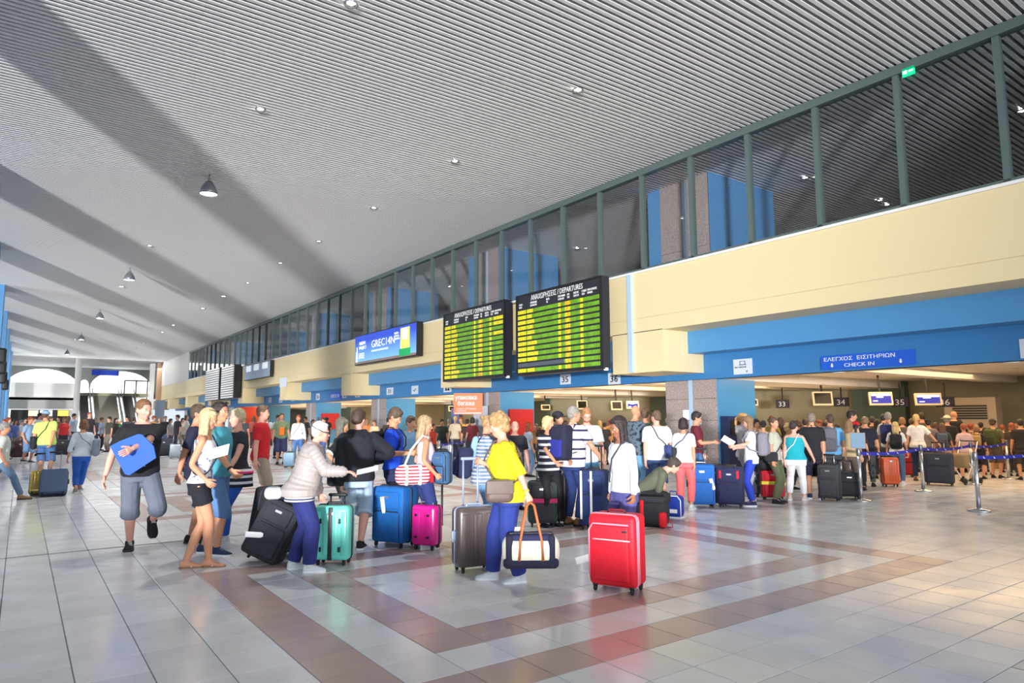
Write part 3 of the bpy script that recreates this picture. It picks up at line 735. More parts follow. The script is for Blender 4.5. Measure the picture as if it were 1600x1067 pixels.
plate_sign(875, 891, 585, 601, '35', 'white plate numbered 35 under the right departures board')
plate_sign(950, 968.5, 583, 601, '36', 'white plate numbered 36 on the blue beam')
plate_sign(604, 614, 606, 617, '31', 'white plate numbered 31 above the third pillar')
plate_sign(643, 653, 603, 616, '✓', 'white plate with a small black mark left of the luggage wrapping sign', fs=0.7)
plate_sign(693, 705, 603, 613, 'ΔΔ', 'white plate with two figures under the left departures board', fs=0.7)
for (x0, x1, y0, y1, s_, o_) in ((494, 499, 615, 625, '26', 'above the granite of the fourth pillar'), (535, 541, 615, 622, '28', 'just right of the far blue check-in sign'), (555, 562, 614, 621, '29', 'farther right of the far blue check-in sign'), (420, 424, 621, 629, '22', 'leftmost of the far three'), (436, 441, 621, 629, '23', 'middle of the far three'), (455, 460, 622, 627, '24', 'rightmost of the far three')):
    plate_sign(x0, x1, y0, y1, s_, 'white plate numbered %s, %s' % (s_, o_))
plate_sign(515, 532, 614, 624, 'CHECK IN', 'small far blue check-in sign on the blue beam', tm=M_w, bgm=M_signblue, grp='blue beam signs')
plate_sign(437, 448, 591, 605, '', 'plain white notice on the third cream corbel', X=XF-0.022, grp='white notices')
plate_sign(1592, 1625, 530, 560, '', 'blank white plate at the right edge of the blue beam', grp='white notices')
e, W_, HH = plate_sign(1145.5, 1174.5, 562, 585.5, '', 'white notice with a desk symbol and two lines of print', grp='white notices')
f_ = MB(); f_.bx(-0.004, 0, W_*0.35, W_*0.65, HH*0.84, HH*0.87).bx(-0.004, 0, W_*0.35, W_*0.38, HH*0.64, HH*0.87).bx(-0.004, 0, W_*0.62, W_*0.65, HH*0.64, HH*0.87).bx(-0.004, 0, W_*0.30, W_*0.70, HH*0.6, HH*0.64)
f_.build('symbol', M_k, e)
wtext('plate_text', 'SELF CHECK-IN', HH*0.13, M_k, e, W_*0.93, HH*0.42, -0.004, sx=1.0)
wtext('plate_text', '37', HH*0.16, M_k, e, W_*0.34, HH*0.12, -0.004)
# green exit sign on the glass
P = at_x(1410, 122, XF-0.03); Q = at_x(1429, 108, XF-0.03)
e = empty('exit_sign', (XF-0.05, Q.y, P.z), label='small green emergency exit sign on the window frame', cat='sign')
Wd = at_x(1410, 115, XF-0.03).y-Q.y
MB().bx(0, 0.04, 0, Wd, 0, 0.17).build('panel', mat('exit_green', (20, 190, 130), emit=(20, 200, 140), estr=1.2), e)
MB().bx(-0.005, 0, Wd*0.6, Wd*0.9, 0.05, 0.12).bx(-0.005, 0, Wd*0.1, Wd*0.45, 0.07, 0.10).build('running_figure', mat('exit_white', (230, 255, 240), emit=(230, 255, 240), estr=1.2), e)
# numbered plates and monitors over the counters
XS = 24.0
for (px, s_, o_) in ((1222, '33', 'first from the left, near the blue pillar'), (1314, '34', 'second from the left, right of the dark monitor'), (1406, '35', 'between the two blue lit monitors'), (1476, '36', 'last on the right')):
    P = at_x(px, 628 if px > 1300 else 631, XS)
    e = empty('counter_number', P, label='dark hanging plate numbered %s, %s' % (s_, o_), cat='sign', group='numbered plates over the counters')
    MB().bx(0, 0.05, -0.27, 0.27, -0.16, 0.16).build('panel', mat('plate_navy', (24, 26, 50), 0.5), e)
    MB().bx(0.02, 0.04, -0.02, 0.02, 0.16, 0.62).build('hanger', M_black, e)
    wtext('plate_text', s_, 0.27, mat('plate_ink', (200, 200, 214), 0.5), e, 0.0, -0.1, -0.006, align='CENTER', sx=1.2)
def monitor(px, py, w_, h_, X, lit, label, tilt=0.15):
    P = at_x(px, py, X)
    e = empty('monitor', P, label=label, cat='screen', group='monitors over the counters')
    e.rotation_euler = (0, R(12), math.atan2(-P.y, -P.x)-PI+R(16))
    MB().bx(0.03, 0.12, -w_/2, w_/2, -h_/2, h_/2).build('casing', mat('monitor_cream', (236, 216, 176), 0.5), e)
    MB().bx(0.022, 0.03, -w_/2+0.05, w_/2-0.05, -h_/2+0.05, h_/2-0.05).build('screen', mat('screen_off', (14, 12, 14), 0.2) if not lit else mat('screen_on', (20, 30, 120), 0.3, emit=(24, 40, 170), estr=0.9), e)
    if lit:
        M_s = mat('screen_white', (220, 226, 255), emit=(220, 226, 255), estr=1.2)
        MB().bx(0.016, 0.022, -w_/2+0.06, w_/2-0.06, h_/2-0.13, h_/2-0.06).bx(0.016, 0.022, -w_*0.1, w_*0.2, 0.02, 0.06).bx(0.016, 0.022, w_*0.15, w_*0.35, -0.1, -0.07).build('screen_text', M_s, e)
    MB().bx(0.07, 0.10, -0.03, 0.03, h_/2, h_/2+max(0.1, (ZSO+0.27-P.z-h_/2))).build('hanger', M_black, e)
for a_ in ((1286, 622, .62, 0.46, 21.5, 0, 'dark switched off monitor in a cream case above the queue, left of plate 34'),
           (1377, 622, .68, 0.42, 22, 1, 'larger blue lit monitor over the queue, left of the second one'), (1451, 623, .74, 0.38, 23, 1, 'smaller blue lit monitor over the queue, farthest right'),
           (1178, 628, 0.34, 0.26, 24, 0, 'small dark monitor just right of the blue pillar'),
           (910, 632, 0.5, 0.42, 21.5, 0, 'dark monitor above the man in a white polo shirt'), (964, 633, 0.5, 0.4, 21.5, 0, 'dark monitor left of the bald man in camouflage'),
           (989, 632, 0.55, 0.34, 21.5, 1, 'blue lit monitor above the bald man in camouflage'), (853, 636, 0.5, 0.3, 23.5, 0, 'dark monitor above the blond woman in stripes'),
           (707, 638, 0.5, 0.36, 23.5, 0, 'dark monitor left of the luggage wrapping sign')):
    monitor(a_[0], a_[1], *a_[2:])
# cash machine, ventilation box, wall notices
P = at_x(1523, 668, 25.5)
e = empty('air_conditioner', (25.2, P.y, 0), label='beige standing air conditioner with louvres by the back wall', cat='appliance')
MB().bx(0, 0.5, -0.75, 0.75, 0, 2.2).build('casing', mat('aircon_beige', (196, 178, 156), 0.5), e)
for k in range(6): MB().bx(-0.02, 0.01, -0.5, 0.5, 1.5+k*0.08, 1.55+k*0.08).build('louvre', M_dark, e)
for (px, py, lab) in ((1072, 648, 'small white notice on the granite pillar beside the pipe cover'), (1091, 655, 'white paper sheet on the near granite pillar')):
    P = at_x(px, py, XB+0.11)
    MB().bx(XB+0.105, XB+0.12, P.y-0.11, P.y+0.11, P.z-0.14, P.z+0.14).build('notice', M_w, label=lab, cat='notice')
MB().bx(XB+0.2, XB+0.95, 12.14-0.3, 12.14-0.04, 0, 1.62).bx(XB+0.3, XB+0.85, 12.14-0.32, 12.14-0.3, 1.1, 1.5, 1).build('self_service_kiosk', [mat('kiosk_navy', (26, 44, 92), 0.4), M_black], label='dark blue self service kiosk against the blue end of the pillar', cat='kiosk')
# luggage wrapping stand
P = at_x(742, 628, 15.3)
e = empty('wrapping_stand', (15.0, P.y, 0), R(48), label='blue and grey luggage wrapping stand with orange sign', cat='stand')
MB().bx(0, 0.9, -0.75, 0.75, 0, 0.95).bx(0.1, 0.9, 0.42, 0.75, 0.95, 2.0).build('cabinet', mat('stand_blue', (58, 84, 150), 0.4), e)
MB().bx(-0.02, 0.3, -0.8, -0.2, 0.0, 2.1).build('side_panel', mat('stand_grey', (140, 146, 160), 0.4), e)
MB().bx(-0.05, 0.06, -0.58, 0.62, 1.75, 2.62).build('sign_panel', mat('wrap_orange', (232, 112, 66), 0.5, emit=(232, 112, 66), estr=0.3), e)
text('sign_text', 'упаковка', 0.25, M_w, e, (-0.056, 0.56, 2.36), WX, WY, bold=0.003, sx=0.82)
text('sign_text', 'багажа', 0.25, M_w, e, (-0.056, 0.46, 2.12), WX, WY, bold=0.003, sx=0.82)
text('sign_text', 'ЗАЩИТА ЧЕМОДАНА\nНАДЕЖНО', 0.085, M_w, e, (-0.056, 0.52, 1.95), WX, WY, sx=0.95)
MB().bx(-0.06, -0.05, -0.55, 0.58, 1.78, 1.82).build('sign_line', M_w, e)
# red panels on the pillars' cladding
for k in (1, 3):
    y0 = 12.14+BAY*k
    MB().bx(XB+0.5, XB+1.7, y0-0.2, y0-0.05, 0.9, 1.95).build('red_cabinet', mat('red_box', (176, 22, 34), 0.5), label='red wall cabinet on the blue end of the %s pillar' % ('second' if k == 1 else 'fourth'), cat='cabinet')
y0 = 12.14+BAY*4
MB().bx(XB-0.1, XB+2.6, y0+8.3, y0+8.5, 0, ZSO).build('red_partition', mat('red_orange_wall', (190, 56, 24), 0.5), label='red orange partition beside the fifth pillar', cat='partition')
# check-in counters (mostly hidden by the queue)
for k in range(0, 26):
    y = 4.2+1.95*k
    e = empty('check_in_counter', (24.1, y, 0), label='check-in desk behind the queue, %s along from the right edge' % ORD[k], cat='counter', group='check-in desks along the back')
    MB().bx(0, 0.7, 0, 1.15, 0, 1.05).build('desk', mat('desk_wood', (150, 116, 84), 0.5), e)
    MB().bx(-0.06, 0.74, -0.02, 1.17, 1.05, 1.09).build('worktop', mat('desk_top', (196, 186, 170), 0.4), e)
    MB().bx(-0.2, 0.9, 1.2, 1.9, 0, 0.35).build('belt', M_dark, e)
# window scoreboard: speakers at the left edge
for k, (px, py, Y) in enumerate(((2, 556, 30), (3, 574, 34), (5, 590, 38.6), (8, 601, 44))):
    P = at_y(px, py, Y)
    MB().rbox(P, (0.3, 0.35, 0.55), 0.08).build('wall_speaker', M_black, label='small black speaker on the blue columns, %s from the top' % ['first', 'second', 'third', 'fourth'][k], cat='speaker', group='black speakers on the columns')
# stanchions and belts
M_belt = mat('queue_belt_blue', (40, 44, 160), 0.5)
def stanchion(x, y, label):
    e = empty('queue_post', (x, y, 0), label=label, cat='barrier post', group='steel queue barrier posts')
    MB().lathe((0, 0, 0), [(0.0, 0.0), (0.17, 0.0), (0.175, 0.012), (0.165, 0.03), (0.05, 0.05), (0.035, 0.06), (0, 0.06)], 28).build('base', M_steel, e)
    MB().tube([(0, 0, 0.05), (0, 0, 0.94)], 0.034, 16).build('pole', M_steel, e)
    MB().lathe((0, 0, 0), [(0.0, 0.99), (0.036, 0.985), (0.04, 0.975), (0.04, 0.85), (0.034, 0.84)], 16).build('belt_head', mat('head_grey', (120, 122, 130), 0.3, metal=0.6), e)
    return e
POST = {}
def sp(nm, px, py, label): P = at_z(px, py); POST[nm] = (P.x, P.y); stanchion(P.x, P.y, label)
sp('a', 1530, 799, 'steel queue post nearest the camera at the right, carrying the lower belt')
sp('b', 1443, 768, 'steel queue post between the black suitcase and the long haired girl')
sp('c', 1346, 783, 'steel queue post with a framed notice on top, left of the others')
sp('d', 1577, 749, 'far steel queue post at the right edge')
sp('e', 1521, 757, 'steel queue post just behind the nearest one, by the pushchair')
sp('g', 686, 745, 'steel queue post before the silver suitcase')
sp('h', 706, 740, 'steel queue post right of the silver suitcase')
sp('i', 726, 736, 'thin far steel queue post by the wrapping stand')
sp('f', 1660, 775, 'steel queue post outside the right edge')
def belt(p, q, label):
    a = Vector((*POST[p], 0.9)); b = Vector((*POST[q], 0.9)); d = (b-a); n = Vector((-d.y, d.x, 0)).normalized()*0.0015
    N = 12; mb = MB(); V = []
    for k in range(N+1):
        t = k/N; c = a+d*t+Vector((0, 0, -0.05*4*t*(1-t)))
        for s_ in (1, -1):
            for dz in (-0.03, 0.03): V.append(c+n*s_+Vector((0, 0, dz)))
    F = []
    for k in range(N):
        i = 4*k; F += [(i, i+1, i+5, i+4), (i+2, i+6, i+7, i+3), (i+1, i+3, i+7, i+5), (i, i+4, i+6, i+2)]
    mb.add(V, F)
    e = mb.build('queue_belt', M_belt, label=label, cat='belt barrier')
    mk = MB(); L_ = d.length; k = 0.35
    while k < L_-0.2:
        t = k/L_; c = a+d*t+Vector((0, 0, -0.2*t*(1-t))); u = d.normalized()
        side = n if (n.dot(c) < 0) else -n
        fr_ = (c+side*1.3, u, (0, 0, 1), side.normalized())
        mk.plate([(-0.035, 0.015), (-0.02, -0.01), (0.03, -0.02), (0.035, -0.008), (0, 0), (-0.022, 0.02)], 0.001, fr_); k += 0.42
    mk.build('printed_mark', M_w, e)
belt('c', 'b', 'blue queue belt from the notice post to the middle post')
belt('b', 'e', 'blue queue belt from the middle post to the post by the pushchair')
belt('e', 'd', 'far blue queue belt running to the post at the right edge')
belt('a', 'f', 'lower blue queue belt from the nearest post off the right edge')
belt('g', 'h', 'blue queue belt over the silver suitcase, left stretch')
belt('h', 'i', 'blue queue belt right of the silver suitcase')
x_, y_ = POST['c']
e = empty('post_notice', (x_, y_, 0.985), label='small upright framed notice fixed on the left queue post', cat='notice')
e.rotation_euler = (0, 0, R(-70))
MB().bx(-0.13, 0.13, -0.012, 0.012, 0.0, 0.30).build('frame', M_steel, e)
MB().bx(-0.11, 0.11, 0.012, 0.015, 0.02, 0.28).bx(-0.11, 0.11, -0.015, -0.012, 0.02, 0.28).build('sheet', mat('notice_blue_grey', (120, 150, 176), 0.4), e)
# the bright streetscape outside the left facade
# ------------------------------------------------------------------ people
S2 = D.scenes.new('workshop')
def remesh(mb, voxel, smooth=3, name='body'):
    me = mb.mesh(name); o = D.objects.new('tmp_remesh', me); S2.collection.objects.link(o)
    m = o.modifiers.new('r', 'REMESH'); m.mode = 'VOXEL'; m.voxel_size = voxel; m.use_smooth_shade = True
    if smooth:
        m = o.modifiers.new('s', 'SMOOTH'); m.factor = 0.5; m.iterations = smooth
    with bpy.context.temp_override(scene=S2, view_layer=S2.view_layers[0]):
        dg = bpy.context.evaluated_depsgraph_get()
        out = D.meshes.new_from_object(o.evaluated_get(dg))
    D.objects.remove(o); D.meshes.remove(me); out.name = name; return out
def mesh_np(me):
    n = len(me.vertices); V = np.empty(n*3); me.vertices.foreach_get('co', V); V = V.reshape(-1, 3)
    F = [tuple(p.vertices) for p in me.polygons]; return V, F
def rotx(a): c, s = math.cos(a), math.sin(a); return np.array([[1, 0, 0], [0, c, -s], [0, s, c]])
def roty(a): c, s = math.cos(a), math.sin(a); return np.array([[c, 0, s], [0, 1, 0], [-s, 0, c]])
def rotz(a): c, s = math.cos(a), math.sin(a); return np.array([[c, -s, 0], [s, c, 0], [0, 0, 1]])
def unit(v): v = np.array(v, float); return v/(np.linalg.norm(v)+1e-9)
def ik(a, t, l1, l2, pole):
    a = np.array(a, float); t = np.array(t, float); d = t-a; L = np.linalg.norm(d); mx = (l1+l2)*0.995
    if L > mx: d = d/L*mx; L = mx; t = a+d
    x = (l1*l1-l2*l2+L*L)/(2*L); h = math.sqrt(max(l1*l1-x*x, 1e-6)); dn = d/L
    p = np.array(pole, float); p = p-dn*np.dot(p, dn); p = unit(p)
    return a+dn*x+p*h, t
PROF = {'m': [(0.80, .10, .085, 0), (0.86, .150, .105, -.01), (0.93, .168, .118, -.012), (1.02, .160, .108, 0), (1.12, .152, .105, .004), (1.24, .168, .115, .006), (1.34, .180, .114, .0), (1.41, .165, .098, -.01), (1.455, .105, .075, -.012), (1.49, .058, .056, -.008)],
        'f': [(0.80, .10, .085, 0), (0.86, .162, .112, -.012), (0.93, .172, .122, -.016), (1.01, .150, .102, 0), (1.09, .128, .090, .002), (1.18, .138, .098, .008), (1.27, .150, .115, .018), (1.34, .155, .100, .004), (1.41, .138, .084, -.008), (1.455, .080, .062, -.01), (1.49, .046, .046, -.006)]}
class Body:
    def __init__(s, h=1.75, sex='m', w=1.0, belly=0.0, lean=0, side=0, hl=None, hr=None, fl=None, fr=None, head=(0, 0), pole_l=None, pole_r=None, kneel=None, kneer=None, drop=0.0, curl=0.35, nl=None, nr=None, bend=0, curl_l=None, curl_r=None, toe_l=0, toe_r=0, twist=0):
        s.h, s.sex, s.w = h, sex, w; s.sc = h/1.75; s.belly = belly; s.lean = R(lean); s.side = R(side); s.bend = R(bend)
        s.drop = drop; s.headrot = head; k = s.sc; s.twist = R(twist)
        s.Rt = rotz(s.twist) @ roty(s.side) @ rotx(-s.lean)
        s.piv = np.array([0, 0, 0.95-drop/k])
        sw = 0.178 if sex == 'm' else 0.152
        sw *= 0.8+0.2*w
        s.SL, s.SR = s.T((-sw, -.008, 1.388)), s.T((sw, -.008, 1.388))
        ul, fl_ = (0.285, 0.255) if sex == 'm' else (0.272, 0.242)
        hl = (-0.27, 0.03, 0.84) if hl is None else np.array(hl)/k
        hr = (0.27, 0.03, 0.84) if hr is None else np.array(hr)/k
        s.EL, s.WL = ik(s.SL, hl, ul, fl_, pole_l if pole_l is not None else (-0.5, -1, -0.15))
        s.ER, s.WR = ik(s.SR, hr, ul, fl_, pole_r if pole_r is not None else (0.5, -1, -0.15))
        fl = (-0.10, 0.0, 0) if fl is None else np.array(fl)/k; fr = (0.10, 0.0, 0) if fr is None else np.array(fr)/k
        fl, fr = np.array(fl, float), np.array(fr, float)
        for ft in (fl, fr):
            dd = math.hypot(ft[0], ft[1])
            if ft[2] < .02 and dd > .40: ft[0] *= .40/dd; ft[1] *= .40/dd
            dxy = math.hypot(ft[0]-(.088 if ft[0] > 0 else -.088), ft[1]); need = ft[2]+.085+math.sqrt(max(.01, .838**2-dxy**2))
            if ft[2] < .02 and 0.90-drop/k > need: drop = (0.90-need)*k
        if drop > s.drop: s.piv[2] -= (drop-s.drop)/k; d_ = (drop-s.drop)/k; s.drop = drop; [setattr(s, q, getattr(s, q)-np.array([0, 0, d_])) for q in ('SL', 'SR', 'EL', 'ER')]
        s.EL, s.WL = ik(s.SL, hl, ul, fl_, pole_l if pole_l is not None else (-0.5, -1, -0.15)); s.ER, s.WR = ik(s.SR, hr, ul, fl_, pole_r if pole_r is not None else (0.5, -1, -0.15))
        hz = 0.90-drop/k
        s.HL, s.HR = np.array([-.088, -.005, hz]), np.array([.088, -.005, hz])
        s.KL, s.AL = ik(s.HL, fl+np.array([0, 0, .085]), 0.425, 0.42, kneel if kneel is not None else (-0.12, 1, 0.1))
        s.KR, s.AR = ik(s.HR, fr+np.array([0, 0, .085]), 0.425, 0.42, kneer if kneer is not None else (0.12, 1, 0.1))
        s.toe = (R(toe_l), R(toe_r)); s.curl = (curl_l if curl_l is not None else curl, curl_r if curl_r is not None else curl)
        s.palm = (nl, nr)
        s.Hc = s.T((0, .012, 1.625)); yw, pt = R(head[0]), R(head[1])
        s.Rh = s.Rt @ rotz(-yw) @ rotx(-pt) if True else None
        # the head keeps upright when the trunk leans, apart from its own pitch
        s.Rh = rotz(s.twist) @ rotz(-yw) @ rotx(-(pt+s.lean*0.45))
    def T(s, p):
        p = np.array(p, float)
        if p[2] > 0.95:
            q = p-np.array([0, 0, 0.95]); return s.Rt @ q + s.piv
        return p-np.array([0, 0, s.drop/s.sc])
    def ring(s, z, hw, hd, yo, n=20, inf=0.0):
        a = np.linspace(0, 2*PI, n, endpoint=False)
        b = s.belly*math.exp(-((z-1.07)/0.13)**2)
        f = 1+(s.w-1)*(1.0 if z < 1.3 else 0.5 if z < 1.43 else 0.15)
        ca, sa = np.cos(a), np.sin(a); e = 0.85
        x = np.sign(ca)*np.abs(ca)**e*(hw*f+inf+b*0.25)
        y = np.sign(sa)*np.abs(sa)**e*(hd*f+inf+b*0.5)+yo+b*0.45
        # smooth weight for the lean so that the waist bends softly
        P = np.stack([x, y, np.full(n, z)], 1)
        t = min(max((z-0.90)/0.14, 0), 1); t = t*t*(3-2*t)
        base = P-np.array([0, 0, s.drop/s.sc])
        q = (P-np.array([0, 0, 0.95])) @ s.Rt.T + s.piv
        return base*(1-t)+q*t
    def prof(s, z):
        pr = PROF[s.sex]; zs = [p[0] for p in pr]
        return [float(np.interp(z, zs, [p[i] for p in pr])) for i in (1, 2, 3)]
    def torso(s, mb, z0, z1, inf=0.0, n=20, flare=0.0, steps=None, ripple=0.0, mi=0):
        zs = sorted(set([z0, z1]+[p[0] for p in PROF[s.sex] if z0 < p[0] < z1]+list(np.arange(z0, z1, 0.045))))
        if ripple: zs = list(np.arange(z0, z1+1e-6, 0.0125))
        rings = []
        for i, z in enumerate(zs):
            hw, hd, yo = s.prof(max(z, 0.86) if z < 0.95 else z)
            fl = flare*max(0, (1.0-z)/0.2)
            rp = ripple*(0.5+0.5*math.cos(2*PI*(z-z0)/0.05)) if ripple else 0
            rings.append(s.ring(z, hw, hd, yo, n, inf+fl-rp))
        mb.loft(rings, mi)
    def limb(s, mb, pts, rads, inf=0, seg=12, frac=1.0, flare=0.0, mi=0, ripple=0.0, start=0.0, ends=True):
        """pts chain with radii, cut at fraction of its length"""
        P = [np.array(p) for p in pts]; L = [np.linalg.norm(P[i+1]-P[i]) for i in range(len(P)-1)]; tot = sum(L)
        cum = [0]+list(np.cumsum(L)); n = 26 if not ripple else 60; out = []; rr = []
        for k in range(n+1):
            d = start+(tot*frac-start)*k/n; i = max(j for j in range(len(L)) if cum[j] <= d+1e-9)
            t = (d-cum[i])/L[i]; out.append(P[i]+(P[i+1]-P[i])*min(t, 1)); r = rads[i]+(rads[i+1]-rads[i])*min(t, 1)
            rp = ripple*(0.5+0.5*math.cos(2*PI*d/0.05)) if ripple else 0
            rr.append(r+inf+flare*(k/n)**2-rp)
        if not ripple:
            # soften the corner at the joint
            q = np.array(out); q2 = q.copy()
            for _ in range(2): q2[1:-1] = 0.25*q2[:-2]+0.5*q2[1:-1]+0.25*q2[2:]
            out = list(q2)
        mb.tube(out, rr, seg, mi, ends=ends)
    def arm(s, side):
        S, E, W_ = (s.SL, s.EL, s.WL) if side < 0 else (s.SR, s.ER, s.WR)
        g = (1.0 if s.sex == 'm' else 0.82)*(0.7+0.3*s.w)
        m1 = S+(E-S)*0.4; m2 = E+(W_-E)*0.3
        return [S, m1, E, m2, W_], [.053*g, .049*g, .040*g, .041*g, .027*g]
    def leg(s, side):
        A, K, F = (s.HL, s.KL, s.AL) if side < 0 else (s.HR, s.KR, s.AR)
        g = 0.65+0.35*s.w
        m1 = A+(K-A)*0.35; c = K+(F-K)*0.3
        back = unit(np.cross(F-A, (1, 0, 0)))*0.012
        return [A, m1, K, c+np.array([0, -0.012, 0]), F], [.092*g, .083*g, .056*g, .056*g*(1.05), .036]
    def foot(s, mb, side, inf=0.0, mi=0, sole=False):
        A = s.AL if side < 0 else s.AR; tilt = s.toe[0 if side < 0 else 1]
        out = R(8)*(-side)
        M = rotz(out) @ rotx(-tilt)
        g = 0.92 if s.sex == 'f' else 1.0
        data = [(-.070, .022, .020, .045), (-.058, .032, .040, .050), (-.03, .036, .052, .052), (.01, .037, .050, .052), (.06, .042, .035, .036), (.10, .046, .027, .028), (.14, .045, .021, .022), (.175, .034, .016, .018), (.19, .018, .010, .014)]
        rings = []
        if sole:
            for y, hw, hz, cz in data:
                a = [(-hw*1.05-inf, 0.0), (hw*1.05+inf, 0.0), (hw*1.1+inf, .022), (-hw*1.1-inf, .022)]
                yy = y*1.07*g
                rings.append(np.array([(x, yy, z-.085) for x, z in a]))
        else:
            for y, hw, hz, cz in data:
                a = np.linspace(0, 2*PI, 12, endpoint=False)
                z = np.sin(a)*(hz+inf)+cz
                rings.append(np.stack([np.cos(a)*(hw+inf)*(1-0.15*np.sin(a)), np.full(12, y*g*(1+inf*4)), np.maximum(z, .006)-.085], 1))
        rings = [r @ M.T + A for r in rings]
        mb.loft(rings, mi, smooth=not sole)
        return M, A
    def hand(s, mb, side, seg=6):
        E, W_ = (s.EL, s.WL) if side < 0 else (s.ER, s.WR); pn = s.palm[0 if side < 0 else 1]; cu = s.curl[0 if side < 0 else 1]
        d = unit(W_-E); n = np.array(pn if pn is not None else (-side, 0.25, 0.0), float); n = unit(n-d*np.dot(n, d)); l = np.cross(d, n)
        # thumb side: forward / up
        if np.dot(l, np.array((0, 1, 0.6))) < 0: l = -l
        g = 0.9 if s.sex == 'f' else 1.0
        R4 = [(-.030, .072, .9), (-.010, .080, 1.0), (.010, .078, 1.06), (.030, .070, .96)]  # pinky..index by lateral offset
        for off, base, ln in [(-.030, .080, .80), (-.010, .086, 1.0), (.011, .087, 1.08), (.031, .083, .98)]:
            p = W_+d*base*g*0.92+l*off*g; dirv = d.copy(); pts = [p-d*0.03, p]; rr = [.0095*g, .0098*g]
            for q, seg_l in enumerate((.040, .026, .020)):
                a = cu*(0.75+0.5*q)*1.15
                c, s_ = math.cos(a), math.sin(a); dirv = unit(dirv*c+n*s_); p = p+dirv*seg_l*ln*g; pts.append(p); rr.append((.0092, .0084, .0066)[q]*g)
            mb.tube(pts, rr, seg, ends=False)
        p = W_+d*.022+l*.030*g; dirv = unit(d*0.75+l*0.75+n*0.25); pts = [W_+d*.01+l*.012, p]; rr = [.014*g, .0135*g]
        for q, seg_l in enumerate((.034, .028, .022)):
            dirv = unit(dirv*1.0+d*0.25+n*cu*0.5); p = p+dirv*seg_l*g; pts.append(p); rr.append((.0118, .0102, .0078)[q]*g)
        mb.tube(pts, rr, seg, ends=False)
    def palm_mb(s, mb, side):
        E, W_ = (s.EL, s.WL) if side < 0 else (s.ER, s.WR); pn = s.palm[0 if side < 0 else 1]
        d = unit(W_-E); n = np.array(pn if pn is not None else (-side, 0.25, 0.0), float); n = unit(n-d*np.dot(n, d))
        g = 0.9 if s.sex == 'f' else 1.0
        mb.tube([W_-d*.02, W_+d*.02, W_+d*.055*g, W_+d*.088*g], [.026*g, .036*g, .043*g, .041*g], 12, up=n, flat=[.75, .5, .42, .38])
    def headp(s, p): return s.Rh @ np.array(p, float)+s.Hc
    def head(s, mb, k=1.0):
        R_ = s.Rh
        E = lambda c, r, rr=None: mb.ell(s.headp(c), r, 0, 14, 10, R_ if rr is None else R_ @ rr)
        E((0, -.012, .030), (.076, .096, .093)); E((0, .018, -.012), (.066, .076, .085))
        E((0, .030, -.058), (.054, .058, .052)); E((0, .058, -.092), (.026, .026, .021)); E((0, .045, -.075), (.040, .036, .035))
        E((0, .076, .022), (.050, .018, .014))                       # brow
        E((0, .094, -.012), (.0105, .013, .026), rotx(0.35)); E((0, .103, -.028), (.016, .014, .011))   # nose
        E((0, .084, -.064), (.022, .013, .012))                      # mouth area
        for x in (-1, 1):
            E((x*.040, .062, -.030), (.022, .022, .022))             # cheek
            E((x*.076, -.006, -.008), (.010, .019, .030), rotz(x*0.35)) # ear
    def full(s, voxel, name='body', feet=True, hands=True, fseg=6):
        mb = MB()
        s.torso(mb, 0.80, 1.49)
        nk = .052 if s.sex == 'm' else .043
        nb = s.T((0, -.02, 1.42)); mb.tube([nb, s.T((0, -.01, 1.50)), s.Hc+s.Rh @ np.array((0, -.012, -.06))], [nk*1.35, nk*1.05, nk], 14, ends=True)
        # shoulders
        for sd in (-1, 1):
            a, r = s.arm(sd)
            c = s.T((0, -.01, 1.43)); mb.tube([c, a[0]+np.array((0, 0, .012))], [.055, r[0]*0.92], 12, ends=True)
            s.limb(mb, a, r); s.limb(mb, *s.leg(sd))
            s.palm_mb(mb, sd)
            if feet: s.foot(mb, sd)
        s.head(mb)
        me = remesh(mb, voxel, 2 if voxel < .013 else 1, name)
        V, F = mesh_np(me); D.meshes.remove(me)
        out = MB().add(V, F, 0, True)
        if hands:
            for sd in (-1, 1): s.hand(out, sd, fseg)
        out.v = [v*s.sc for v in out.v]
        return out.mesh(name)
    def cloth(s, mb, voxel, name):
        me = remesh(mb, voxel, 3 if voxel < .016 else 1, name)
        V, F = mesh_np(me); D.meshes.remove(me)
        return MB().add(V*s.sc, F, 0, True).mesh(name)
    def scaled(s, mb, name):
        mb.v = [v*s.sc for v in mb.v]; return mb.mesh(name)

def cloth_wave(V, amp=0.006, f=9.0):
    return V
SKINS = {'light': (222, 176, 152), 'tan': (206, 148, 116), 'pink': (228, 168, 148), 'brown': (166, 112, 84), 'olive': (196, 146, 114), 'pale': (236, 196, 178)}
def M_skin(k): return mat('skin_'+k, SKINS[k], 0.55, noise=0.04, nscale=12)
def M_hair(c): return mat('hair_%d_%d_%d' % c, c, 0.5, noise=0.30, nscale=26, bump=0.7, bscale=60)
def M_cloth(c, kind='', **kw):
    k = 'cloth_%s_%s' % ('_'.join(map(str, c)), kind)
    base = dict(noise=0.06, nscale=7, bump=1.0, bscale=9); base.update(kw)
    return mat(k, c, 0.85, **base)
M_eye = mat('eye_white', (236, 232, 228), 0.25); M_iris = mat('iris_dark', (44, 34, 30), 0.25); M_lip = mat('lips', (176, 96, 90), 0.5)

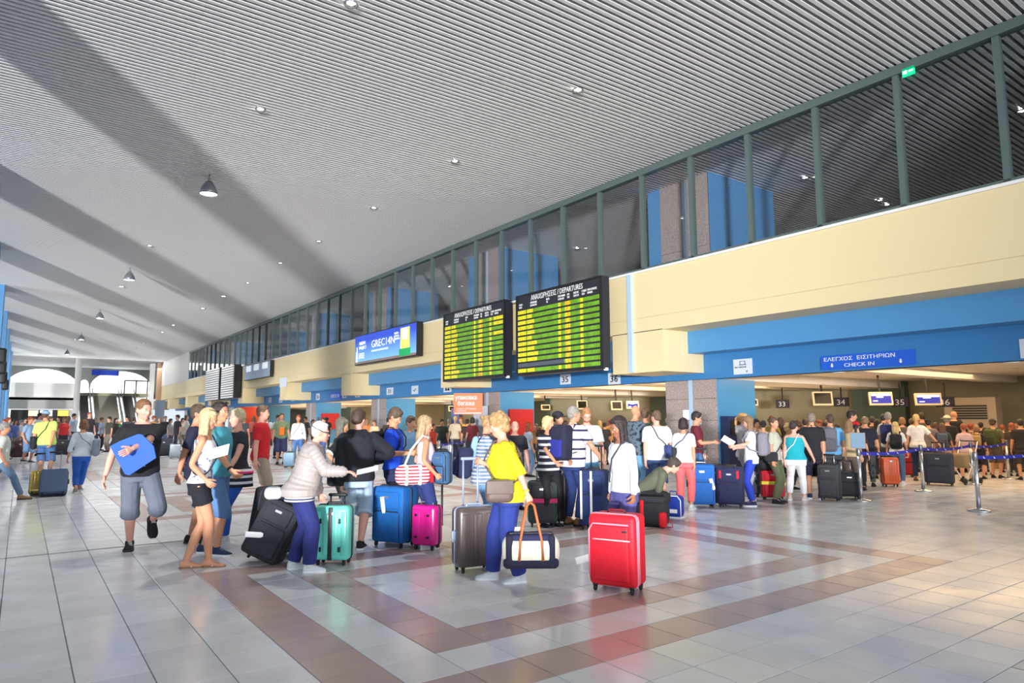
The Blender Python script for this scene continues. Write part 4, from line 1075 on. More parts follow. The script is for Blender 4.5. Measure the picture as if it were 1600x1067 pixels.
def hair_mesh(b, style, voxel):
    mb = MB(); Rh = b.Rh
    E = lambda c, r, rr=None: mb.ell(b.headp(c), r, 0, 14, 10, Rh if rr is None else Rh @ rr)
    hp = b.headp
    dn = np.array((0, 0, -1.0)); bk = unit(Rh @ np.array((0, -1, 0.0)))
    if style in ('short', 'crop', 'buzz'):
        t = {'short': .010, 'crop': .005, 'buzz': .002}[style]
        E((0, -.020, .038), (.079+t, .094+t, .092+t)); E((0, -.050, -.012), (.066+t, .052+t, .062))
        if style == 'short': E((0, .030, .098), (.058, .052, .028)); E((.02, .05, .092), (.045, .035, .024))
        else: E((0, .032, .092), (.055, .045, .022))
    elif style == 'long':
        E((0, -.022, .036), (.089, .100, .099)); E((0, .036, .090), (.062, .046, .030))
        for x, y in ((-.070, .0), (.070, .0), (-.055, -.05), (.055, -.05), (0, -.072), (-.03, -.07), (.03, -.07)):
            a = hp((x, y, .03)); c = a+dn*.14+bk*.012; e = a+dn*.30+bk*.02; f = a+dn*.40+bk*.02
            mb.tube([a, c, e, f], [.032, .030, .026, .012], 8, ends=True)
    elif style == 'verylong':
        E((0, -.022, .036), (.088, .099, .098)); E((0, .034, .090), (.060, .046, .030))
        for x, y in ((-.066, -.01), (.066, -.01), (-.05, -.055), (.05, -.055), (0, -.075), (-.028, -.07), (.028, -.07)):
            a = hp((x, y, .02)); c = a+dn*.2+bk*.03; e = a+dn*.42+bk*.035+np.array((x*.3, 0, 0)); f = a+dn*.52+bk*.02+np.array((x*.5, 0, 0))
            mb.tube([a, c, e, f], [.030, .032, .028, .010], 8, ends=True)
    elif style == 'bob':
        E((0, -.022, .036), (.092, .103, .100)); E((0, .036, .090), (.064, .048, .032)); E((0, -.045, -.03), (.092, .068, .082))
        for x in (-1, 1): E((x*.078, -.005, -.035), (.024, .048, .065))
    elif style == 'curly':
        E((0, -.022, .045), (.098, .110, .104)); E((0, .040, .100), (.070, .048, .036)); E((0, -.055, -.03), (.088, .062, .070))
        rr = random.Random(5)
        for k in range(34):
            a = rr.uniform(0, 2*PI); z = rr.uniform(-.3, 1); q = math.sqrt(max(0, 1-z*z)); x, y = math.cos(a)*q, math.sin(a)*q
            if y > 0.55 and z < 0.6: continue
            E((x*.092, -.022+y*.10, .045+z*.095), (.024, .024, .022))
    elif style == 'pony' or style == 'bun' or style == 'braid':
        E((0, -.020, .036), (.084, .098, .096)); E((0, .034, .090), (.058, .044, .026)); E((0, -.045, -.01), (.070, .058, .058))
        if style == 'bun': E((0, -.125, .055), (.036, .034, .034))
        elif style == 'pony':
            a = hp((0, -.105, .045)); mb.tube([a, a+bk*.035+dn*.03, a+bk*.05+dn*.14, a+bk*.02+dn*.26], [.026, .032, .030, .012], 10, ends=True)
        else:
            a = hp((0, -.095, .0))
            for k in range(9): mb.ell(a+dn*.038*k+bk*.012, (.026-.001*k, .024, .028), 0, 10, 8)
    elif style == 'bald':
        return None
    elif style == 'beard': pass
    return b.cloth(mb, voxel, 'hair')

def dress(b, root, spec, vox, prefix=''):
    """adds the body, hair and clothes of one figure under root"""
    P = {}
    skin = M_skin(spec.get('skin', 'light')); hi = vox < .016
    P['body'] = link('body', b.full(vox, feet=True, hands=spec.get('hands', True), fseg=6 if hi else 5), skin, root)
    hair = spec.get('hair', ('short', (60, 44, 36)))
    if hair[0] != 'bald': P['hair'] = link('hair', hair_mesh(b, hair[0], vox*0.9), M_hair(hair[1]), root)
    if spec.get('beard'):
        mb = MB(); mb.ell(b.headp((0, .036, -.070)), (.054, .058, .044), 0, 14, 10, b.Rh); mb.ell(b.headp((0, .062, -.098)), (.028, .028, .022), 0, 14, 10, b.Rh)
        link('beard', b.scaled(mb, 'beard'), M_hair(spec['beard']), root)
    # face
    if spec.get('face', True):
        mb = MB()
        for x in (-1, 1):
            mb.ell(b.headp((x*.030, .0815, .004)), (.0125, .008, .0065), 0, 10, 6, b.Rh); mb.ell(b.headp((x*.030, .0885, .004)), (.0055, .003, .0058), 1, 8, 6, b.Rh)
        link('eyes', b.scaled(mb, 'eyes'), [M_eye, M_iris], root)
        mb = MB()
        for x in (-1, 1): mb.ell(b.headp((x*.031, .0895, .024)), (.017, .004, .0035), 0, 8, 6, b.Rh @ roty(x*0.12))
        link('eyebrows', b.scaled(mb, 'eyebrows'), M_hair(hair[1]), root)
        mb = MB(); mb.ell(b.headp((0, .0945, -.0635)), (.021, .006, .0045), 0, 10, 6, b.Rh); mb.ell(b.headp((0, .094, -.071)), (.017, .006, .0045), 0, 10, 6, b.Rh)
        link('mouth', b.scaled(mb, 'mouth'), M_lip, root)
    top = spec.get('top')
    if top:
        kind = top[0]; m = top[1]; nm = {'tee': 't_shirt', 'tank': 'tank_top', 'long': 'long_sleeved_top', 'polo': 'polo_shirt', 'jacket': 'puffer_jacket', 'hoodie': 'hooded_sweatshirt', 'dress': 'dress'}[kind]
        z0 = top[2] if len(top) > 2 else 0.88; loose = top[3] if len(top) > 3 else 0.012
        mb = MB(); rp = 0.014 if kind == 'jacket' else 0
        if kind == 'jacket': loose = 0.05
        if kind == 'hoodie': loose = 0.035
        ztop = {'tank': 1.40, 'jacket': 1.485, 'hoodie': 1.47}.get(kind, 1.445 if b.sex == 'f' else 1.462)
        b.torso(mb, z0, ztop, loose, 22, flare=top[4] if len(top) > 4 else 0.012, ripple=rp)
        if kind == 'dress':
            pass
        fr = {'tee': .40, 'polo': .42, 'long': .97, 'jacket': .97, 'hoodie': .98, 'tank': 0, 'dress': .30}[kind]
        if len(top) > 5: fr = top[5]
        for sd in (-1, 1):
            a, r = b.arm(sd)
            if fr:
                infl = loose*0.8+.004
                c = b.T((0, -.01, 1.425)); mb.tube([c, a[0]+np.array((0, 0, .006))], [.055, r[0]+infl*0.8], 12, ends=True)
                b.limb(mb, a, r, inf=infl, frac=fr, flare=.010 if kind in ('tee', 'polo') else 0, ripple=rp, ends=kind not in ('tee', 'polo'))
            else:
                p0 = b.T((sd*.085, .04, 1.37)); p1 = b.T((sd*.088, -.012, 1.452)); p2 = b.T((sd*.085, -.06, 1.37)); mb.tube([p0, p1, p2], .022, 8, ends=True)
        if kind in ('hoodie',):
            mb.tube([b.T((-.085, .03, 1.465)), b.T((-.09, -.06, 1.475)), b.T((0, -.115, 1.45)), b.T((.09, -.06, 1.475)), b.T((.085, .03, 1.465))], [.03, .04, .055, .04, .03], 10, ends=True)
            mb.ell(b.T((0, -.12, 1.38)), (.105, .045, .075), 0, 14, 10)
        if kind in ('polo', 'jacket'):
            mb.tube([b.T((-.05, .045, 1.455)), b.T((-.07, -.01, 1.485)), b.T((0, -.068, 1.49)), b.T((.07, -.01, 1.485)), b.T((.05, .045, 1.455))], .016, 8, ends=True)
        P['top'] = link(nm, b.cloth(mb, vox*0.95 if not rp else min(vox, .0105), nm), m, root)
    bot = spec.get('bottom')
    if bot:
        kind, m = bot[0], bot[1]
        nm = {'jeans': 'jeans', 'trousers': 'trousers', 'shorts': 'shorts', 'hotpants': 'short_shorts', 'skirt': 'skirt', 'leggings': 'leggings'}[kind]
        mb = MB(); b.torso(mb, 0.80, 1.025, .010, 20)
        if kind == 'skirt':
            zl = bot[2] if len(bot) > 2 else 0.55; rings = []
            for z in np.linspace(0.98, zl, 12):
                hw, hd, yo = b.prof(max(z, .86)); f = (0.98-z)*0.16
                rings.append(b.ring(z, hw, hd, yo, 22, .012+f))
            mb.loft(rings)
        else:
            fr, inf, fl = {'jeans': (.97, .012, .010), 'trousers': (.99, .020, .022), 'leggings': (.93, .004, 0), 'shorts': (.56, .020, .028), 'hotpants': (.20, .012, .012)}[kind]
            if len(bot) > 2: fr = bot[2]
            for sd in (-1, 1):
                a, r = b.leg(sd); b.limb(mb, a, r, inf=inf, frac=fr, flare=fl, ends=False)
        P['bottom'] = link(nm, b.cloth(mb, vox*0.95, nm), m, root)
    sh = spec.get('shoes')
    if sh:
        kind, mu, ms = sh
        if kind == 'flipflop':
            for sd in (-1, 1):
                mb = MB(); M_, A = b.foot(mb, sd, inf=-.0, sole=True); 
                for v in mb.v: v[:, 2] = A[2]-.085+(v[:, 2]-(A[2]-.085))*0.6
                mb2 = MB(); 
                pt = [A+M_ @ np.array(q) for q in ((-.042, .05, -.07), (-.012, .09, -.046), (0, .135, -.055), (.012, .09, -.046), (.042, .05, -.07))]
                mb2.tube(pt, .006, 6)
                s_ = link('flip_flop', b.scaled(mb, 'flip_flop'), ms, root); link('strap', b.scaled(mb2, 'strap'), mu, s_)
        else:
            for sd in (-1, 1):
                mb = MB(); b.foot(mb, sd, inf=.007)
                if hi: mb.tube([(b.AL if sd < 0 else b.AR)+np.array((0, -.004, -.03)), (b.AL if sd < 0 else b.AR)+np.array((0, -.004, .012 if kind == 'shoe' else .05))], [.05, .046], 12)
                s_ = link('shoe', b.scaled(mb, 'shoe'), mu, root)
                mb = MB(); b.foot(mb, sd, inf=.009, sole=True); link('sole', b.scaled(mb, 'sole'), ms, s_)
                if hi and kind == 'shoe':
                    mb = MB(); A = b.AL if sd < 0 else b.AR
                    for q in range(4):
                        yy = .035+q*.02; zz = .088-q*.011
                        mb.tube([A+np.array((-.022, yy, zz-.085)), A+np.array((0, yy, zz-.075)), A+np.array((.022, yy, zz-.085))], .0035, 5)
                    link('laces', b.scaled(mb, 'laces'), M_w, s_)
    if spec.get('cap'):
        mb = MB(); mb.ell(b.headp((0, -.015, .062)), (.094, .108, .078), 0, 16, 10, b.Rh)
        mb.ell(b.headp((0, .10, .055)), (.070, .075, .010), 0, 14, 6, b.Rh)
        link('cap', b.scaled(mb, 'cap'), spec['cap'], root)
    if spec.get('hat'):
        mb = MB(); mb.ell(b.headp((0, -.01, .08)), (.095, .105, .075), 0, 16, 10, b.Rh); mb.ell(b.headp((0, -.01, .055)), (.18, .19, .014), 0, 20, 6, b.Rh)
        link('sun_hat', b.scaled(mb, 'sun_hat'), spec['hat'], root)
    if spec.get('glasses'):
        mb = MB(); up = spec['glasses'] == 'top'
        z, y = (.115, .055) if up else (.004, .098)
        Rg = b.Rh @ (rotx(0.9) if up else np.eye(3))
        for x in (-1, 1):
            c = b.headp((x*.032, y, z))
            if up or spec['glasses'] == 'sun': mb.ell(c, (.027, .004, .020), 0, 14, 6, Rg)
            else:
                a = np.linspace(0, 2*PI, 14, endpoint=False)
                mb.tube([c+Rg @ np.array((math.cos(t)*.024, 0, math.sin(t)*.018)) for t in a], .0022, 5, closed=True)
            mb.tube([b.headp((x*.058, y-.004, z+.004)), b.headp((x*.080, -.0 if not up else -.02, z*0.9+.004))], .003, 5)
        mb.tube([b.headp((-.008, y+.002, z+.004)), b.headp((.008, y+.002, z+.004))], .003, 5)
        link('sunglasses' if spec['glasses'] in ('top', 'sun') else 'glasses', b.scaled(mb, 'glasses'), mat('glasses_black', (24, 22, 30), 0.2), root)
    if spec.get('watch'):
        sd = spec['watch']; E_, W_ = (b.EL, b.WL) if sd < 0 else (b.ER, b.WR); d = unit(W_-E_)
        mb = MB(); mb.tube([W_-d*.045, W_-d*.02], .033, 12, ends=False); link('wristband', b.scaled(mb, 'wristband'), mat('watch_'+str(spec.get('watch_c', 'black')), spec.get('watch_c', (26, 26, 30)), 0.4), root)
    return P

def heading(P, view):
    """world turn for a figure at P whose facing is 'view' degrees: 0 looks at the camera, 90 to the right of the picture, 180 away"""
    to_cam = math.atan2(-P.y, -P.x)           # direction towards the camera
    ang = to_cam+R(view)                      # 90: towards picture right
    return ang-PI/2
LABELS = set()
def person(px, py, label, body, spec, view=0, vox=.0115, group=None, lateral=None, at=None):
    P = at_z(px, py) if at is None else Vector((at[0], at[1], 0))
    root = empty('person', P, heading(P, view), label=label, cat='person', group=group)
    b = Body(**body); dress(b, root, spec, vox)
    return root, b, P
def loc2w(root, b, p):
    """point in the figure's own frame (metres, already scaled) to the world"""
    c, s = math.cos(root.rotation_euler.z), math.sin(root.rotation_euler.z)
    return Vector((root.location.x+c*p[0]-s*p[1], root.location.y+s*p[0]+c*p[1], p[2]))
def w2loc(loc, rz, p):
    c, s = math.cos(-rz), math.sin(-rz); x, y = p[0]-loc[0], p[1]-loc[1]
    return np.array((c*x-s*y, s*x+c*y, p[2]))
def strap_loop(b, side, z_hi=1.475, z_lo=0.95, inf=.022, n=28, r=.010, flat=.35, mb=None):
    """cross-body strap from the shoulder on -side to the hip on side"""
    mb = mb or MB(); pts = []
    for k in range(n):
        a = 2*PI*k/n; t = 0.5-0.5*math.cos(a)  # 0 at the shoulder, 1 at the hip
        x = math.cos(a)*(-side)                 # +: shoulder side
        z = z_lo+(z_hi-z_lo)*(0.5+0.5*math.cos(a))
        hw, hd, yo = b.prof(min(z, 1.40)); hw *= b.w
        sgn = 1 if k < n/2 else -1
        xx = math.copysign(abs(x)**.85, x)*(hw*0.97+inf) if x*(-side) < 0 else x*0.095
        y = math.copysign(abs(math.sin(a))**.8, math.sin(a))*(hd*b.w+inf)+yo+(b.belly*.9 if math.sin(a) > 0 else 0)*math.exp(-((z-1.07)/0.13)**2)
        pts.append(b.T((xx, y, z)) if z > 0.95 else np.array((xx, y, z-b.drop/b.sc)))
    mb.tube(pts, r, 6, up=(0, 1, 0), flat=1.0, closed=True)
    return mb
# ------------------------------------------------------------------ luggage
M_tyre = mat('wheel_black', (26, 26, 30), 0.5)
M_zip = mat('zip_dark', (40, 40, 46), 0.5)
M_alu = mat('handle_aluminium', (186, 192, 204), 0.3, metal=0.8)
M_tag = mat('paper_tag', (246, 246, 248), 0.6)
def shell_mat(name, c, rough=0.3): return mat('shell_'+name, c, rough, coat=0.25, noise=0.03, nscale=5)
def soft_mat(name, c): return mat('fabric_'+name, c, 0.8, noise=0.06, nscale=18, bump=0.25, bscale=90)
def suitcase(px, py, w, d, h, view, kind, m, label, handle=0.0, tilt=0.0, wheels=4, group=None, trim=None, tag_at=None, at=None, hm=None, strip=None, ribs=6, rz=None, badge=True, z=0.0, roll=0.0):
    P = at_z(px, py) if at is None else Vector((at[0], at[1], 0))
    e = empty('suitcase', (P.x, P.y, z), label=label, cat='suitcase', group=group)
    e.rotation_euler = (tilt, roll, heading(P, view) if rz is None else rz)
    wz = 0.055 if wheels else 0.01; tm = trim or M_zip; H_ = h-wz
    c = (0, 0, wz+H_/2)
    MB().rbox(c, (w, d, H_), 0.05 if kind == 'hard' else 0.045, n=4).build('shell', m, e)
    # the zip or seam that runs round the middle
    sm_ = MB(); t = 0.012; k = 0.004; r = 0.05; pts = []
    for (cx, cz, a0) in ((w/2-r, wz+H_-r, 0), (-w/2+r, wz+H_-r, 90), (-w/2+r, wz+r, 180), (w/2-r, wz+r, 270)):
        for a in range(0, 91, 30): pts.append((cx+(r+k)*math.cos(R(a0+a)), -d*0.02, cz+(r+k)*math.sin(R(a0+a))))
    sm_.tube(pts, 0.009, 6, up=(0, 1, 0), flat=1.6, closed=True); sm_.build('zip', tm, e)
    if kind == 'hard':
        for s_ in (-1, 1):
            for i in range(ribs):
                x = -w/2+w*(i+0.5)/ribs
                MB().rbox((x, s_*(d/2+0.001), wz+H_/2), (w/ribs*0.62, 0.016, H_-0.12), 0.007, n=2).build('rib', m, e)
        if badge: MB().rbox((0, d/2+0.012, wz+H_*0.86), (0.07, 0.006, 0.03), 0.002, n=2).build('badge', M_alu, e)
    else:
        for s_ in (1,):
            MB().rbox((0, d/2, wz+H_*0.31), (w*0.80, 0.05, H_*0.50), 0.022, n=4).build('front_pocket', m, e)
            MB().rbox((0, d/2, wz+H_*0.76), (w*0.74, 0.04, H_*0.30), 0.018, n=4).build('top_pocket', m, e)
            zp = [(-w*0.39, d/2+0.012, wz+H_*0.08), (-w*0.39, d/2+0.014, wz+H_*0.50), (-w*0.35, d/2+0.016, wz+H_*0.56), (w*0.35, d/2+0.016, wz+H_*0.56), (w*0.39, d/2+0.014, wz+H_*0.50), (w*0.39, d/2+0.012, wz+H_*0.08)]
            MB().tube(zp, 0.006, 6).build('pocket_zip', tm, e)
            MB().bx(-0.04, 0.04, d/2+0.019, d/2+0.024, wz+H_*0.80, wz+H_*0.84).build('badge', M_alu, e)
        pp = [(w/2-0.004, -d*0.3, wz+0.02), (w/2-0.004, -d*0.3, wz+H_-0.03)]
        for s_ in (-1, 1): MB().tube([(s_*(w/2-0.01), d*0.42, wz+0.04), (s_*(w/2-0.01), d*0.42, wz+H_-0.05), (s_*(w/2-0.05), d*0.42, wz+H_-0.008)], 0.007, 6).build('piping', tm, e)
    # carry handles
    MB().tube([(-0.09, 0, wz+H_-0.004), (-0.075, 0, wz+H_+0.028), (0.075, 0, wz+H_+0.028), (0.09, 0, wz+H_-0.004)], 0.011, 8).build('carry_handle', hm or M_tyre, e)
    MB().tube([(w/2-0.004, 0, wz+H_*0.62), (w/2+0.024, 0, wz+H_*0.59), (w/2+0.024, 0, wz+H_*0.43), (w/2-0.004, 0, wz+H_*0.40)], 0.011, 8).build('side_handle', hm or M_tyre, e)
    if wheels:
        for sx in (-1, 1):
            for sy in ((-1, 1) if wheels == 4 else (-1,)):
                x, y = sx*(w/2-0.055), sy*(d/2-0.045)
                MB().tube([(x, y, wz+0.02), (x, y, wz-0.012)], [0.026, 0.02], 10).build('wheel_mount', M_tyre, e)
                wl_ = MB().lathe((x-0.011, y, 0.030), [(0.0, 0), (0.026, 0), (0.030, 0.005), (0.030, 0.017), (0.026, 0.022), (0.0, 0.022)], 14, axis='x').build('wheel', M_tyre, e)
    if handle:
        zt_ = wz+H_+handle; y = -d*0.36
        MB().tube([(-w*0.2, y, wz+H_-0.05), (-w*0.2, y, zt_)], 0.011, 8).tube([(w*0.2, y, wz+H_-0.05), (w*0.2, y, zt_)], 0.011, 8).build('pull_tubes', hm or M_alu, e)
        MB().tube([(-w*0.2-0.015, y, zt_), (w*0.2+0.015, y, zt_)], 0.018, 10, ends=True).build('grip', M_tyre if not hm or hm is M_alu else hm, e)
    if strip: MB().bx(-w/2-0.008, w/2+0.008, -d/2-0.022, d/2+0.032, wz+H_*strip[0]-0.03, wz+H_*strip[0]+0.03).build('luggage_strap', strip[1], e)
    if tag_at:
        tx, ty, tz, ang = tag_at
        mb = MB(); c_, s_ = math.cos(ang), math.sin(ang)
        fr_ = ((tx, ty, tz), (c_, 0, s_), (-s_, 0, c_), (0, 1, 0))
        mb.plate([(0, -0.018), (0.03, -0.03), (0.20, -0.03), (0.20, 0.03), (0.03, 0.03), (0, 0.018)], 0.002, fr_)
        mb.build('paper_tag', M_tag, e)
    return e
def top_of(e, h, dx=0, dy=0):
    bpy.context.view_layer.update(); return e.matrix_world @ Vector((dx, dy, h))

def backpack(root, b, m, m2, label, hgt=0.44, wid=0.30, dep=0.18, zc=1.20, one=False, dy=0.0, group='worn backpacks', pocket=True):
    e = empty('backpack', root.location, root.rotation_euler.z, label=label, cat='backpack', group=group)
    k = b.sc; hd = b.prof(1.2)[1]*b.w
    c0 = np.array((0, -hd-.030-dep/2-dy, zc)); Rt = b.Rt
    def tr(mb): 
        mb.v = [((v-np.array([0, 0, 0.95])) @ Rt.T + b.piv)*k for v in mb.v]; return mb
    tr(MB().rbox(c0, (wid, dep, hgt), 0.07, n=6)).build('main_bag', m, e)
    if pocket: tr(MB().rbox(c0+np.array((0, -dep/2, -hgt*.17)), (wid*.8, .07, hgt*.5), 0.03, n=4)).build('pocket', m2, e)
    tr(MB().tube([c0+np.array((-.04, dep*.3, hgt/2)), c0+np.array((0, dep*.3, hgt/2+.035)), c0+np.array((.04, dep*.3, hgt/2))], .009, 6)).build('grab_loop', m, e)
    tr(MB().tube([c0+np.array((-wid*.42, -dep*.2, -hgt*.3)), c0+np.array((-wid*.40, -dep*.2, hgt*.25)), c0+np.array((-wid*.2, -dep*.2, hgt*.47)), c0+np.array((wid*.2, -dep*.2, hgt*.47)), c0+np.array((wid*.40, -dep*.2, hgt*.25)), c0+np.array((wid*.42, -dep*.2, -hgt*.3))], .006, 5)).build('zip', M_zip, e)
    for s_ in ((-1, 1) if not one else (1,)):
        x = s_*.10
        tr(MB().tube([(x*.9, -hd-.02, 1.36), (x*1.0, -.07, 1.475), (x*1.05, 0.0, 1.482), (x*1.1, .07, 1.44), (x*1.18, hd+.028, 1.34), (x*1.35, hd+.02, 1.22), (x*1.6, hd*.3, 1.10), (x*1.5, -hd-.03, 1.05)], .020, 8, flat=.4)).build('shoulder_strap', m, e)
    return e
def crossbag(root, b, m, label, side=-1, size=(.26, .09, .20), z=.95, y=0.0, ms=None, name='shoulder_bag', xo=0.0, inf=.04):
    """bag at the hip on 'side' (-1 left) with its strap over the other shoulder"""
    e = empty(name, root.location, root.rotation_euler.z, label=label, cat='bag')
    k = b.sc; hw = b.prof(.95)[0]*b.w
    c = np.array((side*(hw+.03+size[1]/2+xo), y, z))
    mb = MB().rbox((0, 0, 0), (size[1], size[0], size[2]), .058, n=6)
    mb.v = [(v+c)*k for v in mb.v]; mb.build('bag_body', m, e)
    mb = MB().rbox((side*size[1]*.42, 0, size[2]*.18), (.03, size[0]*.98, size[2]*.6), .012, n=3); mb.v = [(v+c)*k for v in mb.v]; mb.build('flap', m, e)
    mb = strap_loop(b, side, z_lo=z+size[2]*.3, inf=inf); mb.v = [v*k for v in mb.v]; mb.build('strap', ms or m, e)
    return e
def torso_patch(root, b, a0, a1, z0, z1, m, name='print', inf=.02, n=10, parent=None):
    V = []; F = []
    for i, z in enumerate(np.linspace(z0, z1, 5)):
        hw, hd, yo = b.prof(z); full = b.ring(z, hw, hd, yo, 360, inf)
        for a in np.linspace(a0, a1, n): V.append(full[int(a) % 360]*b.sc)
    for i in range(4):
        for j in range(n-1): F.append((i*n+j, i*n+j+1, (i+1)*n+j+1, (i+1)*n+j))
    return MB().add(V, F, 0, True).build(name, m, parent or root)

OBST = []
def P_(px, py, label, body, spec, view, vox=.0115, group='travellers in the near part of the hall', top_y=None, free=None):
    """a figure standing at pixel-derived floor point; hands and feet may be given as ('px', x, y, depth offset)"""
    P = at_z(px, py)
    if free is not None:
        P0 = P.copy()
        for step in range(40):
            if all((P.x-q[0])**2+(P.y-q[1])**2 >= q[2]**2 for q in OBST): break
            k = 1+0.012*((step//2+1))*(1 if step % 2 == 0 else -1); P = Vector((P0.x*k, P0.y*k, 0))
    OBST.append((P.x, P.y, free or .46)); dep = (P-Vector((0, 0, H))).dot(_f); rz = heading(P, view)
    if top_y is not None:
        T_ = at_depth(px, top_y, dep); body = dict(body); body['h'] = body.get('hk', 1.0)*(T_.z); body.pop('hk', None)
    body = dict(body)
    for k in ('hl', 'hr', 'fl', 'fr'):
        v = body.get(k)
        if isinstance(v, tuple) and v[0] == 'px':
            if k[0] == 'h': Wp = at_depth(v[1], v[2], dep+(v[3] if len(v) > 3 else 0))
            else:
                Wp = at_z(v[1], v[2])
            body[k] = tuple(w2loc(P, rz, Wp))
        elif isinstance(v, tuple) and v[0] == 'px3':
            Wp = at_depth(v[1], v[2], dep+v[3]); q = w2loc(P, rz, Wp); q[2] -= .085; body[k] = tuple(q)
        elif isinstance(v, tuple) and v[0] == 'w':
            body[k] = tuple(w2loc(P, rz, v[1]))
    root = empty('person', P, rz, label=label, cat='person', group=group)
    b = Body(**body); dress(b, root, spec, vox)
    return root, b, dep
def hand_w(root, b, side, off=0.07):
    E, W_ = (b.EL, b.WL) if side < 0 else (b.ER, b.WR); p = (W_+unit(W_-E)*off)*b.sc
    return loc2w(root, b, p)
def sheet(P, w_, h_, tiltm, label, m=None, name='paper', th=0.004, cat='papers'):
    mb = MB().box((0, 0, 0), (w_, h_, th)); mb.box((w_*.04, -h_*.05, th), (w_*.96, h_*.94, th*.8))
    o = mb.build(name, m or M_tag, label=label, cat=cat); o.location = P; o.rotation_euler = tiltm; return o
# ------------------------------------------------------------------ the people and their luggage, left to right
C = M_cloth
WHT = (228, 230, 236); NAVY = (34, 42, 92); BLK = (26, 26, 32); DENIM = (58, 88, 140); LDEN = (108, 146, 186)
SHW = ('shoe', M_cloth((222, 226, 232), 'shoe', bump=.1), M_w); SHK = ('shoe', M_cloth((28, 28, 34), 'shoe', bump=.1), M_k)
SHKW = ('shoe', M_cloth((36, 34, 40), 'shoe2', bump=.1), M_w); SHN = ('shoe', M_cloth((40, 54, 90), 'shoe', bump=.1), M_w); SHB = ('shoe', M_cloth((140, 104, 70), 'shoe', bump=.1), M_k)
PROUP = 'travellers in the near part of the hall'
# boy with the blue folder
r, b, dp = P_(212, 862, 'walking boy in a black printed t-shirt and grey shorts, blue folder against his chest',
    dict(w=1.09, belly=.02, hr=('px', 165, 742, -.05), hl=('px', 205, 702, -.30), pole_l=(-1, .9, -.9), fr=('px', 202, 858), fl=('px3', 239, 812, .35), toe_l=55, head=(-28, 8), nl=(0, -1, 0), curl_l=.25, curl=.3, lean=2),
    dict(skin='pink', hair=('crop', (128, 92, 62)), top=('tee', C((24, 24, 32)), .86, .02), bottom=('shorts', C((100, 106, 122)), .60), shoes=SHK), 4, vox=.0105, top_y=622)
torso_patch(r, b, 64, 118, 1.24, 1.315, mat('print_white', (206, 214, 232), 0.7, patch=(30, .55, (60, 70, 100))), inf=.034)
torso_patch(r, b, 84, 96, .985, .998, M_w, 'drawstring', inf=.05)
fd = dp-.20
pp = [at_depth(x, y, fd) for x, y in ((173, 697), (188, 689), (216, 678), (222, 679), (241, 697), (246, 715), (206, 742), (199, 740))]
o_ = pp[0]; ux = (pp[4]-pp[0]).normalized(); nz = ux.cross(Vector((0, 0, 1))).normalized(); uz = nz.cross(ux) 
if uz.z < 0: uz = -uz
MB().plate([((p-o_).dot(ux), (p-o_).dot(uz)) for p in pp], 0.018, (o_, ux, uz, nz)).build('folder', mat('folder_blue', (16, 84, 190), 0.5), label='large blue cardboard folder held by the boy in black', cat='folder')
# the group round the black trolleys
r, b, dp = P_(300, 846, 'man in a dark navy t-shirt half hidden behind the blonde woman', dict(w=1.05, hl=(-.27, .1, .82), hr=('px', 276, 750, -.1), head=(15, 0)),
    dict(skin='tan', hair=('crop', (86, 66, 54)), top=('tee', C((30, 34, 62))), bottom=('shorts', C((34, 36, 60)), .58), shoes=SHK), 80, top_y=631)
r, b, dp = P_(308, 889, 'blonde woman in a white floral tank top, black short shorts and flip-flops', dict(sex='f', w=.96, hr=('px', 322, 750, -.1), hl=('px', 332, 712, .12), fl=('px', 290, 888), fr=('px', 325, 886), head=(10, 22), curl=.9, lean=3, pole_r=(-.2, -1, -.3)),
    dict(skin='tan', hair=('long', (206, 182, 140)), top=('tank', mat('floral_white', (232, 234, 240), .8, patch=(15, .55, (112, 126, 150)), bump=.3, bscale=12), .93, .014), bottom=('hotpants', C((22, 24, 34)), .24), shoes=('flipflop', M_w, mat('sandal_tan', (150, 120, 100), .6)), glasses='top'), 82, vox=.0105, top_y=637)
MB().add(*(lambda s: (np.concatenate([v*b.sc for v in s.v]), s.f))(strap_loop(b, 1, z_lo=1.02, inf=.034, r=.008)), 0, True).build('bag_strap', C((40, 48, 70)), None, label='thin dark cross-body strap over the floral tank top', cat='strap').matrix_world = r.matrix_basis
sheet(at_depth(342, 706, dp-.02), .24, .13, (R(62), R(-14), r.rotation_euler.z+R(60)), 'white travel papers in the hand of the blonde woman', name='travel_papers')
r, b, dp = P_(333, 867, 'man in a teal t-shirt and denim shorts, sunglasses pushed up on his head', dict(w=1.08, hr=('px', 366, 742, -.22), hl=('px', 350, 715, .1), head=(12, 2), fl=('px', 318, 864), fr=('px', 338, 868), curl=1.1),
    dict(skin='tan', hair=('crop', (52, 42, 40)), top=('tee', C((74, 158, 178))), bottom=('shorts', C((84, 120, 168), 'den')), shoes=SHN, glasses='top', watch=1), 62, top_y=627)
r, b, dp = P_(364, 850, 'woman with short ash blond hair in a black v-neck top and striped wrap over jeans', dict(sex='f', w=1.16, hl=('px', 352, 742, -.25), hr=('px', 345, 735, .1), head=(0, 5), fl=('px', 350, 848), fr=('px', 344, 841), curl=.8),
    dict(skin='pink', hair=('crop', (206, 186, 150)), top=('tee', C((40, 42, 54)), .92, .012, .012, .22), bottom=('jeans', C((40, 90, 190))), shoes=SHW), -62, top_y=633)
mb = MB(); mb.loft([b.ring(z, b.prof(max(z, .86))[0], b.prof(max(z, .86))[1], -.01, 22, .03+(.98-z)*.1) for z in np.linspace(1.0, .76, 8)]); mb.v = [v*b.sc for v in mb.v]
mb.build('striped_wrap', mat('wrap_stripes', (30, 32, 44), .8, stripes=(2, 13, .42, (232, 232, 236)), bump=.3, bscale=12), r)
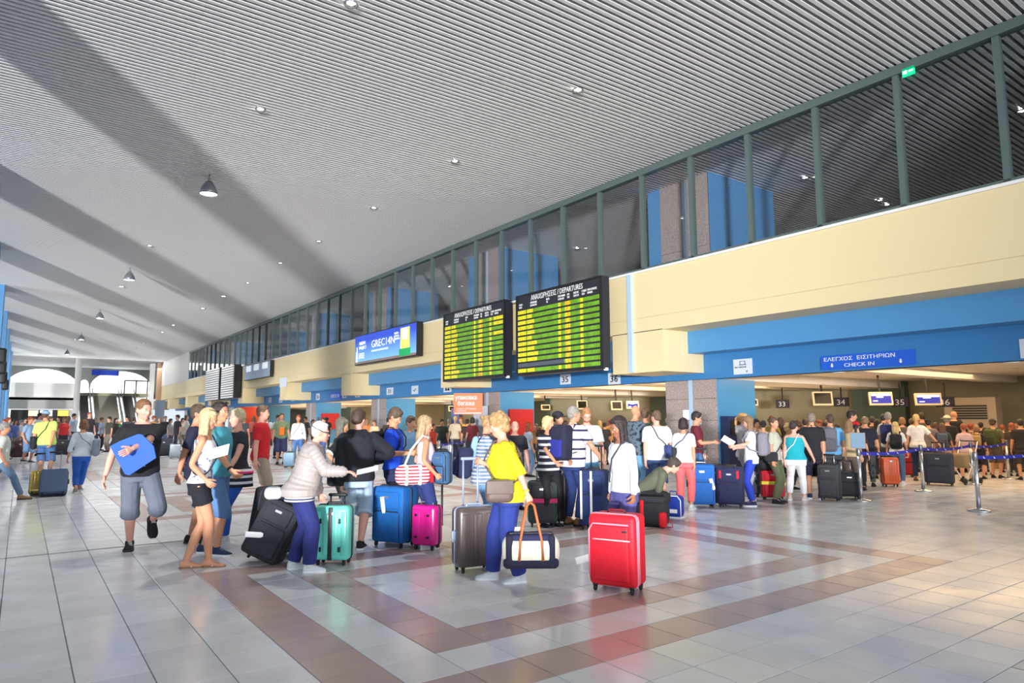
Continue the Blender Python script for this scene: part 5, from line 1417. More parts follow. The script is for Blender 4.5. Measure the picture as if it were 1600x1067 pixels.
mb = MB(); mb.loft([b.ring(z, b.prof(.9)[0], b.prof(.9)[1], -.01, 22, .043) for z in (.925, .955)]); mb.v = [v*b.sc for v in mb.v]; mb.build('pink_stripe', C((230, 70, 130)), r)
r, b, dp = P_(404, 800, 'man in a red t-shirt and beige shorts behind the woman in black', dict(w=1.1, hr=('px', 398, 725, -.2), head=(8, 4)),
    dict(skin='pink', hair=('crop', (120, 92, 70)), top=('tee', C((196, 26, 36)), .84, .02), bottom=('shorts', C((150, 136, 120))), shoes=SHN), 85, vox=.014, top_y=633)
# black trolley cases
K1 = soft_mat('black_a', (34, 36, 42)); K2 = soft_mat('black_b', (40, 44, 54))
suitcase(420, 851, .50, .32, .74, 35, 'soft', K1, 'big black soft suitcase standing behind the tilted one', tilt=R(-14), wheels=2, group='black soft suitcases')
s1 = suitcase(402, 880, .44, .27, .70, -28, 'soft', K2, 'black soft suitcase leaning back on two wheels with a white tag', handle=.22, tilt=R(16), roll=R(-22), wheels=2, group='black soft suitcases', tag_at=(.02, .19, .30, -.35), hm=M_tyre)
suitcase(448, 868, .36, .25, .42, 20, 'soft', K1, 'small black case half hidden behind the woman in the puffer jacket', wheels=2, group='black soft suitcases', roll=R(15))
# elderly woman in the puffer jacket
r, b, dp = P_(466, 892, 'elderly white haired woman in a beige puffer jacket reaching forward with papers', dict(sex='f', w=1.22, belly=.05, lean=17, hr=('px', 540, 737, -.04), hl=('px', 500, 775, .22), pole_r=(.1, -.2, -1), fl=('px', 458, 889), fr=('px', 483, 894), head=(0, 2), curl=.5, nr=(0, 0, -1), hk=1.09),
    dict(skin='pink', hair=('crop', (232, 232, 226)), top=('jacket', mat('puffer_beige', (172, 162, 160), .42, bump=.25, bscale=16, noise=.04, nscale=8), .86, .05, .06), bottom=('trousers', C((36, 44, 112))), shoes=SHW, glasses='clear'), 92, vox=.0105, top_y=674)
mb = MB(); mb.loft([b.ring(z, b.prof(max(z, .86))[0], b.prof(max(z, .86))[1], -.01, 24, .035) for z in np.linspace(.93, .80, 5)]); mb.v = [v*b.sc for v in mb.v]
mb.build('striped_hem', mat('hem_stripes', (40, 50, 100), .8, stripes=(2, 34, .5, (232, 232, 236))), r)
mb = MB().rbox((-.0, -.30, .90), (.30, .20, .13), .06, n=4); mb.v = [v*b.sc for v in mb.v]; mb.build('folded_cloth', C((206, 214, 226)), r)
mb = MB(); mb.tube([b.headp((math.sin(t)*.088, -.012+math.cos(t)*.105, .035+.035*math.cos(t+2.6))) for t in np.linspace(0, 2*PI, 24, endpoint=False)], .005, 6, closed=True)
link('headband', b.scaled(mb, 'headband'), mat('cord_dark', (70, 90, 100), .5), r)
hp_ = hand_w(r, b, 1, .14)
sheet(hp_+Vector((.10, -.02, .02)), .22, .12, (R(20), R(-12), R(-30)), 'folded white papers in the outstretched hand of the elderly woman', name='travel_papers')
# mint suitcase
M_mint = shell_mat('mint', (112, 222, 206), .35)
sm_ = suitcase(521, 881, .40, .25, .64, -20, 'hard', M_mint, 'mint green hard shell suitcase with a dark centre strip', handle=.10, ribs=4, hm=M_tyre)
for x in (-.105, .105):
    for z in (.18, .48): MB().rbox((x, .139, z), (.022, .012, .055), .005, n=2).build('grey_foot', M_zip, sm_)
MB().rbox((0, .130, .345), (.045, .022, .56), .006, n=2).build('centre_strip', M_zip, sm_)
# gap: woman with cap of grey hair, hoodie man
r, b, dp = P_(529, 838, 'grey haired woman in a black t-shirt with white sleeve stripes', dict(sex='f', w=1.02, hr=('px', 532, 728, -.15), hl=('px', 545, 720, .1), head=(0, 20)),
    dict(skin='tan', hair=('long', (108, 104, 92)), top=('tee', C((28, 30, 38))), bottom=('jeans', C(BLK)), shoes=SHK), 85, vox=.0125, top_y=652)
for z in (.245, .275):
    p_ = b.SR+(b.ER-b.SR)*(z/.285*.98-.02); q_ = b.SR+(b.ER-b.SR)*(z/.285*.98+.04)
    mb = MB().tube([p_*b.sc, q_*b.sc], .063*b.sc, 14); mb.build('sleeve_stripe', M_w, r) if z < .26 else None
e = empty('handbag', at_depth(527, 745, dp-.25), 0, label='black handbag on the arm of the grey haired woman', cat='bag')
MB().rbox((0, 0, 0), (.26, .14, .24), .05, n=4).build('bag_body', K1, e); MB().tube([(-.08, 0, .1), (-.06, 0, .26), (.06, 0, .26), (.08, 0, .1)], .009, 6).build('handle', K1, e)
r, b, dp = P_(556, 858, 'young man seen from behind in a black hooded sweatshirt and pale blue shorts', dict(w=1.06, hl=('px', 533, 758, .02), hr=('px', 584, 712, .28), fr=('px', 563, 858), fl=('px', 545, 850), head=(25, 12), curl=1.1, pole_r=(1, -.4, -.2)),
    dict(skin='pink', hair=('short', (72, 54, 44)), top=('hoodie', C((26, 28, 38)), .88), bottom=('shorts', C((168, 190, 212)), .60), shoes=SHKW), 176, vox=.0105, top_y=632)
mb = MB()
for a in (0,):
    A, K = b.HL, b.KL; mb.tube([(A+(K-A)*.72)*b.sc, (A+(K-A)*.86)*b.sc], .119*b.sc, 16)
mb.build('shorts_stripe', M_w, r)
# blue tee, blue case
r, b, dp = P_(613, 838, 'young man in a bright blue t-shirt looking down at a phone', dict(w=.98, hr=('px', 640, 708, -.1), hl=('px', 645, 704, .14), head=(5, 32), curl=.9),
    dict(skin='tan', hair=('short', (92, 72, 58)), top=('tee', C((24, 80, 226)), .90), bottom=('trousers', C((30, 38, 78))), shoes=SHKW), 72, vox=.0115, top_y=637)
backpack(r, b, C((24, 24, 30), 'bp'), C((34, 34, 42), 'bp'), 'black backpack with red strap edging on the young man in blue', hgt=.46, dep=.2)
P = hand_w(r, b, 1, .1); o = MB().rbox((0, 0, 0), (.075, .15, .012), .005, n=2).build('phone', M_k, label='dark phone held by the young man in blue', cat='phone'); o.location = P+Vector((.02, .0, .02)); o.rotation_euler = (R(50), 0, r.rotation_euler.z)
M_bs = shell_mat('blue_big', (14, 98, 176), .45)
suitcase(616, 852, .50, .32, .74, -38, 'soft', soft_mat('blue_case', (16, 100, 178)), 'tall bright blue soft suitcase before the young man in blue', ribs=2, tag_at=(.02, .19, .42, 1.4), wheels=4)
# girl in pink
r, b, dp = P_(661, 856, 'girl with very long fair hair in a pale pink sleeveless top and navy jeans', dict(sex='f', w=.95, hr=('px', 681, 741, -.12), hl=('px', 675, 730, .2), head=(20, 12), curl=1.1),
    dict(skin='tan', hair=('verylong', (178, 150, 112)), top=('tank', C((240, 204, 214)), .95, .015), bottom=('jeans', C((36, 52, 110))), shoes=SHW), 105, vox=.0105, top_y=649)
e = empty('shoulder_bag', r.location, r.rotation_euler.z, label='red and white striped shoulder bag of the girl in pink', cat='bag')
Mst = mat('bag_stripes', (232, 232, 238), .7, stripes=(2, 26, .45, (196, 28, 60)), bump=.2)
k = b.sc; mb = MB().rbox((.19, -.20, .98), (.20, .46, .26), .09, n=6); mb.v = [v*k for v in mb.v]; mb.build('bag_body', Mst, e)
mb = MB().rbox((.19, .045, .98), (.16, .05, .22), .02, n=4); mb.v = [v*k for v in mb.v]; mb.build('red_end', C((200, 24, 50)), e)
for y in (-.30, -.12): mb = MB().rbox((.19, y, .98), (.208, .05, .268), .09, n=6); mb.v = [v*k for v in mb.v]; mb.build('white_band', M_w, e)
mb = MB().tube([(.20, -.32, 1.08), (.16, -.22, 1.30), (.11, -.05, 1.48), (.10, .03, 1.46), (.16, -.02, 1.30), (.20, -.08, 1.10)], .014, 8); mb.v = [v*k for v in mb.v]; mb.build('strap', M_w, e)
M_pk = shell_mat('pink', (226, 30, 150), .2)
s = suitcase(667, 858, .34, .22, .54, -32, 'hard', M_pk, 'small glossy pink hard shell suitcase with black bumpers', handle=.02, ribs=2, hm=M_alu, badge=False)
for x in (-.085, .085):
    for z in (.16, .42): MB().ell((x, .125, z), (.022, .010, .016), 0, 12, 8).build('bumper', M_tyre, s)
# denim blue case standing upright on the pink one's far side, on a long handle
e = suitcase(700, 830, .24, .17, .40, -40, 'soft', soft_mat('denim_blue', (62, 104, 150)), 'denim blue cabin case on a black pole beside the girl in pink', wheels=0, z=at_depth(693, 752, at_z(668, 858).length).z-.02, at=tuple(at_depth(691, 745, dp+.05)[:2]), badge=False, group='cabin cases')
MB().tube([(0, 0, -.005), (0, 0, -.50)], .013, 8).build('stand_pole', M_tyre, e)
# striped dress woman
r, b, dp = P_(754, 842, 'woman with a fair bun in a blue and white striped tunic and light jeans', dict(sex='f', w=1.08, hr=('px', 800, 712, -.1), hl=('px', 800, 720, .2), head=(8, 22), lean=6, pole_r=(-.2, -1, -.6)),
    dict(skin='tan', hair=('bun', (172, 138, 96)), top=('tee', mat('tunic_stripes', (120, 142, 176), .85, stripes=(2, 21, .38, (224, 230, 240)), bump=.5, bscale=11), .78, .022, .02), bottom=('jeans', C((120, 166, 212))), shoes=SHW), 100, vox=.0115, top_y=649)
mb = MB().tube([b.T((-.03, -.14, 1.40)), b.T((-.05, -.16, 1.2)), b.T((-.04, -.17, .98))], [.05, .06, .04], 10, ends=True); link('shawl', b.scaled(mb, 'shawl'), C((150, 190, 232)), r)
e = backpack(r, b, C((30, 34, 72), 'bp2'), C((36, 40, 84), 'bp2'), 'navy backpack with a pink stripe hanging at the back of the striped tunic', hgt=.44, zc=1.05, dy=.04, dep=.22)
MB().tube([(-.10, -.47, .92), (.02, -.48, 1.0), (.10, -.47, 1.10)], .009, 6).build('pink_stripe', C((220, 60, 110)), e)
# woman in yellow
r, b, dp = P_(794, 911, 'blond woman in a bright yellow top striding left with a brown case and a duffel', dict(sex='f', w=1.24, belly=.02, lean=7, hl=('px', 825, 774, -.12), hr=('px', 752, 722, .05), fl=('px', 812, 910), fr=('px', 770, 905), head=(0, 16), curl=1.15, pole_l=(.4, -1, 0), pole_r=(.2, -.6, -.8), hk=1.01),
    dict(skin='pink', hair=('curly', (184, 146, 100)), top=('tee', C((240, 232, 34), 'y', noise=.02), .84, .03, .03, .62), bottom=('trousers', C((40, 58, 140))), shoes=SHW, watch=-1, watch_c=(220, 180, 80)), -82, vox=.0105, top_y=648)
hl_ = hand_w(r, b, -1, .085); hr_ = hand_w(r, b, 1, .08)
e = crossbag(r, b, mat('brown_leather', (104, 88, 82), .5, noise=.08), 'brown leather shoulder bag at the hip of the woman in yellow', side=-1, size=(.28, .13, .23), z=.97, y=.13, inf=.06)
# duffel
e = empty('duffel_bag', Vector((hl_.x, hl_.y, 0)), heading(hl_, 2), label='navy and cream striped canvas duffel bag with tan leather handles', cat='bag')
zt_ = hl_.z; zb_ = at_depth(822, 885, dp-.15).z; L_ = .54; zc_ = zb_+.165
MB().rbox((0, 0, zc_+.0), (L_, .25, .30), .11, n=8).build('bag_body', C((234, 230, 214), 'canvas'), e)
MB().rbox((0, 0, zc_-.105), (L_*.96, .256, .10), .045, n=6).build('base_panel', C((34, 36, 62), 'canvas'), e)
for x in (-.19, .20): MB().rbox((x, 0, zc_+.0), (.07, .262, .305), .11, n=8).build('navy_band', C((34, 36, 62), 'canvas'), e)
MB().rbox((0, 0, zc_+.115), (L_*.72, .22, .08), .035, n=4).build('top_panel', C((40, 44, 84), 'canvas'), e)
for y in (-.10, .10):
    MB().tube([(-.11, y*1.25, zc_-.08), (-.10, y*1.2, zc_+.10), (-.035, y*.35, zt_-.03), (0, y*.1, zt_+.0), (.035, y*.35, zt_-.03), (.10, y*1.2, zc_+.10), (.11, y*1.25, zc_-.08)], .013, 8, flat=.6).build('leather_handle', mat('tan_leather', (176, 100, 50), .5), e)
MB().tube([(-.2, .02, zc_+.153), (.2, .02, zc_+.153)], .006, 6).build('zip', M_alu, e)
MB().box((.13, -.13, zc_+.16), (.10, .004, .06)).build('paper_tag', M_tag, e)
# brown case
Pc = at_depth(738, 890, dp+.0)
M_br = shell_mat('brown', (88, 76, 76), .35)
s = suitcase(740, 891, .42, .27, .66, 22, 'hard', M_br, 'dark brown ribbed suitcase with pale blue frame and raised handle', ribs=3, handle=hr_.z-.70, hm=mat('handle_pale_blue', (176, 194, 222), .35, metal=.4), trim=mat('frame_pale_blue', (150, 168, 200), .35, metal=.4), tag_at=(-.20, .05, .20, PI+.6), badge=False)
# ------------ middle group
r, b, dp = P_(858, 822, 'woman with curly short blond hair in a navy and white striped top', dict(sex='f', w=1.05, hr=('px', 868, 722, -.25), hl=(-.2, .25, .95), head=(-10, 0), pole_r=(1, -.6, -.2), curl=1.1),
    dict(skin='tan', hair=('bob', (222, 200, 140)), top=('tee', mat('navy_white_stripes', (30, 32, 52), .85, stripes=(2, 11, .38, (228, 230, 236)), bump=.4, bscale=11), .86, .02), bottom=('jeans', C(BLK)), shoes=SHK), 38, vox=.0125, top_y=650)
suitcase(848, 822, .42, .28, .66, 0, 'soft', soft_mat('graphite', (50, 50, 58)), 'graphite suitcase with green edging and pink lettering strip', handle=.18, trim=mat('edge_green', (20, 110, 80), .5), group='dark cases in the middle', strip=(.55, mat('pink_strip', (200, 40, 100), .6)))
suitcase(868, 818, .36, .24, .74, -40, 'hard', shell_mat('black_gloss', (34, 34, 38)), 'tall black ribbed suitcase behind the graphite one', group='dark cases in the middle', ribs=5, handle=.05)
r, b, dp = P_(896, 820, 'grey haired man in a white, navy and pink striped polo shirt, blue backpack on', dict(w=1.12, belly=.02, hr=('px', 938, 714, -.05), hl=('px', 880, 740, .2), head=(25, 0), pole_r=(.8, -.6, -.5), curl=1.2, lean=3),
    dict(skin='tan', hair=('crop', (150, 144, 138)), top=('polo', mat('polo_stripes', (232, 222, 230), .85, stripes=(2, 7.2, .22, (36, 40, 78)), bump=.4, bscale=11), .84, .022, .02), bottom=('jeans', C((34, 54, 112))), shoes=SHB), 138, vox=.0115, top_y=634)
backpack(r, b, C((30, 32, 58), 'bp3'), C((40, 44, 140), 'bp3'), 'dark blue backpack worn by the man in the striped polo shirt', hgt=.52, dep=.24, wid=.34)
r, b, dp = P_(919, 806, 'bearded man in a plain white t-shirt and light jeans looking down', dict(w=1.05, head=(-4, 28), hl=(-.25, .2, .85), hr=(.2, .25, .95)),
    dict(skin='pink', hair=('crop', (176, 122, 82)), beard=(150, 96, 60), top=('tee', C((214, 226, 238)), .86, .02), bottom=('jeans', C((96, 156, 200))), shoes=SHW, glasses='clear'), 6, vox=.0125, top_y=637)
torso_patch(r, b, 66, 84, 1.30, 1.325, mat('hung_sunglasses', (40, 140, 170), .3), inf=.03, name='hung_sunglasses')
s = suitcase(930, 826, .40, .30, .84, -18, 'soft', soft_mat('navy_stack', (30, 48, 98)), 'tall navy blue suitcase with two white front straps and black handle up', handle=.34, group='navy cases', badge=False, hm=M_tyre)
for x in (-.02, .13): MB().bx(x, x+.03, .172, .18, .15, .83).build('white_strap', M_w, s)
# woman in white with the red case
r, b, dp = P_(978, 897, 'dark haired woman in a white long sleeved top hurrying left with the red case', dict(sex='f', w=1.0, lean=4, hl=('px', 991, 783, -.22), hr=('px', 955, 770, .2), fl=('px', 990, 895), fr=('px', 962, 890), head=(6, 18), curl=1.1, hk=1.0),
    dict(skin='brown', hair=('long', (54, 44, 46)), top=('long', C((226, 228, 240)), .90, .012), bottom=('jeans', C((84, 84, 150))), shoes=SHW), -52, vox=.0105, top_y=650)
mb = strap_loop(b, 1, z_lo=.98, inf=.034, r=.009); mb.v = [v*b.sc for v in mb.v]
o = mb.build('bag_strap', C((60, 58, 66)), None, label='thin grey strap across the white top', cat='strap'); o.matrix_world = r.matrix_basis
M_red = mat('fabric_red', (226, 16, 44), .6, noise=.04, nscale=10, bump=.12, bscale=90)
hl_ = hand_w(r, b, -1, .06)
Ps = at_z(966, 922)
s = empty('suitcase', Ps, heading(Ps, -22), label='big bright red soft suitcase with pink zips and a white tag', cat='suitcase')
w_, d_, h_ = .46, .30, .70; wz = .06
MB().rbox((0, 0, wz+(h_-wz)/2), (w_, d_, h_-wz), .045, n=4).build('shell', M_red, s)
zm = mat('zip_pink', (240, 140, 160), .5)
for (y, rr_) in ((d_*.30, .010), (d_*.16, .006)):
    pts = []
    for (cx, cz, a0) in ((w_/2-.05, h_-.05, 0), (-w_/2+.05, h_-.05, 90), (-w_/2+.05, wz+.05, 180), (w_/2-.05, wz+.05, 270)):
        for a in range(0, 91, 30): pts.append((cx+.052*math.cos(R(a0+a)), y, cz+.052*math.sin(R(a0+a))))
    MB().tube(pts, rr_, 6, up=(0, 1, 0), flat=1.5, closed=True).build('zip', zm, s)
MB().rbox((0.02, d_/2, wz+.30), (w_*.84, .045, .50), .02, n=4).build('front_pocket', M_red, s)
MB().tube([(.21, d_/2+.018, wz+.10), (.21, d_/2+.022, wz+.50), (.17, d_/2+.024, wz+.56), (-.18, d_/2+.024, wz+.56)], .009, 6, up=(0, 1, 0)).build('pocket_zip', zm, s)
MB().tube([(.17, d_/2+.024, wz+.42), (-.19, d_/2+.024, wz+.42)], .006, 6).build('white_zip', M_w, s)
MB().rbox((-.14, d_/2+.026, wz+.50), (.05, .006, .018), .002, n=2).build('badge', M_zip, s)
MB().tube([(-.09, 0, h_-.004), (-.075, 0, h_+.03), (.075, 0, h_+.03), (.09, 0, h_-.004)], .012, 8).build('carry_handle', mat('dark_red', (110, 16, 30), .6), s)
MB().tube([(w_/2-.004, 0, wz+.42), (w_/2+.02, 0, wz+.40), (w_/2+.02, 0, wz+.26), (w_/2-.004, 0, wz+.24)], .012, 8).build('side_handle', M_red, s)
for sx in (-1, 1):
    for sy in (-1, 1):
        MB().tube([(sx*.18, sy*.11, wz+.02), (sx*.18, sy*.11, .04)], [.028, .02], 10).build('wheel_mount', M_tyre, s)
        MB().lathe((sx*.18-.011, sy*.11, .030), [(0.0, 0), (0.026, 0), (0.030, 0.005), (0.030, 0.017), (0.026, 0.022), (0.0, 0.022)], 14, axis='x').build('wheel', M_tyre, s)
fr_ = ((w_/2-.02, .10, wz+.24), (1, .0, -.35), (.35, 0, 1), (0, 1, 0)); MB().plate([(0, -.02), (.03, -.03), (.17, -.03), (.17, .03), (.03, .03), (0, .02)], .003, fr_).build('paper_tag', M_tag, s)
# camo man and neighbours
r, b, dp = P_(996, 784, 'bald man in a grey blue camouflage t-shirt', dict(w=1.12, head=(-20, 0), hr=(.28, .1, .9)),
    dict(skin='tan', hair=('bald', (120, 90, 70)), top=('tee', mat('camo_blue', (92, 108, 124), .85, patch=(16, .54, (44, 54, 66)), bump=.4, bscale=11), .84, .02), bottom=('jeans', C((110, 160, 196))), shoes=SHW), 128, vox=.014, top_y=633)
r, b, dp = P_(1012, 777, 'person in an olive green t-shirt behind the man in camouflage', dict(w=1.0), dict(skin='tan', hair=('short', (100, 74, 54)), top=('tee', C((84, 96, 76))), bottom=('jeans', C(NAVY)), shoes=SHK), 150, vox=.016, top_y=638)
r, b, dp = P_(1029, 794, 'man in a white t-shirt and denim shorts with a black cross-body bag, seen from behind', dict(w=1.14, belly=.02, head=(-30, 4), hl=('px', 1008, 740, .0), hr=('px', 1060, 735, .15)),
    dict(skin='pink', hair=('crop', (104, 80, 66)), top=('tee', C((220, 228, 238)), .86, .022), bottom=('shorts', C((48, 72, 116))), shoes=SHW, glasses='top'), 190, vox=.0125, top_y=641)
crossbag(r, b, soft_mat('black_bag', (42, 42, 48)), 'black cross-body bag on the hip of the man in the white t-shirt', side=1, size=(.28, .10, .22), z=.98, y=-.06, inf=.045)
# croucher and the floor bags
r, b, dp = P_(1002, 812, 'crouching person in an olive top leaning over the red and black bag', dict(sex='m', drop=.48, lean=52, hr=('px', 1034, 790, -.05), hl=('px', 1034, 792, .1), head=(0, 10), fl=(-.12, .05, 0), fr=(.12, .12, 0), h=1.7),
    dict(skin='pink', hair=('short', (70, 60, 54)), top=('long', C((92, 98, 80)), .86, .015, .012, .55), bottom=('trousers', C((34, 34, 40))), shoes=SHK), 95, vox=.0135)
e = empty('duffel_bag', at_z(1018, 822), heading(at_z(1018, 822), -15), label='black and red sports bag on the floor before the crouching person', cat='bag')
MB().rbox((0, 0, .20), (.52, .30, .40), .12, n=8).build('bag_body', K1, e); MB().rbox((.10, .02, .20), (.06, .302, .38), .10, n=8).build('red_panel', C((210, 24, 40)), e)
MB().rbox((-.2, .1, .12), (.10, .16, .22), .04, n=6).build('end_pocket', C((210, 24, 40)), e); MB().tube([(-.25, .1, .12), (-.33, .12, .1), (-.34, .12, .02), (-.26, .14, .02)], .008, 6).build('strap', C((210, 24, 40)), e)
MB().rbox((.0, .02, .385), (.44, .24, .07), .03, n=4).build('top_flap', K2, e)
e = empty('sports_bag', at_z(1053, 808), heading(at_z(1053, 808), -20), label='small royal blue sports bag with white piping on the floor', cat='bag')
MB().rbox((0, 0, .18), (.30, .24, .34), .07, n=6).build('bag_body', C((22, 56, 160)), e)
MB().tube([(-.15, .10, .03), (-.15, .10, .28), (-.10, .10, .345), (.10, .10, .345), (.15, .10, .28), (.15, .10, .03)], .010, 6).build('piping', M_w, e)
MB().bx(-.10, .02, .118, .126, .08, .14).build('badge', M_w, e); MB().bx(-.15, .15, -.1, .1, 0, .02).build('base', M_w, e)
MB().tube([(-.06, 0, .345), (-.05, 0, .41), (.05, 0, .41), (.06, 0, .345)], .009, 6).build('handle', C((22, 56, 160)), e)
r, b, dp = P_(1072, 796, 'dark haired woman in a white t-shirt and coral pink trousers, seen from behind', dict(sex='f', w=1.12, head=(10, 6), hr=('px', 1085, 725, -.05), hl=('px', 1058, 722, .2)),
    dict(skin='tan', hair=('bob', (44, 30, 34)), top=('tee', C((232, 232, 228)), .90, .016), bottom=('jeans', C((236, 104, 108)), .92), shoes=('shoe', M_cloth((222, 226, 232), 'shoe', bump=.1), M_w)), 170, vox=.0125, top_y=653)
e = crossbag(r, b, C((52, 66, 118)), 'small denim blue sling bag on the back of the woman in coral trousers', side=-1, size=(.22, .12, .26), z=1.10, y=-.10)
r, b, dp = P_(1092, 779, 'young man with glasses in a maroon t-shirt reaching out to the right', dict(w=1.0, hr=('px', 1115, 691, -.1), hl=(-.25, .1, .85), head=(0, 14), pole_r=(.1, -.6, -1)),
    dict(skin='tan', hair=('short', (44, 34, 32)), top=('tee', C((108, 28, 46))), bottom=('jeans', C((70, 110, 160))), shoes=SHK, glasses='clear'), 88, vox=.0125, top_y=643)
M_b1 = soft_mat('azure', (28, 96, 176))
suitcase(1097, 792, .46, .30, .76, 5, 'soft', M_b1, 'azure blue tall soft suitcase before the granite pillar', handle=.26, group='suitcases by the pillar', tag_at=(-.2, .17, .32, 1.3), hm=M_alu)
suitcase(1122, 790, .34, .30, .72, -12, 'soft', soft_mat('navy_mid', (30, 40, 84)), 'narrow navy suitcase squeezed between the azure and the red cornered one', group='suitcases by the pillar')
s = suitcase(1142, 792, .46, .30, .70, -6, 'soft', soft_mat('navy_dark', (30, 34, 74)), 'dark navy suitcase with two red corner flashes', handle=.03, group='suitcases by the pillar')
for x in (-.15, .15): MB().rbox((x, .168, .58), (.045, .012, .14), .005, n=2).build('red_flash', C((200, 30, 50)), s)
r, b, dp = P_(1176, 790, 'long haired woman in a white top and royal blue trousers reading a sheet of paper', dict(sex='f', w=.98, hl=('px', 1147, 697, -.08), hr=('px', 1150, 700, .12), head=(0, 24), curl=.8),
    dict(skin='pink', hair=('long', (142, 108, 78)), top=('tee', C((236, 238, 242)), .82, .018), bottom=('jeans', C((36, 62, 180))), shoes=SHN), -84, vox=.0125, top_y=650)
backpack(r, b, C((128, 124, 138), 'bp4'), C((112, 108, 122), 'bp4'), 'grey backpack with a yellow tag on the woman reading', hgt=.46, dep=.2)
sheet(at_depth(1138, 689, dp-.05), .22, .13, (R(58), R(-32), r.rotation_euler.z+R(90)), 'white sheet of paper read by the woman with the grey backpack', name='travel_papers')
r, b, dp = P_(1166, 782, 'blond girl in a grey hooded sweatshirt and grey trousers beside the blue pillar', dict(sex='f', w=.98, head=(0, 0)), dict(skin='pink', hair=('pony', (196, 152, 96)), top=('hoodie', C((168, 166, 172)), .86), bottom=('trousers', C((172, 170, 176))), shoes=SHW), 88, vox=.0135, top_y=645)
suitcase(1176, 776, .30, .22, .50, 10, 'soft', soft_mat('slate', (70, 76, 96)), 'small slate suitcase behind the reading woman', group='suitcases by the pillar')
Q = 'travellers in the check-in queue'
r, b, dp = P_(1214, 786, 'woman with pinned up hair in a beige t-shirt looking right', dict(sex='f', w=1.06, head=(20, 5)), dict(skin='tan', hair=('bun', (86, 66, 54)), top=('tee', C((180, 178, 164))), bottom=('jeans', C((80, 84, 60))), shoes=SHK), 75, vox=.0135, top_y=652, group=Q)
crossbag(r, b, K1, 'black strap bag on the woman in beige', side=1)
r, b, dp = P_(1246, 783, 'broad woman in a teal sleeveless top and white trousers seen from behind', dict(sex='f', w=1.32, head=(30, 12), hl=('px', 1226, 722, .1), hr=('px', 1272, 718, .1), fl=('px', 1234, 781), fr=('px', 1257, 781)),
    dict(skin='pink', hair=('short', (48, 38, 36)), top=('tank', C((22, 160, 178)), .92, .012, .01), bottom=('jeans', C((228, 228, 234)), .92), shoes=('shoe', M_cloth((220, 200, 190), 'shoe', bump=.1), M_w)), 172, vox=.0125, top_y=655, group=Q)
crossbag(r, b, mat('bag_white_pink', (226, 222, 224), .7, patch=(3.0, .52, (206, 120, 136))), 'white and pink drawstring bag hanging at the left of the woman in teal', side=-1, size=(.26, .14, .36), z=.92, y=-.05, ms=M_w)
s = suitcase(1208, 781, .42, .28, .56, 10, 'soft', soft_mat('red_case', (190, 16, 40)), 'red suitcase with a yellow strap and a bag on top', group='cases in the queue', strip=(.52, mat('strap_yellow', (222, 206, 40), .6)), tilt=R(6))
Ps = s.location; e = empty('duffel_bag', (Ps.x, Ps.y, .58), heading(Ps, 0), label='black and white holdall lying on the red suitcase', cat='bag')
MB().rbox((0, 0, .12), (.50, .28, .26), .11, n=6).build('bag_body', K1, e); MB().rbox((-.16, .03, .12), (.10, .26, .24), .06, n=6).build('white_panel', M_w, e); MB().tube([(-.1, .1, .22), (-.05, .1, .30), (.08, .1, .30), (.12, .1, .22)], .010, 6).build('handle', K2, e)
r, b, dp = P_(1274, 779, 'grey haired man in a black polo shirt and black shorts in the queue', dict(w=1.1, head=(-10, 0), hr=('px', 1288, 720, -.05)), dict(skin='tan', hair=('crop', (134, 120, 106)), top=('polo', C((26, 26, 36)), .84), bottom=('shorts', C((26, 30, 50))), shoes=SHN), 178, vox=.0135, top_y=645, group=Q)
r, b, dp = P_(1303, 775, 'man in a sky blue t-shirt with a grey backpack', dict(w=1.12, head=(-25, 0)), dict(skin='tan', hair=('crop', (80, 58, 48)), top=('tee', C((96, 160, 208))), bottom=('shorts', C((60, 60, 66))), shoes=SHK), 176, vox=.0135, top_y=647, group=Q)
backpack(r, b, C((104, 102, 112), 'bp5'), C((92, 90, 100), 'bp5'), 'dark grey backpack slung on the man in sky blue', hgt=.50, wid=.28)
suitcase(1298, 782, .38, .28, .68, -12, 'soft', soft_mat('charcoal', (54, 56, 62)), 'charcoal suitcase before the man in sky blue', handle=.18, group='cases in the queue')
suitcase(1326, 779, .40, .28, .50, 12, 'soft', K1, 'black case left of the framed queue post', handle=.22, group='cases in the queue')
# ------------------------------------------------------------------ the queue and the crowd farther back
HC = dict(dk=(46, 36, 34), br=(92, 66, 50), lb=(140, 104, 72), bl=(206, 170, 110), gr=(140, 136, 132), rd=(150, 70, 36), bk=(28, 24, 26), wh=(214, 212, 206))
def crowd(px, py, top, view, sex, hair, topw, bot, label, group, vox=.017, **kw):
    body = dict(sex=sex, w=kw.pop('w', 1.05), head=kw.pop('head', (0, 6)))
    for k in ('hl', 'hr', 'lean', 'fl', 'fr', 'curl'):
        if k in kw: body[k] = kw.pop(k)
    sp_ = dict(skin=kw.pop('skin', 'tan'), hair=(hair[0], HC[hair[1]]), top=(topw[0], C(topw[1])), bottom=(bot[0], C(bot[1])), shoes=kw.pop('shoes', SHK), face=abs(view) < 100)
    if topw[0] == 'tee': sp_['top'] = ('tee', C(topw[1]), .87, .016)
    if topw[0] == 'stripe': sp_['top'] = ('tee', mat('stripe_%d_%d_%d' % topw[1], topw[1], .85, stripes=(2, 14, .5, (30, 34, 60))), .87, .016)
    bp = kw.pop('bp', None); sp_.update(kw)
    r, b, dp = P_(px, py, label, body, sp_, view, vox=vox, top_y=top, group=group, free=.44)
    if bp: backpack(r, b, C(bp[0], 'bpc'), C(tuple(max(0, int(v*.8)) for v in bp[0]), 'bpc'), bp[1], hgt=bp[2] if len(bp) > 2 else .46)
    return r, b
Q = 'travellers in the check-in queue'
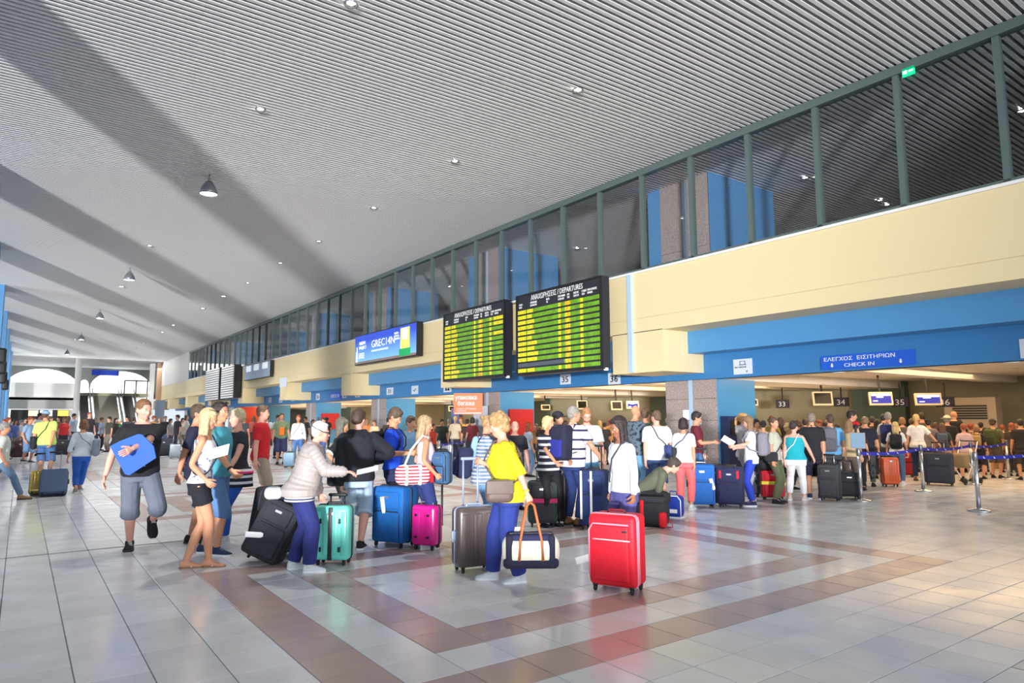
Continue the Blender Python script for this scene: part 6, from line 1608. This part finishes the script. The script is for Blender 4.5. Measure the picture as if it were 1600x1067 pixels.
crowd(1332, 772, 656, 150, 'f', ('long', 'lb'), ('long', (190, 168, 128)), ('trousers', (90, 80, 70)), 'person in a sand coloured long top left of the framed queue post', Q)
crowd(1337, 762, 641, 95, 'm', ('short', 'dk'), ('tee', (214, 206, 196)), ('jeans', NAVY), 'tall dark haired man in a pale t-shirt standing above the red head in the queue', Q)
crowd(1343, 766, 659, 180, 'f', ('pony', 'dk'), ('tee', (60, 44, 44)), ('jeans', BLK), 'person in a red cap behind the man in camouflage trousers', Q, cap=C((206, 20, 30)))
r, b = crowd(1358, 764, 651, 182, 'm', ('short', 'lb'), ('tee', (26, 30, 44)), ('jeans', BLK), 'man in a black t-shirt and grey camouflage trousers behind the framed post', Q, w=1.15)
bt = [c for c in r.children if c.name.startswith('jeans')][0]; bt.data.materials.clear(); bt.data.materials.append(mat('camo_grey', (70, 76, 80), .85, patch=(12, .53, (28, 32, 36))))
crowd(1394, 753, 644, 170, 'm', ('crop', 'gr'), ('tee', (220, 218, 214)), ('shorts', (70, 66, 70)), 'grey haired man in a white t-shirt left of the long haired girl', Q, bp=((34, 40, 84), 'navy backpack on the grey haired man in white', .5))
crowd(1405, 757, 659, 178, 'f', ('verylong', 'bl'), ('tee', (222, 216, 210)), ('jeans', (74, 94, 128)), 'girl with long golden hair, white t-shirt and jeans behind the belt', Q, bp=((28, 28, 32), 'black backpack on the girl with golden hair', .42), shoes=SHW)
crowd(1438, 751, 647, 172, 'f', ('braid', 'bl'), ('tee', (232, 226, 220)), ('jeans', (40, 54, 92)), 'woman with a long fair braid in a white t-shirt reaching for the big dark case', Q, hr=('px', 1468, 695, -.1), shoes=SHB)
suitcase(1469, 758, .58, .32, .74, -8, 'soft', soft_mat('slate_big', (52, 54, 66)), 'very big dark slate suitcase behind the queue belt', handle=.24, group='cases in the queue')
suitcase(1391, 760, .36, .24, .66, 25, 'hard', shell_mat('orange', (206, 84, 30), .4), 'orange hard shell suitcase beside the girl with golden hair', group='cases in the queue')
suitcase(1417, 745, .36, .24, .62, 15, 'soft', soft_mat('red_deep', (150, 20, 34)), 'deep red suitcase behind the girl with golden hair', group='cases in the queue')
crowd(1456, 744, 655, 185, 'm', ('short', 'bk'), ('tee', (120, 110, 112)), ('shorts', (60, 56, 60)), 'man in a black cap and grey t-shirt right of the braid', Q, cap=C(BLK))
r, b = crowd(1478, 747, 661, 176, 'f', ('long', 'br'), ('tee', (60, 70, 84)), ('skirt', (176, 150, 140)), 'brown haired girl in a patterned skirt carrying a slate blue backpack', Q, bp=((72, 82, 104), 'slate blue backpack with a red badge', .46))
crowd(1486, 741, 650, 172, 'm', ('short', 'gr'), ('tee', (32, 30, 34)), ('shorts', (150, 130, 110)), 'person in a cream sun hat and black top', Q, hat=C((232, 214, 176)))
crowd(1497, 738, 642, 150, 'm', ('bald', 'br'), ('tee', (28, 26, 28)), ('shorts', (40, 40, 50)), 'tall bald man in black behind the sun hat', Q, skin='tan', w=1.2)
crowd(1512, 752, 662, 200, 'f', ('short', 'rd'), ('tee', (200, 170, 172)), ('shorts', (176, 150, 120)), 'red haired woman in a dusty pink top by the pushchair', Q)
crowd(1532, 748, 664, 168, 'f', ('bob', 'lb'), ('tee', (30, 28, 28)), ('shorts', (36, 34, 38)), 'fair haired woman in black with a tan backpack', Q, bp=((160, 132, 84), 'tan backpack right of the pushchair', .44))
crowd(1558, 748, 655, 160, 'm', ('short', 'br'), ('tee', (92, 96, 62)), ('shorts', (110, 94, 84)), 'man in a dark cap with an olive green backpack by the far queue post', Q, cap=C((50, 52, 40)), bp=((72, 80, 44), 'olive green backpack near the right edge', .5))
crowd(1545, 742, 668, 190, 'f', ('long', 'bk'), ('tee', (60, 52, 52)), ('jeans', (214, 202, 184)), 'black haired woman in pale trousers between the tan and the olive backpack', Q)
crowd(1585, 744, 660, 165, 'f', ('long', 'rd'), ('tee', (60, 44, 36)), ('jeans', (50, 44, 44)), 'woman with orange red hair at the right edge', Q, lean=12)
crowd(1602, 750, 655, 185, 'm', ('short', 'dk'), ('tee', (40, 38, 38)), ('shorts', (64, 56, 50)), 'dark figure cut by the right edge behind the belts', Q)
# pushchair
P = at_z(1507, 756)
e = empty('pushchair', P, heading(P, 150), label='folding pushchair with white frame in the queue', cat='pushchair')
MB().rbox((0, 0, .55), (.36, .34, .34), .08, n=4).build('seat', C((150, 128, 92)), e)
for sx in (-1, 1):
    MB().tube([(sx*.2, -.3, .05), (sx*.2, .1, .55), (sx*.2, .3, 1.0)], .012, 6).tube([(sx*.2, .3, .05), (sx*.2, -.1, .5)], .012, 6).build('frame_side', M_w, e)
    for sy in (-1, 1): MB().lathe((sx*.2-.015, sy*.3, .08), [(0, 0), (.07, 0), (.08, .01), (.08, .02), (.07, .03), (0, .03)], 14, axis='x').build('wheel', M_tyre, e)
MB().tube([(-.2, .3, 1.0), (.2, .3, 1.0)], .014, 8, ends=True).build('push_bar', M_tyre, e)
# second and third rows of heads in the queue (only heads and shoulders show)
G2 = 'back rows of the check-in queue'
rows = [(1186, 760, 655, 20, 'f', ('bob', 'bk'), ('tee', (206, 196, 182)), 'dark bobbed woman in cream just right of the blue pillar'),
 (1180, 750, 660, 150, 'm', ('short', 'lb'), ('tee', (220, 214, 206)), 'fair haired head just behind the blue pillar edge'),
 (1197, 765, 657, 178, 'f', ('bun', 'bk'), ('tee', (214, 206, 196)), 'woman with a black bun in a white t-shirt behind the red suitcase'),
 (1210, 748, 650, 160, 'f', ('short', 'rd'), ('tee', (176, 150, 60)), 'red brown haired head under plate 33'),
 (1224, 746, 652, 190, 'f', ('long', 'br'), ('tee', (60, 46, 40)), 'long brown haired head right of plate 33'),
 (1236, 764, 662, 120, 'f', ('curly', 'bl'), ('tee', (90, 80, 60)), 'blond curly head facing the woman in teal'),
 (1252, 745, 656, 175, 'f', ('bob', 'br'), ('tee', (70, 52, 44)), 'brown bob behind the teal top'), (1262, 744, 655, 185, 'm', ('short', 'dk'), ('tee', (60, 50, 50)), 'dark head left of the grey haired man in black'),
 (1284, 744, 656, -60, 'm', ('crop', 'rd'), ('tee', (200, 190, 180)), 'ruddy face looking left right of the man in black'), (1293, 742, 658, 175, 'f', ('bun', 'dk'), ('tee', (50, 44, 44)), 'dark bun above the sky blue t-shirt'),
 (1313, 744, 662, 150, 'm', ('short', 'dk'), ('tee', (40, 40, 44)), 'dark head between sky blue and sand tops'), (1355, 742, 652, 180, 'm', ('short', 'br'), ('tee', (60, 56, 50)), 'brown head behind the camouflage trousers man'),
 (1368, 742, 651, 190, 'm', ('short', 'dk'), ('tee', (50, 50, 50)), 'dark head under the blue monitor'), (1376, 748, 655, 175, 'f', ('long', 'dk'), ('tee', (76, 72, 66)), 'long dark haired woman under the blue monitor'),
 (1386, 742, 647, 165, 'm', ('short', 'bk'), ('tee', (50, 44, 40)), 'black haired head left of plate 35'), (1415, 740, 652, 185, 'f', ('bob', 'lb'), ('tee', (90, 80, 70)), 'fair bob right of the golden haired girl'),
 (1446, 738, 645, -150, 'm', ('short', 'dk'), ('tee', (80, 74, 66)), 'dark haired man behind the braid'), (1467, 738, 660, 170, 'f', ('long', 'br'), ('tee', (96, 86, 80)), 'brown haired head left of the sun hat'),
 (1522, 738, 662, 185, 'f', ('curly', 'rd'), ('tee', (110, 84, 60)), 'curly orange head before the air conditioner'), (1572, 738, 664, 160, 'm', ('short', 'rd'), ('tee', (60, 50, 40)), 'reddish head right of the dark cap'),
 (1430, 738, 654, 150, 'm', ('short', 'br'), ('tee', (70, 70, 70)), 'brown head left of the braid'), (1504, 736, 655, 195, 'm', ('short', 'bk'), ('tee', (40, 36, 36)), 'black head behind the bald man'),
 (1538, 737, 660, 176, 'm', ('short', 'bk'), ('tee', (40, 36, 34)), 'black head left of the dark cap'), (1594, 737, 662, 176, 'f', ('long', 'lb'), ('tee', (50, 46, 44)), 'fair head at the right edge')]
for (x, y, t, v, sx, hr_, tp, lb_) in rows:
    crowd(x, y, t, v, sx, hr_, tp, ('jeans', (50, 52, 62)), lb_, G2, vox=.021)
# middle distance, seen between the near people
G3 = 'travellers in the middle distance'
crowd(416, 712, 649, 150, 'm', ('short', 'dk'), ('tee', (226, 228, 232)), ('shorts', (44, 56, 96)), 'man in a white t-shirt and navy shorts with black backpack, far behind the red shirt', G3, vox=.018, shoes=SHW, bp=((28, 28, 32), 'black backpack on the far man in white', .46))
r, b = crowd(438, 725, 645, 5, 'm', ('crop', 'br'), ('tee', (112, 130, 96)), ('shorts', (40, 46, 84)), 'man in an olive t-shirt with an orange bag on his chest', G3, vox=.017)
e = empty('chest_bag', r.location, r.rotation_euler.z, label='small orange bag hanging on the chest of the man in olive', cat='bag')
MB().rbox((0, .20, 1.15), (.17, .06, .26), .03, n=4).build('bag_body', C((240, 110, 30)), e); MB().tube([(-.06, .17, 1.28), (-.08, .08, 1.45), (.08, .08, 1.45), (.06, .17, 1.28)], .008, 6).build('strap', C((240, 110, 30)), e)
r, b = crowd(464, 727, 648, -8, 'f', ('pony', 'rd'), ('long', (226, 228, 238)), ('jeans', (70, 110, 170)), 'woman in a white blouse with a light case facing the camera', G3, vox=.017, hr=('px', 452, 700, -.1))
crossbag(r, b, C((150, 146, 110)), 'small khaki hip bag on the woman in the white blouse', side=1, size=(.22, .08, .16), z=1.0)
suitcase(452, 731, .34, .24, .5, -20, 'hard', shell_mat('ice_blue', (150, 190, 220)), 'ice blue case pulled by the woman in the white blouse', handle=.4, group='far cases')
crowd(432, 716, 648, 30, 'f', ('short', 'dk'), ('tee', (190, 200, 196)), ('jeans', BLK), 'dark haired person just left of the man in olive', G3, vox=.019)
crowd(505, 722, 652, -60, 'f', ('pony', 'dk'), ('tee', (206, 206, 214)), ('jeans', (70, 96, 150)), 'dark haired woman in light grey before the red cabinet', G3, vox=.018)
crowd(640, 800, 650, 40, 'm', ('short', 'br'), ('tee', (120, 160, 196)), ('jeans', (60, 80, 120)), 'person in a pale blue shirt hidden behind the young man in blue', G3, vox=.016)
crowd(775, 800, 646, 175, 'f', ('short', 'br'), ('tee', (90, 70, 60)), ('jeans', BLK), 'brown haired head between the striped tunic and the yellow top', G3, vox=.016)
crowd(805, 795, 658, 10, 'm', ('bald', 'br'), ('tee', (40, 40, 50)), ('jeans', BLK), 'person with a pink face behind the woman in yellow', G3, vox=.016, skin='pink')
crowd(826, 745, 660, 120, 'f', ('long', 'rd'), ('tee', (170, 180, 196)), ('jeans', (110, 140, 180)), 'small red haired girl in grey blue before the red cabinet', G3, vox=.018)
crowd(873, 800, 643, 60, 'm', ('short', 'bk'), ('tee', (60, 30, 40)), ('jeans', BLK), 'man in a dark cap behind the blond woman in stripes', G3, vox=.016, cap=C((40, 36, 50)))
P = at_z(699, 722)
suitcase(699, 722, .40, .26, .66, -10, 'hard', mat('shell_silver', (186, 192, 196), .25, metal=.7), 'silver hard shell suitcase behind the queue belt', group='far cases', ribs=6)
for k, (x, y, t, sx, hr_, c_) in enumerate([(655, 724, 660, 'm', ('short', 'dk'), (60, 46, 40)), (667, 722, 657, 'f', ('bob', 'br'), (226, 214, 200)), (676, 726, 662, 'f', ('long', 'dk'), (196, 60, 50)), (690, 720, 655, 'm', ('short', 'bk'), (50, 60, 60)),
     (701, 718, 654, 'm', ('crop', 'gr'), (110, 124, 126)), (711, 722, 650, 'f', ('pony', 'bl'), (214, 196, 170)), (720, 720, 651, 'm', ('crop', 'rd'), (222, 160, 60)), (730, 722, 655, 'm', ('short', 'dk'), (60, 44, 44)), (738, 726, 652, 'f', ('bob', 'dk'), (110, 36, 44)),
     (838, 724, 662, 'f', ('long', 'lb'), (180, 130, 70)), (848, 728, 660, 'm', ('short', 'dk'), (70, 50, 44)), (884, 722, 656, 'm', ('short', 'dk'), (90, 60, 50)), (938, 722, 657, 'f', ('long', 'bl'), (160, 110, 60)), (946, 726, 660, 'm', ('short', 'dk'), (60, 50, 46)), (955, 722, 655, 'f', ('bob', 'rd'), (210, 150, 80)), (966, 726, 660, 'm', ('short', 'bk'), (60, 50, 44)), (1046, 728, 652, 'f', ('bob', 'bl'), (190, 160, 60)), (510, 700, 652, 'm', ('short', 'dk'), (70, 60, 60)), (380, 706, 652, 'm', ('short', 'dk'), (60, 60, 66)), (395, 700, 650, 'f', ('long', 'br'), (180, 90, 80)), (476, 704, 651, 'm', ('short', 'dk'), (70, 60, 56)), (488, 703, 655, 'f', ('pony', 'br'), (150, 140, 140)), (572, 716, 654, 'f', ('long', 'lb'), (200, 120, 70)), (584, 716, 656, 'm', ('short', 'br'), (220, 190, 150)), (496, 706, 652, 'm', ('short', 'gr'), (96, 104, 96)), (606, 722, 652, 'm', ('short', 'dk'), (60, 50, 46))]):
    cn = {0: 'dark brown', 1: 'cream', 2: 'red', 3: 'dark green', 4: 'grey green', 5: 'beige', 6: 'amber', 7: 'dark', 8: 'wine red', 9: 'ochre', 10: 'brown', 11: 'rust brown', 12: 'golden brown', 13: 'dark brown', 14: 'apricot', 15: 'black brown', 16: 'yellow', 17: 'dark grey', 18: 'slate', 19: 'salmon', 20: 'umber', 21: 'pale grey', 22: 'orange', 23: 'sand', 24: 'grey green', 25: 'dark brown'}[k]
    plc = 'left of the wrapping stand' if 650 < x < 742 else 'left of the striped tops' if 830 < x < 890 else 'right of the bearded man' if 930 < x < 970 else 'by the granite pillar' if x > 1000 else 'far back under the blue beam'
    crowd(x, y, t, random.choice((170, 150, 200, 60, -40, 20)), sx, hr_, ('tee', c_), ('jeans', (56, 58, 70)), 'small far %s in %s %s' % ('woman' if sx == 'f' else 'man', cn, plc), 'far people inside the check-in area', vox=.024)
# left side of the hall
G4 = 'travellers on the left side of the hall'
r, b, dp = P_(69, 748, 'man in a lime green t-shirt and cap walking away', dict(w=1.14, hr=('px', 76, 712, -.2), head=(20, 6), side=-6, lean=4, curl=1.0), dict(skin='tan', hair=('crop', (90, 70, 56)), top=('tee', C((206, 240, 120)), .86, .022), bottom=('shorts', C((66, 100, 150))), shoes=SHW, cap=C((146, 176, 206))), 172, vox=.014, top_y=641, group=G4)
crossbag(r, b, K1, 'black shoulder bag of the man in lime green', side=-1, size=(.28, .12, .34), z=.92)
s = suitcase(58, 775, .30, .26, .56, 178, 'hard', mat('shell_gold', (190, 164, 90), .3, metal=.5), 'gold ribbed hard shell suitcase pulled by the man in lime', tilt=R(-32), group='cases pulled on the left', handle=.4, ribs=6)
s = suitcase(82, 776, .48, .26, .60, 178, 'soft', soft_mat('steel_blue', (76, 98, 130)), 'steel blue suitcase tilted beside the gold one', tilt=R(-32), group='cases pulled on the left', handle=.4)
r, b, dp = P_(124, 769, 'woman in a white sweater and bright blue jeans walking away', dict(sex='f', w=1.08, hl=('px', 106, 715, -.1), hr=('px', 140, 710, .25), fl=('px', 118, 770), fr=('px', 124, 764)), dict(skin='tan', hair=('bob', (132, 86, 56)), top=('long', C((224, 230, 240)), .90, .02, .01, .72), bottom=('jeans', C((40, 100, 196)), .90), shoes=('shoe', M_cloth((150, 140, 130), 'shoe', bump=.1), M_w)), 176, vox=.0135, top_y=650, group=G4)
crossbag(r, b, C((140, 152, 170)), 'grey blue shoulder bag on the woman in the white sweater', side=1, size=(.34, .14, .40), z=1.02, y=-.04)
crowd(42, 724, 649, 60, 'm', ('crop', 'rd'), ('tee', (140, 170, 204)), ('shorts', (110, 146, 190)), 'man in a pale blue t-shirt and denim shorts striding right', G4, vox=.016, fl=('px', 52, 722), fr=('px', 30, 723), shoes=SHN)
crowd(-2, 782, 655, 95, 'm', ('short', 'gr'), ('tee', (200, 206, 200)), ('jeans', (96, 120, 150)), 'person in washed jeans cut by the left edge', G4, vox=.016, fr=(.12, .35, 0), fl=(-.1, -.35, 0), shoes=SHB)
left = [(8, 718, 652, 60, 'f', ('bob', 'rd'), (56, 84, 150), 'woman in a patterned blue dress at the left edge'), (20, 712, 655, 40, 'f', ('long', 'dk'), (90, 110, 170), 'dark haired woman in blue at the left edge crowd'),
 (30, 710, 656, 80, 'm', ('short', 'gr'), (222, 226, 232), 'grey haired person in white left of the denim shorts man'), (58, 712, 645, 80, 'm', ('short', 'bk'), (226, 228, 232), 'black haired man in white above the lime t-shirt'),
 (88, 706, 650, -30, 'm', ('short', 'dk'), (120, 90, 80), 'dark haired face right of the blue cap'), (97, 708, 652, 20, 'f', ('bob', 'lb'), (206, 50, 50), 'woman in a red top between lime and white'),
 (112, 704, 646, 60, 'm', ('short', 'dk'), (190, 200, 226), 'man in a pale violet shirt left of the brown bob'), (136, 706, 644, 30, 'm', ('crop', 'rd'), (50, 44, 48), 'ruddy man in black behind the brown bob'),
 (156, 704, 652, 80, 'f', ('short', 'br'), (170, 192, 222), 'stooping person in a pale blue shirt by the stair foot'), (168, 706, 651, -60, 'm', ('short', 'dk'), (70, 66, 60), 'dark haired man before the wide stair'),
 (178, 705, 653, 40, 'f', ('long', 'dk'), (66, 60, 56), 'long dark haired woman before the wide stair'), (185, 703, 654, 90, 'f', ('short', 'wh'), (36, 140, 90), 'white haired person in a green top'),
 (196, 704, 650, -40, 'm', ('short', 'bk'), (60, 60, 70), 'black haired man left of the boy with the folder'), (238, 702, 650, 30, 'f', ('curly', 'rd'), (180, 140, 90), 'curly amber haired woman right of the boy'),
 (247, 704, 652, -20, 'f', ('long', 'lb'), (190, 170, 150), 'fair haired woman in beige beyond the boy'), (256, 704, 650, 0, 'm', ('crop', 'br'), (36, 38, 44), 'man in a black t-shirt facing the camera beyond the boy'),
 (264, 706, 654, 60, 'f', ('bob', 'dk'), (150, 150, 160), 'dark bob in grey beyond the boy'), (275, 706, 648, -60, 'm', ('short', 'bk'), (44, 46, 56), 'black haired man in black left of the blonde'),
 (283, 705, 653, 30, 'f', ('bob', 'dk'), (190, 186, 180), 'dark haired woman in cream left of the blonde'), (289, 704, 648, 70, 'f', ('long', 'dk'), (210, 206, 200), 'long haired woman in white close left of the blonde'),
 (2, 706, 655, 30, 'm', ('short', 'rd'), (190, 90, 80), 'ruddy face at the very left edge'), (50, 704, 652, 100, 'f', ('pony', 'dk'), (214, 190, 190), 'woman in pale pink behind the denim shorts man'),
 (76, 703, 651, 60, 'm', ('short', 'br'), (200, 204, 210), 'brown haired man in grey behind the blue cap'), (104, 702, 650, 150, 'f', ('long', 'br'), (140, 60, 60), 'brown haired woman in brick red beside the red top'),
 (146, 702, 652, 150, 'm', ('short', 'gr'), (96, 100, 110), 'grey haired man in grey left of the stooping person'), (207, 702, 651, 160, 'f', ('bob', 'br'), (110, 100, 100), 'brown bob close left of the boy'),
 (66, 702, 653, 160, 'f', ('long', 'bl'), (230, 226, 220), 'blonde in white under the balcony'), (36, 702, 653, 20, 'm', ('short', 'dk'), (90, 90, 110), 'dark haired man in slate under the balcony'),
 (228, 702, 652, 100, 'm', ('short', 'dk'), (70, 70, 84), 'dark haired man right of the boy\'s ear'), (16, 702, 654, 120, 'm', ('short', 'dk'), (206, 210, 216), 'dark haired man in white at the left under the balcony')]
for (x, y, t, v, sx, hr_, c_, lb_) in left:
    crowd(x, y, t, v, sx, hr_, ('tee', c_), (random.choice(('jeans', 'shorts', 'jeans')), random.choice(((60, 66, 90), (40, 40, 50), (96, 120, 160), (120, 110, 100)))), lb_, G4, vox=.023, skin=random.choice(('tan', 'pink', 'light')))
suitcase(272, 716, .4, .26, .6, 10, 'hard', shell_mat('white_case', (210, 218, 228)), 'small pale case with raised handle left of the blonde', handle=.4, group='far cases', tilt=R(-15))
suitcase(95, 712, .6, .4, .7, 10, 'soft', K1, 'black case behind the man in lime', group='far cases')
suitcase(30, 716, .6, .4, .7, 0, 'soft', soft_mat('maroon', (70, 44, 48)), 'dark maroon case at the far left', group='far cases')
suitcase(255, 714, .7, .4, .75, 0, 'soft', K2, 'dark case right of the boy with the folder', group='far cases')
D.scenes.remove(S2)
